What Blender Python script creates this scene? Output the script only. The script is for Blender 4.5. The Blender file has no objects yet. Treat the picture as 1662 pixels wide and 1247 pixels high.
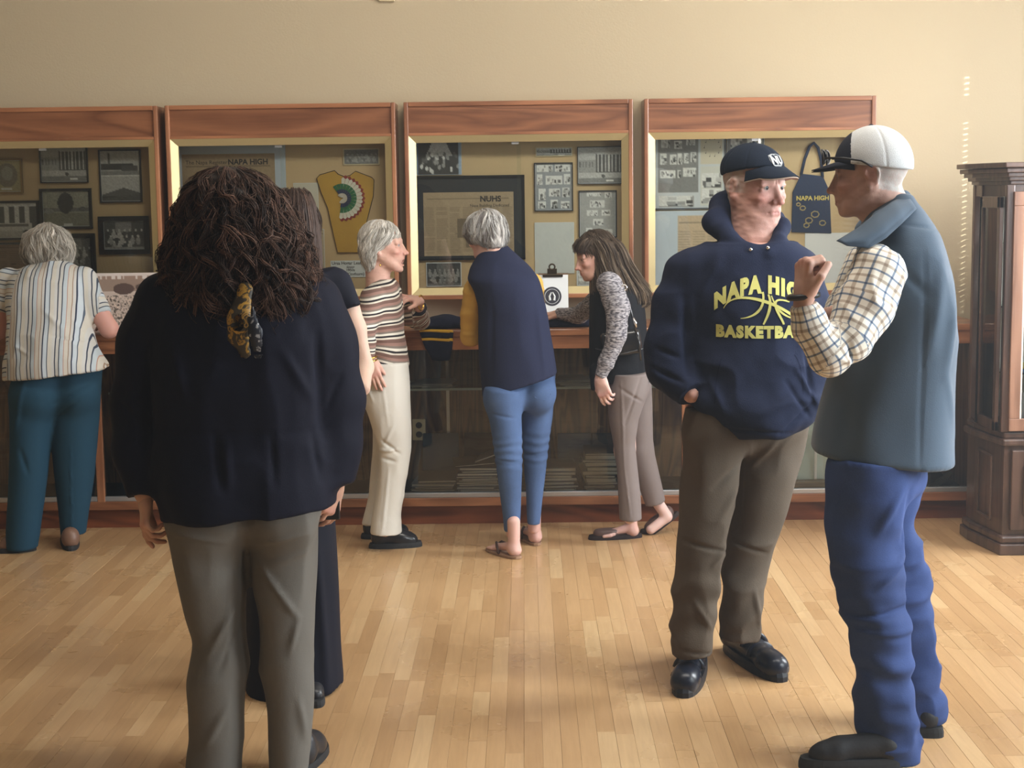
import bpy, bmesh, math, random
import numpy as np
from mathutils import Vector, Matrix
from mathutils.bvhtree import BVHTree

random.seed(7); RNG = np.random.default_rng(7)
SC = bpy.context.scene
COL = SC.collection

# ---------------------------------------------------------------- camera
FPX, IW, IH = 2500.0, 1662, 1247
PITCH, YAW, ROLL, HC = math.atan(308 / 2500), math.atan(25 / 2500), 0.0135, 1.6
def _axes():
    cy, sy, cp, sp = math.cos(YAW), math.sin(YAW), math.cos(PITCH), math.sin(PITCH)
    f0, r0, u0 = np.array([-sy, cy, 0]), np.array([cy, sy, 0]), np.array([0, 0, 1.0])
    f, u = f0 * cp - u0 * sp, u0 * cp + f0 * sp
    cr, sr = math.cos(ROLL), math.sin(ROLL)
    return r0 * cr - u * sr, u * cr + r0 * sr, f
AR, AU, AF = _axes()
CAMP = np.array([0, 0, HC])
def P(x, y, Y):
    """world point at depth Y that was measured at (x, y) in the photograph"""
    r = (x - IW / 2) / FPX * AR - (y - IH / 2) / FPX * AU + AF
    return CAMP + r * (Y / r[1])
def PZ(x, y, Z=0.0):
    r = (x - IW / 2) / FPX * AR - (y - IH / 2) / FPX * AU + AF
    return CAMP + r * ((Z - HC) / r[2])
def S(px, Y):
    return px * Y / FPX * 1.005

cd = bpy.data.cameras.new('camera'); cam = bpy.data.objects.new('camera', cd); COL.objects.link(cam)
cd.sensor_width = 36; cd.lens = 36 * FPX / IW; cd.clip_start = 0.05; cd.clip_end = 100
cam.matrix_world = Matrix(((AR[0], AU[0], -AF[0], 0), (AR[1], AU[1], -AF[1], 0), (AR[2], AU[2], -AF[2], HC), (0, 0, 0, 1)))
SC.camera = cam

# ---------------------------------------------------------------- world, light, exposure
SC.view_settings.view_transform = 'Standard'; SC.view_settings.look = 'None'
SC.view_settings.gamma = 1.0; SC.view_settings.use_curve_mapping = False
SC.view_settings.exposure = 0.0
SC.cycles.max_bounces = 7; SC.cycles.diffuse_bounces = 4; SC.cycles.glossy_bounces = 3; SC.cycles.transmission_bounces = 4; SC.cycles.volume_bounces = 0; SC.cycles.transparent_max_bounces = 12
w = bpy.data.worlds.new('world'); SC.world = w; w.use_nodes = True
bg = w.node_tree.nodes['Background']; bg.inputs[0].default_value = (0.55, 0.72, 1.0, 1); bg.inputs[1].default_value = .9

wv = w.node_tree.nodes.new('ShaderNodeVolumeScatter')          # thin scatter added to the air, stands in for lens veiling glare
wv.inputs['Density'].default_value = .0075; wv.inputs['Anisotropy'].default_value = .35; wv.inputs['Color'].default_value = (.93, .96, 1.0, 1)
w.node_tree.links.new(wv.outputs[0], w.node_tree.nodes['World Output'].inputs['Volume'])

def area_light(name, loc, target, sx, sy, power, color):
    ld = bpy.data.lights.new(name, 'AREA'); ld.shape = 'RECTANGLE'; ld.size = sx; ld.size_y = sy
    ld.energy = power; ld.color = color
    o = bpy.data.objects.new(name, ld); COL.objects.link(o); o.location = loc
    o.rotation_euler = (Vector(target) - Vector(loc)).to_track_quat('-Z', 'Z').to_euler()
    return o
WALL_R = 3.3
area_light('window_daylight', (WALL_R + .34, 6.45, 1.8), (1.0, 7.9, 1.5), 1.7, 1.9, 430, (0.93, 0.96, 1.0))
area_light('window_daylight', (WALL_R + .30, 3.6, 1.75), (0, 4.6, 1.35), 1.8, 1.9, 380, (0.90, 0.95, 1.0))
area_light('window_daylight', (WALL_R + .30, 0.2, 1.75), (0, 0.2, 1.35), 2.8, 1.9, 250, (0.92, 0.96, 1.0))
area_light('ceiling_fill_light', (1.1, 4.3, 3.8), (.9, 7.8, 1.3), 3.0, 1.0, 165, (1.0, 0.95, 0.86))  # added fill light below the ceiling, no fixture hangs there
# low sun grazing through the slit in the added mask outside the corner window
ld = bpy.data.lights.new('sun_beam', 'SPOT'); ld.energy = 2600; ld.color = (1.0, .95, .85); ld.spot_size = math.radians(26); ld.spot_blend = 0; ld.shadow_soft_size = .002
o = bpy.data.objects.new('sun_beam', ld); COL.objects.link(o); o.location = (WALL_R + 1.84, 6.64, 2.6)
o.rotation_euler = (Vector((WALL_R + .15, 7.36, 1.99)) - o.location).to_track_quat('-Z', 'Z').to_euler()

# ---------------------------------------------------------------- small helpers
def link(o, parent=None):
    COL.objects.link(o)
    if parent is not None: o.parent = parent
    return o
def tag(o, label=None, cat=None, group=None, kind=None):
    if label: o['label'] = label
    if cat: o['category'] = cat
    if group: o['group'] = group
    if kind: o['kind'] = kind
    return o
def empty(name, loc, label=None, cat=None, group=None):
    o = bpy.data.objects.new(name, None); o.empty_display_size = .1
    COL.objects.link(o); o.location = loc
    return tag(o, label, cat, group)
def setmat(me, m):
    for x in (m if isinstance(m, (list, tuple)) else [m]): me.materials.append(x)
def place(o, parent):
    """parent without moving: parents are unrotated empties or meshes at world origin"""
    if parent is not None:
        o.parent = parent
        off = Vector((0, 0, 0)); p = parent
        while p is not None: off += p.location; p = p.parent
        o.location = o.location - off
    return o
def mesh_obj(name, V, Fq, mat, parent=None, smooth=False, attrs=None, mi=None):
    """V: (n,3) array, Fq: array (m,4) or (m,3) or list of tuples"""
    me = bpy.data.meshes.new(name)
    V = np.asarray(V, np.float32)
    if isinstance(Fq, np.ndarray):
        m, k = Fq.shape
        me.vertices.add(len(V)); me.vertices.foreach_set('co', V.ravel())
        me.loops.add(m * k); me.loops.foreach_set('vertex_index', Fq.astype(np.int32).ravel())
        me.polygons.add(m)
        me.polygons.foreach_set('loop_start', np.arange(0, m * k, k, dtype=np.int32))
        me.polygons.foreach_set('loop_total', np.full(m, k, np.int32))
        me.update(calc_edges=True); me.validate()
    else:
        me.from_pydata([tuple(v) for v in V.tolist()], [], Fq); me.update()
    me.polygons.foreach_set('use_smooth', np.full(len(me.polygons), bool(smooth)))
    if attrs:
        for k, a in attrs.items():
            a = np.asarray(a, np.float32)
            if a.ndim == 1:
                at = me.attributes.new(k, 'FLOAT', 'POINT'); at.data.foreach_set('value', a)
            elif a.shape[1] == 4:
                at = me.attributes.new(k, 'FLOAT_COLOR', 'POINT'); at.data.foreach_set('color', a.ravel())
            else:
                at = me.attributes.new(k, 'FLOAT_VECTOR', 'POINT'); at.data.foreach_set('vector', a.ravel())
    setmat(me, mat)
    if mi is not None: me.polygons.foreach_set('material_index', np.asarray(mi, np.int32))
    o = bpy.data.objects.new(name, me); COL.objects.link(o)
    return place(o, parent)
class MB:
    """collects simple solids into one mesh"""
    def __init__(s): s.v, s.f = [], []
    def add(s, V, F):
        n = len(s.v); s.v += [tuple(x) for x in V]; s.f += [tuple(n + i for i in f) for f in F]
    def box(s, x0, y0, z0, x1, y1, z1, R=None):
        V = [(x, y, z) for x in (x0, x1) for y in (y0, y1) for z in (z0, z1)]
        if R is not None: V = [R(v) for v in V]
        s.add(V, [(0, 1, 3, 2), (4, 6, 7, 5), (0, 4, 5, 1), (2, 3, 7, 6), (0, 2, 6, 4), (1, 5, 7, 3)]); return s
    def prism(s, poly, z0, z1):
        n = len(poly)
        V = [(x, y, z0) for x, y in poly] + [(x, y, z1) for x, y in poly]
        s.add(V, [tuple(range(n - 1, -1, -1)), tuple(range(n, 2 * n))] + [(i, (i + 1) % n, n + (i + 1) % n, n + i) for i in range(n)]); return s
    def tube(s, pts, r, n=8, closed=False):
        pts = [np.asarray(p, float) for p in pts]; m = len(pts); V, F = [], []
        rr = r if isinstance(r, (list, tuple, np.ndarray)) else [r] * m
        prev = None
        for i, p in enumerate(pts):
            a = pts[(i - 1) % m] if (closed or i > 0) else p
            b = pts[(i + 1) % m] if (closed or i < m - 1) else p
            t = b - a; t = t / (np.linalg.norm(t) + 1e-9)
            u = np.cross(t, [0, 0, 1.0]) if prev is None else prev - t * (prev @ t)
            if np.linalg.norm(u) < 1e-3: u = np.cross(t, [1.0, 0, 0])
            u = u / np.linalg.norm(u); prev = u; v = np.cross(t, u)
            for j in range(n):
                c = 2 * math.pi * j / n; V.append(p + rr[i] * (math.cos(c) * u + math.sin(c) * v))
        for i in range(m if closed else m - 1):
            for j in range(n):
                k = (i + 1) % m; F.append((i * n + j, i * n + (j + 1) % n, k * n + (j + 1) % n, k * n + j))
        if not closed: F += [tuple(range(n - 1, -1, -1)), tuple((m - 1) * n + j for j in range(n))]
        s.add(V, F); return s
    def build(s, name, mat, parent=None, smooth=False, bevel=0):
        o = mesh_obj(name, np.array(s.v), s.f, mat, parent, smooth)
        if bevel:
            b = o.modifiers.new('bevel', 'BEVEL'); b.width = bevel; b.segments = 2; b.limit_method = 'ANGLE'
        return o

# ---------------------------------------------------------------- materials
def _mat(name):
    m = bpy.data.materials.new(name); m.use_nodes = True
    nt = m.node_tree; return m, nt, nt.nodes['Principled BSDF']
def N(nt, t, **kw):
    n = nt.nodes.new(t)
    for k, v in kw.items():
        if k.startswith('i_'):
            key = k[2:]
            n.inputs[int(key) if key.isdigit() else key.replace('_', ' ')].default_value = v
        else: setattr(n, k, v)
    return n
def rgb(c): return (c[0], c[1], c[2], 1.0)
def sr(r, g, b):
    f = lambda c: (c / 255 / 12.92) if c / 255 <= .04045 else ((c / 255 + .055) / 1.055) ** 2.4
    return (f(r), f(g), f(b))
def plain(name, c, rough=.6, metal=0, spec=None, bump=0, bscale=60, var=0, vscale=4, sheen=0, emit=None, coat=0):
    m, nt, b = _mat(name); L = nt.links.new
    b.inputs['Base Color'].default_value = rgb(c); b.inputs['Roughness'].default_value = rough
    if spec is None: spec = .15 if rough >= .7 else .4
    b.inputs['Metallic'].default_value = metal; b.inputs['Specular IOR Level'].default_value = spec
    if coat: b.inputs['Coat Weight'].default_value = coat; b.inputs['Coat Roughness'].default_value = .1
    if sheen: b.inputs['Sheen Weight'].default_value = sheen; b.inputs['Sheen Roughness'].default_value = .4
    if emit: b.inputs['Emission Color'].default_value = rgb(c); b.inputs['Emission Strength'].default_value = emit
    if bump or var:
        tc = N(nt, 'ShaderNodeTexCoord')
    if bump:
        n = N(nt, 'ShaderNodeTexNoise', i_Scale=bscale, i_Detail=4.0); L(tc.outputs['Object'], n.inputs['Vector'])
        bp = N(nt, 'ShaderNodeBump', i_Strength=bump, i_Distance=.004); L(n.outputs[0], bp.inputs['Height']); L(bp.outputs[0], b.inputs['Normal'])
    if var:
        n = N(nt, 'ShaderNodeTexNoise', i_Scale=vscale, i_Detail=5.0); L(tc.outputs['Object'], n.inputs['Vector'])
        mx = N(nt, 'ShaderNodeMix', data_type='RGBA'); mx.inputs[6].default_value = rgb([x * (1 - var) for x in c]); mx.inputs[7].default_value = rgb([min(1, x * (1 + var)) for x in c])
        L(n.outputs[0], mx.inputs[0]); L(mx.outputs[2], b.inputs['Base Color'])
    return m
def attr_mat(name, attr='col', rough=.7, bump=0, bscale=200, spec=.4, sss=0, sheen=0):
    m, nt, b = _mat(name); L = nt.links.new
    a = N(nt, 'ShaderNodeAttribute', attribute_name=attr); L(a.outputs['Color'], b.inputs['Base Color'])
    b.inputs['Roughness'].default_value = rough; b.inputs['Specular IOR Level'].default_value = spec
    if sheen: b.inputs['Sheen Weight'].default_value = sheen
    if sss:
        b.inputs['Subsurface Weight'].default_value = sss; b.inputs['Subsurface Radius'].default_value = (.012, .004, .002); b.inputs['Subsurface Scale'].default_value = 1.0
    if bump:
        tc = N(nt, 'ShaderNodeTexCoord'); n = N(nt, 'ShaderNodeTexNoise', i_Scale=bscale, i_Detail=5.0); L(tc.outputs['Object'], n.inputs['Vector'])
        bp = N(nt, 'ShaderNodeBump', i_Strength=bump, i_Distance=.002); L(n.outputs[0], bp.inputs['Height']); L(bp.outputs[0], b.inputs['Normal'])
    return m
def ramp(nt, stops, interp='LINEAR'):
    r = N(nt, 'ShaderNodeValToRGB'); e = r.color_ramp.elements; r.color_ramp.interpolation = interp
    while len(e) < len(stops): e.new(.5)
    for x, (p, c) in zip(e, stops): x.position = p; x.color = rgb(c)
    return r
def wood(name, dark, light, rough=.35, axis='X', scale=1.0, rings=7.0, rnd=False, coat=.2, grain=1.0):
    m, nt, b = _mat(name); L = nt.links.new
    tc = N(nt, 'ShaderNodeTexCoord'); mp = N(nt, 'ShaderNodeMapping')
    s = {'X': (.35, 3.5, 3.5), 'Y': (3.5, .35, 3.5), 'Z': (3.5, 3.5, .35)}[axis]
    mp.inputs['Scale'].default_value = [v * scale for v in s]; L(tc.outputs['Object'], mp.inputs[0])
    if rnd:
        oi = N(nt, 'ShaderNodeObjectInfo'); cm = N(nt, 'ShaderNodeCombineXYZ'); ml = N(nt, 'ShaderNodeMath', operation='MULTIPLY', i_1=37.0)
        L(oi.outputs['Random'], ml.inputs[0]); L(ml.outputs[0], cm.inputs[0]); L(ml.outputs[0], cm.inputs[1]); L(cm.outputs[0], mp.inputs['Location'])
    n1 = N(nt, 'ShaderNodeTexNoise', i_Scale=1.3, i_Detail=3.0, i_Distortion=.6); L(mp.outputs[0], n1.inputs['Vector'])
    w1 = N(nt, 'ShaderNodeMath', operation='MULTIPLY', i_1=rings * 3); L(n1.outputs[0], w1.inputs[0])
    w2 = N(nt, 'ShaderNodeMath', operation='PINGPONG', i_1=1.0); L(w1.outputs[0], w2.inputs[0])
    mp2 = N(nt, 'ShaderNodeMapping'); mp2.inputs['Scale'].default_value = {'X': (4, 90, 90), 'Y': (90, 4, 90), 'Z': (90, 90, 4)}[axis]; L(tc.outputs['Object'], mp2.inputs[0])
    n2 = N(nt, 'ShaderNodeTexNoise', i_Scale=1.6, i_Detail=4.0); L(mp2.outputs[0], n2.inputs['Vector'])
    ad = N(nt, 'ShaderNodeMix', data_type='FLOAT'); ad.inputs[0].default_value = .4 * grain; L(w2.outputs[0], ad.inputs[2]); L(n2.outputs[0], ad.inputs[3])
    r = ramp(nt, [(.1, dark), (.75, light)]); L(ad.outputs[0], r.inputs[0])
    L(r.outputs[0], b.inputs['Base Color']); b.inputs['Roughness'].default_value = rough
    b.inputs['Coat Weight'].default_value = coat; b.inputs['Coat Roughness'].default_value = .25
    bp = N(nt, 'ShaderNodeBump', i_Strength=.12, i_Distance=.001); L(n2.outputs[0], bp.inputs['Height']); L(bp.outputs[0], b.inputs['Normal'])
    return m
def glass_mat(name, tint=(1, 1, 1), refl=1.5, rough=0.0):
    m = bpy.data.materials.new(name); m.use_nodes = True; nt = m.node_tree; L = nt.links.new
    for n in list(nt.nodes): nt.nodes.remove(n)
    out = N(nt, 'ShaderNodeOutputMaterial'); t = N(nt, 'ShaderNodeBsdfTransparent', i_Color=rgb(tint))
    g = N(nt, 'ShaderNodeBsdfGlossy', i_Color=(1, 1, 1, 1), i_Roughness=rough); fr = N(nt, 'ShaderNodeFresnel', i_IOR=refl)
    mx = N(nt, 'ShaderNodeMixShader'); L(fr.outputs[0], mx.inputs[0]); L(t.outputs[0], mx.inputs[1]); L(g.outputs[0], mx.inputs[2]); L(mx.outputs[0], out.inputs[0])
    return m

# ---------------------------------------------------------------- numpy noise
_perm = RNG.integers(0, 2 ** 31, 4096)
def _h(ix, iy, iz):
    k = (ix * 73856093) ^ (iy * 19349663) ^ (iz * 83492791)
    return _perm[(k ^ (k >> 13)) & 4095] / 2.0 ** 31
def vnoise(p):
    """smooth value noise of (n,3) points, -1..1"""
    f = np.floor(p).astype(np.int64); t = p - f; t = t * t * t * (t * (t * 6 - 15) + 10)
    r = 0
    for dx in (0, 1):
        for dy in (0, 1):
            for dz in (0, 1):
                wgt = (t[:, 0] if dx else 1 - t[:, 0]) * (t[:, 1] if dy else 1 - t[:, 1]) * (t[:, 2] if dz else 1 - t[:, 2])
                r = r + wgt * _h(f[:, 0] + dx, f[:, 1] + dy, f[:, 2] + dz)
    return r * 2 - 1
def fbm(p, n=3):
    r = 0; a = 1
    for i in range(n): r = r + a * vnoise(p * 2 ** i + 17.3 * i); a *= .5
    return r

# ---------------------------------------------------------------- solid modelling with distance fields
def smin(a, b, k):
    if k <= 0: return np.minimum(a, b)
    h = np.clip(.5 + .5 * (b - a) / k, 0, 1)
    return b + (a - b) * h - k * h * (1 - h)
class Sdf:
    def __init__(s, k=.02): s.pr = []; s.k = k
    def _add(s, fn, lo, hi, k, op):
        s.pr.append((fn, np.minimum(lo, hi), np.maximum(lo, hi), s.k if k is None else k, op)); return s
    def ell(s, c, r, rot=None, k=None, op='u'):
        c = np.asarray(c, float); r = np.asarray(r if hasattr(r, '__len__') else (r,) * 3, float)
        R = None if rot is None else np.asarray(rot)
        def fn(p):
            q = p - c
            if R is not None: q = q @ R
            k0 = np.sqrt(((q / r) ** 2).sum(-1)); k1 = np.sqrt(((q / r ** 2) ** 2).sum(-1)) + 1e-9
            return k0 * (k0 - 1) / k1
        m = r.max(); return s._add(fn, c - m, c + m, k, op)
    def cap(s, a, b, ra, rb=None, k=None, op='u', flat=None, cut=False, cuta=False):
        """tapered capsule; flat=(direction, factor) squeezes it along a direction; cut: flat ends"""
        a = np.asarray(a, float); b = np.asarray(b, float); rb = ra if rb is None else rb
        ab = b - a; L2 = ab @ ab + 1e-12; L = math.sqrt(L2)
        if flat is not None:
            fd = np.asarray(flat[0], float); fd = fd - ab * (fd @ ab) / L2; fd = fd / (np.linalg.norm(fd) + 1e-9); ff = flat[1]
        def fn(p):
            q = p - a
            t0 = (q @ ab) / L2; t = np.clip(t0, 0, 1)
            d = q - t[..., None] * ab
            if flat is not None:
                e = d @ fd; d = d + (e * (1 / ff - 1))[..., None] * fd
            r = np.sqrt((d * d).sum(-1)) - (ra + (rb - ra) * t)
            if cut: r = np.maximum(r, (t0 - 1) * L)
            if cuta: r = np.maximum(r, -t0 * L)
            return r
        m = max(ra, rb) * (max(1, flat[1]) if flat is not None else 1)
        return s._add(fn, np.minimum(a, b) - m, np.maximum(a, b) + m, k, op)
    def chain(s, pts, rr, k=None, flat=None, cut=False, op='u', cuta=False):
        for i in range(len(pts) - 1):
            s.cap(pts[i], pts[i + 1], rr[i], rr[i + 1], k=(k if i == 0 or k is None else min(k, .012)), flat=flat, cut=(cut and i == len(pts) - 2), op=op, cuta=(cuta and i == 0))
        return s
    def box(s, c, h, r=.005, rot=None, k=None, op='u'):
        c = np.asarray(c, float); h = np.asarray(h, float) - r; R = None if rot is None else np.asarray(rot)
        def fn(p):
            q = p - c
            if R is not None: q = q @ R
            q = np.abs(q) - h
            return np.sqrt((np.maximum(q, 0) ** 2).sum(-1)) + np.minimum(q.max(-1), 0) - r
        m = np.linalg.norm(h) + r; return s._add(fn, c - m, c + m, k, op)
    def stack(s, rows, k=None, top=None, bottom=None, e=2.3, tilt=(0, 0), op='u'):
        """horizontal slices (z, xc, yc, rx, ry), interpolated; top/bottom: clip heights at xc, slope tilt[0] per m in x for the bottom edge"""
        A = np.array(sorted(rows), float)
        zs = np.linspace(A[0, 0], A[-1, 0], 80)
        B = np.stack([np.interp(zs, A[:, 0], A[:, i]) for i in range(5)], 1)
        ker = np.array([1, 4, 6, 4, 1]) / 16.
        for i in range(1, 5):
            x = np.pad(B[:, i], 2, mode='edge'); B[:, i] = np.convolve(x, ker, 'valid')
        lo, hi = A[0, 0], A[-1, 0]; xm, ym = A[:, 1].mean(), A[:, 2].mean()
        def fn(p):
            z = p[..., 2]; i4 = [np.interp(z, B[:, 0], B[:, i]) for i in range(1, 5)]
            X, Y = np.abs(p[..., 0] - i4[0]) / i4[2], np.abs(p[..., 1] - i4[1]) / i4[3]
            rr = (X ** e + Y ** e) ** (1 / e)
            g = np.minimum(i4[2], i4[3])
            d = (rr - 1) * g
            d = np.maximum(d, z - hi)
            return np.maximum(d, lo + tilt[0] * (p[..., 0] - xm) + tilt[1] * (p[..., 1] - ym) - z)
        m = A[:, 3].max(); m2 = A[:, 4].max(); sl = abs(tilt[0]) * m + abs(tilt[1]) * m2
        return s._add(fn, np.array([A[:, 1].min() - m, A[:, 2].min() - m2, lo - sl]), np.array([A[:, 1].max() + m, A[:, 2].max() + m2, hi]), k, op)
    def torus(s, c, R, r, axes, k=None, op='u'):
        """ring in the plane of axes[0], axes[1]"""
        c = np.asarray(c, float); u, v = [np.asarray(x, float) for x in axes]; n = np.cross(u, v)
        def fn(p):
            q = p - c; a = np.sqrt((q @ u) ** 2 + (q @ v) ** 2) - R
            return np.sqrt(a * a + (q @ n) ** 2) - r
        return s._add(fn, c - R - r, c + R + r, k, op)
    def plane(s, c, n, lo, hi):
        """cut everything on the side n points to, inside a box"""
        c = np.asarray(c, float); n = np.asarray(n, float); n = n / np.linalg.norm(n)
        lo, hi = np.asarray(lo, float), np.asarray(hi, float)
        return s._add(lambda p: -((p - c) @ n), lo, hi, .004, 's')
    def __call__(s, pts, c, half):
        """pts (B,m,3), c (B,3)"""
        d = np.full(pts.shape[:2], .5)
        for fn, lo, hi, k, op in s.pr:
            mg = half + k + .012
            sel = np.all((c > lo - mg) & (c < hi + mg), axis=1)
            if not sel.any(): continue
            v = fn(pts[sel])
            if op == 'u': d[sel] = smin(d[sel], v, k)
            else: d[sel] = -smin(-d[sel], v, k)
        return d
    def mesh(s, h, n=10):
        pad = 3 * h + 1.3 * max(p[3] for p in s.pr); lo = np.min([p[1] for p in s.pr if p[4] == 'u'], 0) - pad; hi = np.max([p[2] for p in s.pr if p[4] == 'u'], 0) + pad
        bs = n * h; nb = np.ceil((hi - lo) / bs).astype(int) + 1
        I = np.stack(np.meshgrid(*[np.arange(q) for q in nb], indexing='ij'), -1).reshape(-1, 3)
        cen = lo + (I + .5) * bs
        dc = s(cen[:, None, :], cen, bs * .87)[:, 0]
        I = I[np.abs(dc) < bs * 1.35]; 
        loc = np.stack(np.meshgrid(*[np.arange(n + 1)] * 3, indexing='ij'), -1).reshape(-1, 3)
        G = nb * n + 2
        vk, vp, quads = [], [], []
        key = lambda c: (c[..., 0] * G[1] + c[..., 1]) * G[2] + c[..., 2]
        for b0 in range(0, len(I), 400):
            J = I[b0:b0 + 400]; base = J * n
            pts = lo + (base[:, None, :] + loc[None]) * h
            D = s(pts, lo + (J + .5) * bs, bs * .5).reshape(-1, n + 1, n + 1, n + 1)
            sg = D < 0
            cs = [sg[:, a:n + a, b:n + b, c:n + c] for a in (0, 1) for b in (0, 1) for c in (0, 1)]
            tot = sum(x.astype(np.int8) for x in cs); act = np.argwhere((tot > 0) & (tot < 8))
            if len(act):
                B_, i, j, k = act.T
                corner = {(a, b, c): D[B_, i + a, j + b, k + c] for a in (0, 1) for b in (0, 1) for c in (0, 1)}
                acc = np.zeros((len(act), 3)); cnt = np.zeros(len(act))
                for p0 in corner:
                    for ax in range(3):
                        if p0[ax]: continue
                        p1 = list(p0); p1[ax] = 1; p1 = tuple(p1)
                        a, b = corner[p0], corner[p1]; m = (a < 0) != (b < 0)
                        t = np.where(m, a / np.where(m, a - b, 1), 0)
                        q = np.tile(np.array(p0, float), (len(act), 1)); q[:, ax] = t
                        acc += q * m[:, None]; cnt += m
                cell = base[B_] + act[:, 1:]
                vk.append(key(cell)); vp.append(lo + (cell + acc / cnt[:, None]) * h)
            for ax in range(3):
                a = sg[:, :n, :n, :n]
                sl = [slice(0, n)] * 3; sl[ax] = slice(1, n + 1)
                b = sg[(slice(None),) + tuple(sl)]
                e = np.argwhere(a != b)
                if not len(e): continue
                g = base[e[:, 0]] + e[:, 1:]; ins = a[tuple(e.T)]
                u, v = (ax + 1) % 3, (ax + 2) % 3
                du = np.zeros(3, int); du[u] = 1; dv = np.zeros(3, int); dv[v] = 1
                q = np.stack([key(g - du - dv), key(g - dv), key(g), key(g - du)], 1)
                q[~ins] = q[~ins][:, ::-1]; quads.append(q)
        vk = np.concatenate(vk); vp = np.concatenate(vp); Q = np.concatenate(quads)
        o = np.argsort(vk); vk, vp = vk[o], vp[o]
        ix = np.searchsorted(vk, Q); ix = np.clip(ix, 0, len(vk) - 1)
        ok = (vk[ix] == Q).all(1)
        return vp, ix[ok]
def normals(V, Fq):
    n = np.cross(V[Fq[:, 2]] - V[Fq[:, 0]], V[Fq[:, 3 if Fq.shape[1] > 3 else 1]] - V[Fq[:, 1 if Fq.shape[1] > 3 else 0]])
    if Fq.shape[1] == 3: n = np.cross(V[Fq[:, 1]] - V[Fq[:, 0]], V[Fq[:, 2]] - V[Fq[:, 0]])
    R = np.zeros_like(V)
    for i in range(Fq.shape[1]):
        for a in range(3): R[:, a] += np.bincount(Fq[:, i], n[:, a], len(V))
    return R / (np.linalg.norm(R, axis=1, keepdims=True) + 1e-12)
def smooth(V, Fq, it=1, w=.5):
    E = np.concatenate([Fq[:, [i, (i + 1) % 4]] for i in range(4)])
    E = np.concatenate([E, E[:, ::-1]])
    c = np.bincount(E[:, 0], minlength=len(V))
    for _ in range(it):
        A = np.stack([np.bincount(E[:, 0], V[E[:, 1], a], len(V)) for a in range(3)], 1) / np.maximum(c, 1)[:, None]
        V = V + w * (A - V) * (c > 0)[:, None]
    return V
# ================================================================ materials
M = {}
M['wall'] = plain('beige_wall_paint', sr(186, 171, 144), .75, bump=.15, bscale=90, var=.03, vscale=1.2)
M['white'] = plain('white_ceiling_paint', (.75, .73, .68), .8)
M['oak'] = wood('oak_trim', sr(112, 68, 44), sr(168, 112, 76), axis='X', rings=4, coat=.35)
M['oakz'] = wood('oak_trim_upright', sr(120, 74, 50), sr(178, 122, 86), axis='Z', rings=4, coat=.5)
M['panel'] = wood('oak_header_panel', sr(104, 62, 40), sr(142, 92, 62), axis='X', rings=9, scale=.9)
M['toe'] = wood('dark_oak_base', sr(84, 42, 26), sr(128, 70, 42), axis='X', rings=8)
M['veneer'] = wood('brown_veneer', sr(66, 46, 34), sr(124, 92, 66), axis='Z', rings=12, rough=.6, coat=0)
M['walnut'] = wood('dark_walnut', sr(54, 38, 32), sr(86, 64, 54), axis='Z', rings=5, rough=.35, coat=.4)
M['gold'] = plain('brushed_gold_aluminium', sr(200, 184, 138), .45, metal=.5, bump=.05, bscale=300)
M['silver'] = plain('brushed_aluminium', sr(190, 192, 196), .35, metal=.7)
M['dark'] = plain('dark_interior', sr(38, 36, 36), .8)
M['cork'] = plain('tan_pin_board', sr(212, 184, 142), .9, bump=.3, bscale=400, var=.05, vscale=3)
M['glass'] = glass_mat('clear_glass', (.96, .98, .97), 1.45)
M['paper'] = plain('white_paper', sr(226, 230, 232), .7)
M['bluepaper'] = plain('pale_blue_mount', sr(196, 208, 222), .7)
M['cream'] = plain('cream_plastic', sr(214, 200, 164), .4)
M['black'] = plain('black_plastic', (.012, .012, .014), .35)
M['chrome'] = plain('chrome', (.8, .8, .8), .15, metal=1)
M['bronze'] = plain('bronze_clip', sr(70, 60, 46), .35, metal=.8)
M['pic'] = attr_mat('printed_picture', rough=.35)
M['blackframe'] = plain('black_frame', sr(28, 27, 28), .35)
M['ink'] = plain('black_ink', (.02, .02, .02), .6)

def text_mesh(s, size, bold=0.0, extrude=0.0, space=1.0):
    """flat letters as arrays: x right, y up, centred"""
    c = bpy.data.curves.new('t', 'FONT'); c.body = s; c.size = size; c.offset = bold; c.extrude = extrude
    c.align_x = 'CENTER'; c.align_y = 'CENTER'; c.resolution_u = 3; c.space_character = space
    o = bpy.data.objects.new('t', c); COL.objects.link(o)
    bpy.context.view_layer.update()
    me = o.to_mesh(); V = np.array([v.co[:] for v in me.vertices]).reshape(-1, 3); F = [tuple(p.vertices) for p in me.polygons]
    o.to_mesh_clear(); bpy.data.objects.remove(o); bpy.data.curves.remove(c)
    return V, F
def wall_text(s, x, y, z, size, mat, parent, name='lettering', bold=0):
    V, F = text_mesh(s, size, bold)
    if not len(V): return
    return mesh_obj(name, np.stack([x + V[:, 0], np.full(len(V), y), z + V[:, 1]], 1), F, mat, parent)

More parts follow.
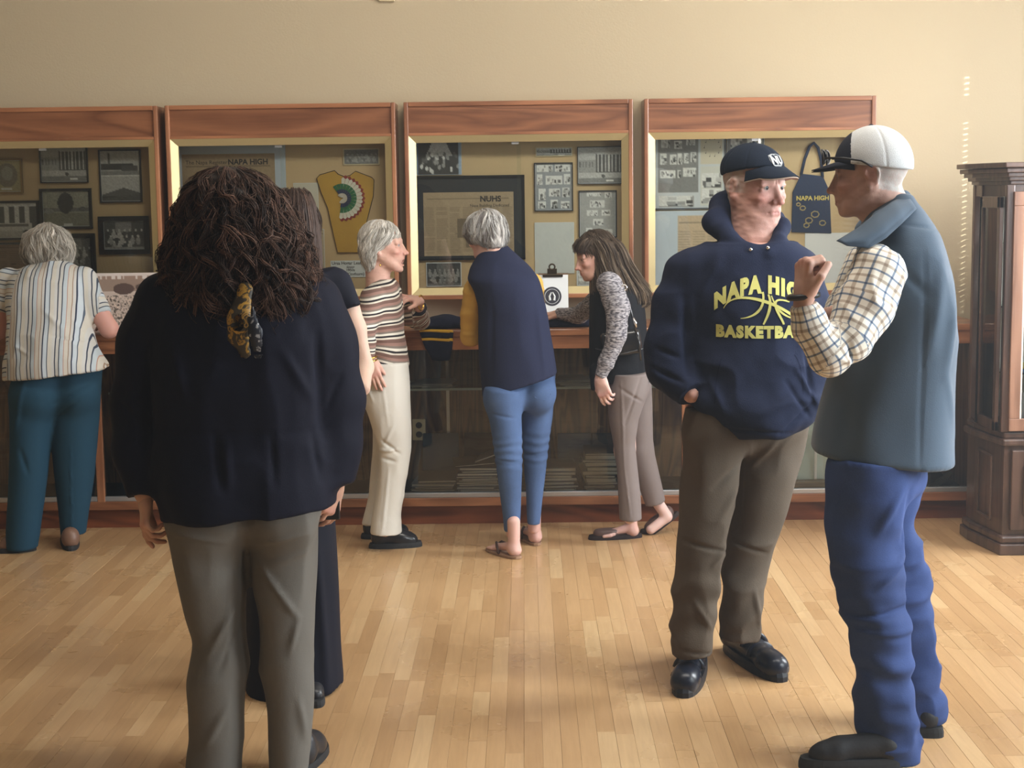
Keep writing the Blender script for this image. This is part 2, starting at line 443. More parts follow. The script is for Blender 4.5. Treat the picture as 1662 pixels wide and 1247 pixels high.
# ================================================================ room shell
WY = 7.88                                  # back wall face
CY = 7.70                                  # wall case front
LY = 7.36                                  # lower case front
def struct(name, bm, mat, bevel=0):
    o = bm.build(name, mat, bevel=bevel); o['kind'] = 'structure'; return o
struct('wall_back', MB().box(-5.2, WY, -.05, 3.5, WY + .15, 4.0), M['wall'])
struct('wall_left', MB().box(-5.35, -4.2, -.05, -5.2, WY + .15, 4.0), M['wall'])
struct('wall_front', MB().box(-5.35, -4.35, -.05, 3.5, -4.2, 4.0), M['wall'])
struct('ceiling', MB().box(-5.35, -4.35, 3.9, 3.6, WY + .15, 4.0), M['white'])
wins = [(-1.25, 1.65), (2.65, 4.55), (5.60, 7.45)]
mb = MB(); y0 = -4.3
for a, b in wins:
    mb.box(WALL_R, y0, -.05, WALL_R + .16, a, 4.0); mb.box(WALL_R, a, -.05, WALL_R + .16, b, .78); mb.box(WALL_R, a, 2.72, WALL_R + .16, b, 4.0); y0 = b
mb.box(WALL_R, y0, -.05, WALL_R + .16, WY + .1, 4.0)
struct('wall_right', mb, M['wall'])
M['slat'] = plain('white_blind_slat', (.78, .79, .8), .5)
for i, (a, b) in enumerate(wins):
    f = MB(); x = WALL_R + .09
    for (p, q, r, s_) in ((a, .78, b, .83), (a, 2.67, b, 2.72), (a, .83, a + .05, 2.67), (b - .05 if b < 7 else b - .005, .83, b, 2.67), ((a + b) / 2 - .025, .83, (a + b) / 2 + .025, 2.67)):
        f.box(x, p, q, x + .05, r, s_)
    wo = struct('window_%d' % (i + 1), f, M['white'])
    MB().box(x + .02, a + .05, .83, x + .024, b - .05, 2.67).build('pane', M['glass'], wo)
    hz = MB().box(WALL_R + .005, a + .02, 2.62, WALL_R + .06, b - .02, 2.68).build('blind_rail', M['slat'], wo)
    sl = MB()
    for k in range(36):
        z = .86 + k * .049; c, s_ = math.cos(.5), math.sin(.5)
        R = lambda v, z=z: (WALL_R + .04 + v[0] * c - v[2] * s_, v[1], z + v[0] * s_ + v[2] * c)
        sl.box(-.024, a + .03, -.0008, .024, b - .06, .0008, R)
    o = sl.build('blind_slats', M['slat'], wo); o['kind'] = 'stuff'

# slit with small rungs at the far end of the corner window, in an unseen board added to mask the sun
y1, y2, z0, dz = 7.354, 7.364, 1.642, .0163; xa, xb = WALL_R + .145, WALL_R + .155
sh_ = MB().box(xa, 6.8, .80, xb, y1, 2.70); sh_.box(xa, y2, .80, xb, 7.47, 2.70)
for k in range(43): sh_.box(xa, y1, z0 + k * dz, xb, y2, z0 + k * dz + (.0095 if k not in (35, 36, 37, 38) else dz))
sh_.box(xa, y1, .80, xb, y2, z0); sh_.box(xa, y1, z0 + 43 * dz, xb, y2, 2.70)
sh_.build('sun_mask', M['white'], wo)

# ---- floor of short maple strips
def plank_mat(name, rnd):
    m, nt, b = _mat(name); L = nt.links.new
    if rnd:
        a = N(nt, 'ShaderNodeObjectInfo'); t = a.outputs['Random']
    else:
        a = N(nt, 'ShaderNodeAttribute', attribute_name='tone'); t = a.outputs['Fac']
    r = ramp(nt, [(0, sr(180, 143, 102)), (.25, sr(189, 152, 110)), (.75, sr(196, 160, 118)), (1, sr(206, 174, 132))]); L(t, r.inputs[0])
    tc = N(nt, 'ShaderNodeNewGeometry'); mp = N(nt, 'ShaderNodeMapping'); mp.inputs['Scale'].default_value = (60, 4, 1)
    ad = N(nt, 'ShaderNodeVectorMath', operation='ADD'); cm = N(nt, 'ShaderNodeCombineXYZ'); ml = N(nt, 'ShaderNodeMath', operation='MULTIPLY', i_1=53.0)
    L(t, ml.inputs[0]); L(ml.outputs[0], cm.inputs[1]); L(tc.outputs['Position'], ad.inputs[0]); L(cm.outputs[0], ad.inputs[1]); L(ad.outputs[0], mp.inputs[0])
    n = N(nt, 'ShaderNodeTexNoise', i_Scale=1.0, i_Detail=4.0, i_Distortion=.8); L(mp.outputs[0], n.inputs['Vector'])
    rr = ramp(nt, [(.25, (.90, .87, .83)), (.7, (1.04, 1.04, 1.03))]); L(n.outputs[0], rr.inputs[0])
    mx = N(nt, 'ShaderNodeMix', data_type='RGBA', blend_type='MULTIPLY'); mx.inputs[0].default_value = 1
    L(r.outputs[0], mx.inputs[6]); L(rr.outputs[0], mx.inputs[7]); L(mx.outputs[2], b.inputs['Base Color'])
    n3 = N(nt, 'ShaderNodeTexNoise', i_Scale=2.2, i_Detail=5.0); L(tc.outputs['Position'], n3.inputs['Vector'])
    r3 = ramp(nt, [(.3, (.22,) * 3), (.75, (.40,) * 3)]); L(n3.outputs[0], r3.inputs[0]); L(r3.outputs[0], b.inputs['Roughness'])
    b.inputs['Specular IOR Level'].default_value = .5
    n4 = N(nt, 'ShaderNodeTexNoise', i_Scale=9.0, i_Detail=2.0); L(tc.outputs['Position'], n4.inputs['Vector'])
    bp = N(nt, 'ShaderNodeBump', i_Strength=.10, i_Distance=.004); L(n4.outputs[0], bp.inputs['Height']); L(bp.outputs[0], b.inputs['Normal'])
    return m
M['plank'] = plank_mat('maple_plank', True); M['plank_far'] = plank_mat('maple_planks_rest', False)
floor = struct('floor', MB().box(-5.3, -4.3, -.06, 3.4, WY + .1, -.012), plain('dark_subfloor', sr(150, 112, 76), .8))
PW = .0545; cells = []
r_ = random.Random(3)
ix = 0; x = -5.2
while x < 3.3:
    y = -4.2 - r_.random() * .6
    while y < WY:
        l = r_.choice([.22, .3, .42, .5, .62, .75, .9]) * (1 + .15 * r_.random()); cells.append((x, y, min(l, WY - y), r_.random(), r_.choice([-.0004, 0, 0, .0003]))); y += l
    x += PW
def infr(c):
    x, y, l = c[0] + PW / 2, c[1] + c[2] / 2, c[2]
    if y < 3.9 or y > 7.35: return 0
    d = np.array([x, y, 0]) - CAMP; z = d @ AF; u, v = IW / 2 + FPX * (d @ AR) / z, IH / 2 - FPX * (d @ AU) / z
    if not (-10 < u < IW + 10 and 850 < v < IH + 15): return 0
    if 290 < u < 520 and v > 870: return 0
    if 1390 < u < 1500 and v > 860: return 0
    return PW * l / z ** 3
cells.sort(key=infr, reverse=True)
def plank_mesh():
    g, b = .00025, .0004; V = []; 
    for (z, i) in ((-.012, 0), (-b, 0), (0, b)):
        V += [(g + i, g + i, z), (PW - g - i, g + i, z), (PW - g - i, 1 - g - i, z), (g + i, 1 - g - i, z)]
    F = [(8, 9, 10, 11)] + [(k + j, k + (j + 1) % 4, k + 4 + (j + 1) % 4, k + 4 + j) for k in (0, 4) for j in range(4)]
    return V, F
V, F = plank_mesh(); pm = bpy.data.meshes.new('plank'); pm.from_pydata(V, [], F); pm.materials.append(M['plank'])
for c in cells[:300]:
    o = bpy.data.objects.new('plank', pm); o.location = (c[0], c[1], c[4]); o.scale = (1, c[2], 1); link(o, floor)
Va, Fa, Ta = [], [], []
for c in cells[300:]:
    n = len(Va)
    for v in V[4:]: Va.append((c[0] + v[0], c[1] + v[1] * c[2], v[2] + c[4])); Ta.append(c[3])
    for f in (F[0],) + tuple(F[5:]): Fa.append(tuple(n + i - 4 for i in f))
o = mesh_obj('plank_rows', np.array(Va), np.array(Fa), M['plank_far'], floor, attrs={'tone': Ta}); o['kind'] = 'stuff'
# sensor at the very top of the wall
e = MB().box(P(615, -6, WY)[0], WY - .03, P(615, 3, WY)[2], P(641, 0, WY)[0], WY, P(615, -20, WY)[2]).build('wall_sensor', M['cream'], bevel=.004)
tag(e, 'small cream sensor box at the top of the beige wall', 'sensor')

# ================================================================ printed pictures painted as point colours
def canvas(w, h, c): a = np.zeros((h, w, 3)); a[:] = c; return a
def yx(a): h, w = a.shape[:2]; return np.mgrid[0:h, 0:w] / np.array([h, w]).reshape(2, 1, 1)
def rect(a, x0, y0, x1, y1, c):
    h, w = a.shape[:2]; a[int(y0 * h):max(int(y0 * h) + 1, int(y1 * h)), int(x0 * w):max(int(x0 * w) + 1, int(x1 * w))] = c
def elps(a, x, y, rx, ry, c):
    Y, X = yx(a); a[((X - x) / rx) ** 2 + ((Y - y) / ry) ** 2 < 1] = c
def grainy(a, s=.06, seed=1):
    return np.clip(a * (1 + np.random.default_rng(seed).normal(0, s, a.shape[:2])[..., None]), 0, 1)
G = lambda v: np.array([v, v, v * .97]) * 1.25
def p_columns(w=48, h=40, seed=1):
    a = canvas(w, h, G(.42)); Y, X = yx(a); a *= (1.15 - .5 * Y)[..., None]
    rect(a, 0, .35, 1, .75, G(.30)); rect(a, .40, .18, .98, .72, G(.10)); rect(a, .42, .14, .97, .22, G(.5))
    for k in range(7): rect(a, .45 + k * .078, .22, .475 + k * .078, .68, G(.55))
    for k in range(5): rect(a, .04 + k * .07, .42, .065 + k * .07, .55, G(.14))
    rect(a, 0, .72, 1, .86, G(.46)); rect(a, 0, .86, 1, 1, G(.22)); rect(a, .64, .90, .8, .95, G(.8)); elps(a, .55, .78, .04, .05, G(.1))
    return grainy(a, .1, seed)
def p_meadow(w=48, h=36):
    a = canvas(w, h, G(.30) * [1, 1, .85]); Y, X = yx(a); a[Y > .6] = G(.20) * [1, 1, .8]
    rect(a, 0, .48, 1, .6, G(.16)); elps(a, .48, .32, .17, .3, G(.05)); elps(a, .12, .55, .1, .08, G(.24)); elps(a, .85, .5, .1, .06, G(.12)); rect(a, .45, .93, .63, 1, G(.6))
    return grainy(a, .12, 2)
def p_factory(w=36, h=48):
    a = canvas(w, h, G(.45)); rect(a, 0, .26, .85, .38, G(.06)); rect(a, .22, .05, .27, .28, G(.12)); rect(a, .55, .3, .95, .42, G(.1)); rect(a, 0, .40, 1, .48, G(.25))
    rect(a, 0, .485, 1, .50, G(.7)); Y, X = yx(a); m = (Y > .72 + .25 * np.abs(X - .55)) & (Y < .95); a[m] = G(.12); rect(a, 0, .9, 1, 1, G(.06)); a[(Y > .93 - .1 * X) & (Y > .8)] = G(.1)
    return grainy(a, .1, 3)
def p_van(w=48, h=40):
    a = canvas(w, h, G(.08)); rect(a, 0, 0, 1, .12, G(.55))
    for k in range(5): rect(a, .02 + k * .19, .08, .10 + k * .19, .62, G(.6))
    rect(a, 0, .78, 1, 1, G(.4)); rect(a, .08, .58, .9, .8, G(.5)); rect(a, .14, .6, .84, .68, G(.15)); elps(a, .22, .82, .06, .07, G(.03)); elps(a, .78, .82, .06, .07, G(.03))
    return grainy(a, .12, 4)
def p_group(w=48, h=36, seed=5, lo=.05, hi=.42):
    r = np.random.default_rng(seed); a = canvas(w, h, G(lo * 1.4)); rect(a, .3, 0, .7, .4, G(hi * .5))
    for row, y in enumerate((.3, .52, .72)):
        for k in range(7 - row):
            x = .1 + (k + .5 * (row % 2)) * .135 + r.normal(0, .01); c = G(r.choice([lo, hi * .7, hi])); elps(a, x, y + .17, .055, .14, c); elps(a, x, y, .028, .05, G(hi * 1.1))
    rect(a, 0, .92, 1, 1, G(hi * .6)); return grainy(a, .15, seed)
def p_oval(w=24, h=32):
    a = canvas(w, h, np.array([.42, .36, .2])); elps(a, .5, .46, .36, .38, np.array([.22, .2, .15])); elps(a, .5, .4, .2, .22, np.array([.34, .32, .26])); rect(a, .3, .9, .7, .95, G(.6)); return grainy(a, .1, 6)
def p_fan(w=44, h=36):
    a = canvas(w, h, G(.05)); Y, X = yx(a); m = (np.abs(X - .5) < .12 + .38 * Y) & (Y < .45); a[m] = G(.45)
    r = np.random.default_rng(8)
    for k in range(30): elps(a, r.uniform(.05, .95), r.uniform(.38, .9), .03, .07, G(r.choice([.6, .3, .12])))
    rect(a, 0, 0, .06, 1, np.array([.3, .4, .55])); rect(a, .94, 0, 1, 1, np.array([.35, .45, .58])); return grainy(a, .1, 8)
def p_collage(w, h, items, base, seed=9):
    a = canvas(w, h, base); r = np.random.default_rng(seed)
    for (x0, y0, x1, y1) in items:
        rect(a, x0, y0, x1, y1, G(.62)); n = 14
        for k in range(n):
            cx, cy = r.uniform(x0 + .02, x1 - .02), r.uniform(y0 + .02, y1 - .02); s = min(x1 - x0, y1 - y0)
            rect(a, cx, cy, min(x1, cx + s * .25), min(y1, cy + s * .3), G(r.choice([.05, .12, .3, .45])))
    return grainy(a, .06, seed)
def p_news(w, h, cols=5, seed=11, base=(.42, .31, .19), head=None):
    a = canvas(w, h, np.array(base)); Y, X = yx(a); r = np.random.default_rng(seed)
    for c in range(cols):
        for j in range(int(h * .72)):
            y = .24 + j / h
            if y > .96 or r.random() < .08: continue
            if j % 2 == 0: rect(a, (c + .08) / cols, y, (c + .92 - r.random() * .1) / cols, y + 1 / h, np.array(base) * .72)
    rect(a, .05, .1, .95, .105, np.array(base) * .5)
    for k in range(3): q = r.uniform(.05, .8); rect(a, q, r.uniform(.3, .9), q + .1, r.uniform(.3, .9), np.array(base) * .45)
    return grainy(a, .05, seed)
def p_crowd(w=110, h=70):
    a = canvas(w, h, np.array([.62, .52, .46])); r = np.random.default_rng(21)
    rect(a, 0, 0, 1, .16, np.array([.72, .64, .6])); rect(a, .0, .12, 1, .34, np.array([.34, .25, .2]))
    for k in range(40): x = r.uniform(0, 1); rect(a, x, .06, x + .02, .14, np.array([.36, .25, .2]))
    elps(a, .28, .26, .07, .2, np.array([.05, .04, .035])); elps(a, .62, .28, .1, .1, np.array([.12, .08, .07])); elps(a, .85, .25, .12, .08, np.array([.1, .07, .06]))
    for k in range(1500):
        x, y = r.uniform(0, 1), r.uniform(.40, .9); c = r.choice([.06, .2, .5, .75]); rect(a, x, y, x + .012, y + .025, np.array([c, c * .82, c * .7]))
    rect(a, 0, .93, 1, 1, np.array([.66, .56, .5])); return a
def picture(name, arr, x0, z0, x1, z1, y, parent, lean=0.0):
    """grid of points coloured with arr, facing the room; lean moves the top back"""
    h, w = arr.shape[:2]
    X = np.linspace(x0, x1, w); Z = np.linspace(z1, z0, h); XX, ZZ = np.meshgrid(X, Z)
    V = np.stack([XX.ravel(), y + lean * (ZZ.ravel() - z0), ZZ.ravel()], 1)
    i = np.arange((h - 1) * (w - 1)); r, c = i // (w - 1), i % (w - 1); a = r * w + c
    return mesh_obj(name, V, np.stack([a, a + w, a + w + 1, a + 1], 1), M['pic'], parent, attrs={'col': np.concatenate([arr.reshape(-1, 3), np.ones((h * w, 1))], 1)})

# ================================================================ wall display cases
BY = WY - .022                              # face of the pin boards
def wall_case(x0, x1, label):
    z0, z1 = 1.082, 2.058; root = empty('display_case', (0.5 * (x0 + x1), CY, z0), label, 'display case', 'row of four oak wall display cases')
    t = .022; D = WY - CY
    MB().box(x0, CY, z0, x0 + t, WY, z1).build('side_panel', M['oakz'], root, bevel=.004)
    MB().box(x1 - t, CY, z0, x1, WY, z1).build('side_panel', M['oakz'], root, bevel=.004)
    MB().box(x0 + t, CY, z1 - t, x1 - t, WY, z1).build('top_panel', M['oak'], root, bevel=.003)
    MB().box(x0 + t, CY, z0, x1 - t, WY, z0 + t).build('bottom_panel', M['oak'], root, bevel=.003)
    MB().box(x0 + t, CY + .012, 1.905, x1 - t, CY + .03, z1 - t).build('header_panel', M['panel'], root)
    MB().box(x0 + t, CY + .002, 1.893, x1 - t, CY + .03, 1.907).build('header_rail', M['oak'], root, bevel=.002)
    MB().box(x0 + t, WY - .02, z0 + t, x1 - t, WY - .001, 1.9).build('pin_board', M['cork'], root)
    # bevelled gold frame
    a, b, c, d = x0 + t, x1 - t, z0 + t, 1.893; g = .034
    def strip(p, q, r_, s_):   # outer p,q inner r,s  (front y CY+.004, back CY+.03)
        V = [(p[0], CY + .004, p[1]), (q[0], CY + .004, q[1]), (r_[0], CY + .026, r_[1]), (s_[0], CY + .026, s_[1]),
             (p[0], CY + .04, p[1]), (q[0], CY + .04, q[1]), (r_[0], CY + .04, r_[1]), (s_[0], CY + .04, s_[1])]
        m = MB(); m.add(V, [(0, 1, 2, 3), (7, 6, 5, 4), (0, 4, 5, 1), (3, 2, 6, 7), (1, 5, 6, 2), (0, 3, 7, 4)]); return m
    strip((a, d), (b, d), (b - g, d - g), (a + g, d - g)).build('gold_frame_bar', M['gold'], root)
    strip((b, c), (a, c), (a + g, c + g), (b - g, c + g)).build('gold_frame_bar', M['gold'], root)
    strip((a, c), (a, d), (a + g, d - g), (a + g, c + g)).build('gold_frame_bar', M['gold'], root)
    strip((b, d), (b, c), (b - g, c + g), (b - g, d - g)).build('gold_frame_bar', M['gold'], root)
    m = (x0 + x1) / 2
    MB().box(x0 + t + g - .01, CY + .040, c + g - .01, m + .01, CY + .043, d - g + .01).build('glass_door', M['glass'], root)
    MB().box(m - .01, CY + .048, c + g - .01, x1 - t - g + .01, CY + .051, d - g + .01).build('glass_door', M['glass'], root)
    MB().box(m - .035, CY + .038, d - g - .012, m + .0, CY + .052, d - g + .002).build('door_catch', M['silver'], root)
    return root
case_x = [(-2.955, -1.812), (-1.776, -.636), (-.594, .537), (.592, 1.734)]
labs = ['oak wall case with many framed black and white photographs, partly outside the picture', 'oak wall case holding the yellow leather vest and pale blue newspaper mount',
        'oak wall case holding the large black framed newspaper page', 'oak wall case with the navy apron, behind the man in a hoodie']
cases = [wall_case(a, b, l) for (a, b), l in zip(case_x, labs)]
MB().box(1.16, CY + .036, 1.14, 1.172, CY + .054, 1.86).build('door_edge', plain('white_door_edge', (.8, .8, .76), .4), cases[3])
def on_board(px, y=BY):
    x0, ya, x1, yb = px; a = P(x0, (ya + yb) / 2, y); b = P(x1, (ya + yb) / 2, y); t = P((x0 + x1) / 2, ya, y); u = P((x0 + x1) / 2, yb, y)
    return a[0], u[2], b[0], t[2]
def photo(name, px, arr, label, cat='photograph', frame=None, fw=.02, y=BY, fmat=None, mat_w=0, group=None):
    x0, z0, x1, z1 = on_board(px, y); root = empty(name, ((x0 + x1) / 2, y, z0), label, cat, group); t = .006
    if frame is not None:
        f = MB(); yy = y - .016
        f.box(x0, yy, z0, x1, y, z0 + fw); f.box(x0, yy, z1 - fw, x1, y, z1); f.box(x0, yy, z0 + fw, x0 + fw, y, z1 - fw); f.box(x1 - fw, yy, z0 + fw, x1, y, z1 - fw)
        f.build('frame', frame, root)
        x0 += fw; x1 -= fw; z0 += fw; z1 -= fw
    MB().box(x0, y - t, z0, x1, y - .0002, z1).build('backing', fmat or M['paper'], root)
    if mat_w: x0 += mat_w; x1 -= mat_w; z0 += mat_w; z1 -= mat_w
    picture('print', arr, x0 + .002, z0 + .002, x1 - .002, z1 - .002, y - t - .0008, root)
    return root, (x0, z0, x1, z1), y - t - .0015
thin = plain('dark_thin_frame', sr(52, 50, 52), .4); wood_thin = plain('tan_thin_frame', sr(150, 120, 70), .4)
photo('framed_photograph', (-14, 258, 37, 314), p_oval(), 'small sepia oval portrait in a thin tan frame', frame=wood_thin, fw=.008)
photo('framed_photograph', (65, 232, 143, 297), p_columns(), 'framed photograph of a columned building, top row beside oval portrait', frame=thin, fw=.006)
photo('framed_photograph', (162, 243, 230, 329), p_factory(), 'tall frame of two stacked photographs of low buildings', frame=thin, fw=.007)
photo('framed_photograph', (66, 306, 150, 372), p_meadow(), 'black framed photograph of a tree in a meadow', frame=M['blackframe'], fw=.014)
photo('framed_photograph', (-30, 326, 65, 390), p_van(), 'dark framed photograph of a parked van before white columns', frame=M['blackframe'], fw=.012)
photo('framed_photograph', (161, 351, 243, 413), p_group(), 'thick black framed group photograph at the lower right of its case', frame=M['blackframe'], fw=.026)
photo('framed_photograph', (92, 379, 156, 446), p_group(40, 40, 15, .08, .35), 'black framed photograph half hidden by white haired woman in striped shirt', frame=M['blackframe'], fw=.024)
photo('framed_photograph', (-30, 394, 60, 446), p_news(50, 30, 4, 31, (.30, .2, .13)), 'brown newspaper clipping in dark frame, lowest left of its case', frame=thin, fw=.008)
# case 2
x0, z0, x1, z1 = on_board((284, 229, 466, 456)); r0 = empty('newspaper_mount', ((x0 + x1) / 2, BY, z0), 'old newspaper page on a pale blue mount behind curly haired woman', 'newspaper')
MB().box(x0, BY - .008, z0, x1, BY - .0002, z1).build('mount', M['bluepaper'], r0)
a0, b0, a1, b1 = on_board((299, 250, 449, 446)); picture('page', p_news(90, 110, 6, 12), a0, b0, a1, b1, BY - .009, r0)
wall_text('The Napa Register', (a0 + a1) / 2 - .11, BY - .0105, b1 - .042, .028, M['ink'], r0); wall_text('NAPA HIGH', (a0 + a1) / 2 + .10, BY - .0105, b1 - .042, .038, M['ink'], r0, bold=.0012)
photo('photograph', (557, 241, 616, 268), grainy(p_group(36, 16, 33, .12, .3), .05), 'small faded photograph above the yellow leather vest', fmat=M['cream'], mat_w=.004)
photo('note_card', (477, 297, 517, 356), canvas(12, 16, np.array([.68, .64, .54])), 'typed cream card between newspaper mount and leather vest', 'card')
photo('newspaper_clipping', (500, 372, 527, 438), p_news(20, 40, 1, 34, (.5, .42, .3)), 'narrow newspaper strip below the typed cream card', 'newspaper')
# leather vest front with beaded feathers
vp = [(514, 290), (519, 284), (543, 277), (549, 283), (559, 287), (568, 285), (577, 278), (603, 288), (607, 292), (606, 318), (592, 372), (585, 410), (548, 410), (541, 380), (532, 338), (521, 312)]
vr = empty('leather_vest', tuple(P(560, 411, BY)), 'mustard leather vest front with a beaded fan of coloured feathers', 'vest')
def flat_poly(name, px, y, th, mat, parent, bevel=.002):
    pts = [P(a, b, y) for a, b in px]; n = len(pts)
    V = [(p[0], y, p[2]) for p in pts] + [(p[0], y - th, p[2]) for p in pts]
    F = [tuple(range(n)), tuple(range(2 * n - 1, n - 1, -1))] + [(i, n + i, n + (i + 1) % n, (i + 1) % n) for i in range(n)]
    m = MB(); m.add(V, F); return m.build(name, mat, parent, bevel=bevel)
flat_poly('leather', vp, BY - .001, .012, plain('mustard_leather', sr(196, 152, 56), .6, bump=.3, bscale=60, var=.12, vscale=14), vr)
m = MB(); m.tube([P(a, b, BY - .012) for a, b in vp], .0022, 5, closed=True); m.build('binding', plain('dark_binding', sr(60, 48, 40), .7), vr, smooth=True)
cx, cz = P(556, 322, BY)[0], P(556, 322, BY)[2]
fc = {'green': sr(40, 110, 64), 'navy': sr(36, 44, 84), 'white': sr(226, 222, 206), 'red': sr(150, 48, 40), 'brown': sr(106, 78, 66)}
def fan(r0, r1, a0, a1, n, mat, nm, pointed=True, y=BY - .015):
    m = MB()
    for k in range(n):
        t0 = a0 + (a1 - a0) * k / n; t1 = a0 + (a1 - a0) * (k + .92) / n; tm = (t0 + t1) / 2
        q = lambda r, t: (cx + r * math.cos(t), cz + r * math.sin(t))
        pl = [q(r0, t0), q(r1 * .93, t0), q(r1, tm), q(r1 * .93, t1), q(r0, t1)] if pointed else [q(r0, t0), q(r1, t0), q(r1, t1), q(r0, t1)]
        c = len(pl); m.add([(a, y, b) for a, b in pl] + [(a, y - .003, b) for a, b in pl], [tuple(range(c - 1, -1, -1)), tuple(range(c, 2 * c))] + [(i, c + i, c + (i + 1) % c, (i + 1) % c) for i in range(c)])
    return m.build(nm, mat, vr)
R1 = 2.25
tag(fan(.085, .118, -1.7, 1.5, 16, plain('red_beads', fc['red'], .5), 'feather_tips', y=BY - .0135), 'red beaded feather tips')
tag(fan(.06, .106, -1.75, 1.6, 16, plain('white_beads', fc['white'], .5), 'feathers', y=BY - .0145), 'white beaded feathers')
tag(fan(.04, .074, -1.75, R1, 15, plain('green_beads', fc['green'], .5), 'feather_band', False, y=BY - .0155), 'green beaded band')
tag(fan(.026, .046, -1.8, R1, 14, plain('navy_beads', fc['navy'], .5), 'feather_band', False, y=BY - .0165), 'navy beaded band')
tag(fan(.004, .026, -2.2, 2.6, 12, plain('pale_beads', sr(206, 196, 180), .5), 'rosette', False, y=BY - .0175), 'pale round rosette')
x0, z0, x1, z1 = on_board((537, 423, 601, 450)); r0 = empty('label_card', ((x0 + x1) / 2, BY, z0), 'white caption card with four printed lines below the leather vest', 'card')
MB().box(x0, BY - .004, z0, x1, BY - .0002, z1).build('card', M['paper'], r0)
for s_, dz, sz in (('Ursa Hogar Leathers', .029, .0225), ('donated', .0095, .012), ('1950s', -.006, .019), ('(Dick Kinghorn)', -.027, .0215)):
    wall_text(s_, (x0 + x1) / 2, BY - .0048, (z0 + z1) / 2 + dz, sz, M['ink'], r0, bold=.0004)
# case 3
photo('photograph', (675, 226, 749, 284), p_fan(), 'blue edged photograph of a crowd in a fan shape, top left of its case', fmat=M['bluepaper'])
x0, z0, x1, z1 = on_board((671, 285, 852, 422)); r0 = empty('framed_newspaper', ((x0 + x1) / 2, BY, z0), 'tan newspaper spread headed NUHS in a wide black frame', 'newspaper')
m = MB(); fw = .012; yy = BY - .02
m.box(x0, yy, z0, x1, BY, z0 + fw); m.box(x0, yy, z1 - fw, x1, BY, z1); m.box(x0, yy, z0, x0 + fw, BY, z1); m.box(x1 - fw, yy, z0, x1, BY, z1); m.build('frame', M['blackframe'], r0)
MB().box(x0, BY - .01, z0, x1, BY - .0002, z1).build('black_mount', plain('black_mount', sr(46, 48, 52), .6), r0)
a0, b0, a1, b1 = on_board((688, 312, 834, 415)); picture('page', p_news(110, 80, 7, 14, (.44, .33, .21)), a0, b0, a1, b1, BY - .0115, r0)
wall_text('NUHS', a0 + .34, BY - .013, b1 - .036, .040, M['ink'], r0, bold=.0012); wall_text('Napa Building Dedicated', a0 + .335, BY - .013, b1 - .068, .020, M['ink'], r0)
photo('photograph', (692, 426, 749, 465), p_group(44, 26, 41, .04, .25), 'dark photograph of four standing people below the framed newspaper', mat_w=.002)
photo('photograph', (767, 429, 800, 465), p_group(20, 22, 42), 'small white bordered photograph half hidden by grey haired woman', mat_w=.006)
photo('photograph', (869, 239, 929, 254), grainy(p_columns(40, 10), .1), 'thin panoramic photograph strip at the top of its case', fmat=M['cream'], mat_w=.003)
photo('framed_photograph', (937, 238, 1012, 299), p_columns(seed=3), 'framed photograph of a columned building beside the gold frame', frame=thin, fw=.004)
it = [(.05, .02, .48, .18), (.55, .02, .97, .18), (.05, .24, .2, .46), (.3, .26, .75, .46), (.8, .24, .97, .46), (.1, .54, .3, .78), (.38, .54, .68, .72), (.74, .52, .95, .74), (.08, .82, .3, .97), (.42, .78, .62, .97), (.7, .82, .95, .97)]
photo('framed_collage', (867, 264, 930, 343), p_collage(46, 58, it, G(.28) * [.95, 1, 1.1]), 'framed photo collage of eleven prints above the white sheet', 'collage', frame=thin, fw=.006)
it = [(.2, .02, .6, .12), (.7, .02, .9, .16), (.3, .2, .7, .36), (.2, .42, .5, .54), (.62, .42, .86, .54), (.38, .62, .66, .76), (.18, .82, .36, .92), (.5, .84, .92, .97)]
photo('framed_collage', (939, 309, 1001, 386), p_collage(46, 56, it, G(.34), 10), 'framed photo collage with loose prints above the long haired woman', 'collage', frame=thin, fw=.006)
photo('paper_sheet', (868, 361, 932, 444), grainy(canvas(20, 26, np.array([.66, .68, .66])), .02), 'blank looking white sheet pinned below the photo collage', 'paper')
photo('photograph', (936, 428, 958, 464), p_group(16, 20, 44, .3, .6), 'small pale photograph behind long haired woman', mat_w=.003)
# case 4
it = [(.1, .04, .3, .2), (.42, .08, .62, .22), (.72, .02, .92, .16), (.08, .3, .24, .5), (.3, .32, .46, .5), (.5, .3, .62, .5), (.66, .3, .78, .48), (.82, .28, .96, .46), (.06, .6, .44, .74), (.5, .6, .58, .74), (.64, .58, .96, .72)]
a = canvas(64, 64, np.array([.62, .66, .68])); a[:50, 3:40] = p_collage(37, 50, it, G(.2)); a[53:63, 4:36] = p_collage(32, 10, [(.02, .05, .98, .95)], G(.3), 13)
a[0:25, 42:62] = np.array([.66, .6, .46]); a[27:62, 42:62] = np.array([.66, .66, .6]); a[33:46, 43:61] = p_collage(18, 13, [(0, 0, 1, 1)], G(.3), 15); a[47:60, 43:61] = p_collage(18, 13, [(0, 0, 1, 1)], G(.3), 16)
r0, bx, yy = photo('framed_collage', (1060, 219, 1178, 340), a, 'framed collage board with music note sheet, left of the hoodie man', 'collage', frame=plain('grey_board_frame', sr(92, 94, 98), .4), fw=.008)
m = MB(); rr = random.Random(4)
for k in range(10):
    t = k / 10 * 6.28; qx, qz = bx[2] - .062 + .04 * math.cos(t), bx[3] - .06 + .045 * math.sin(t); m.box(qx - .0025, yy - .001, qz, qx + .0025, yy, qz + .004); m.box(qx + .0015, yy - .001, qz, qx + .0025, yy, qz + .013)
m.build('music_notes', M['ink'], r0)
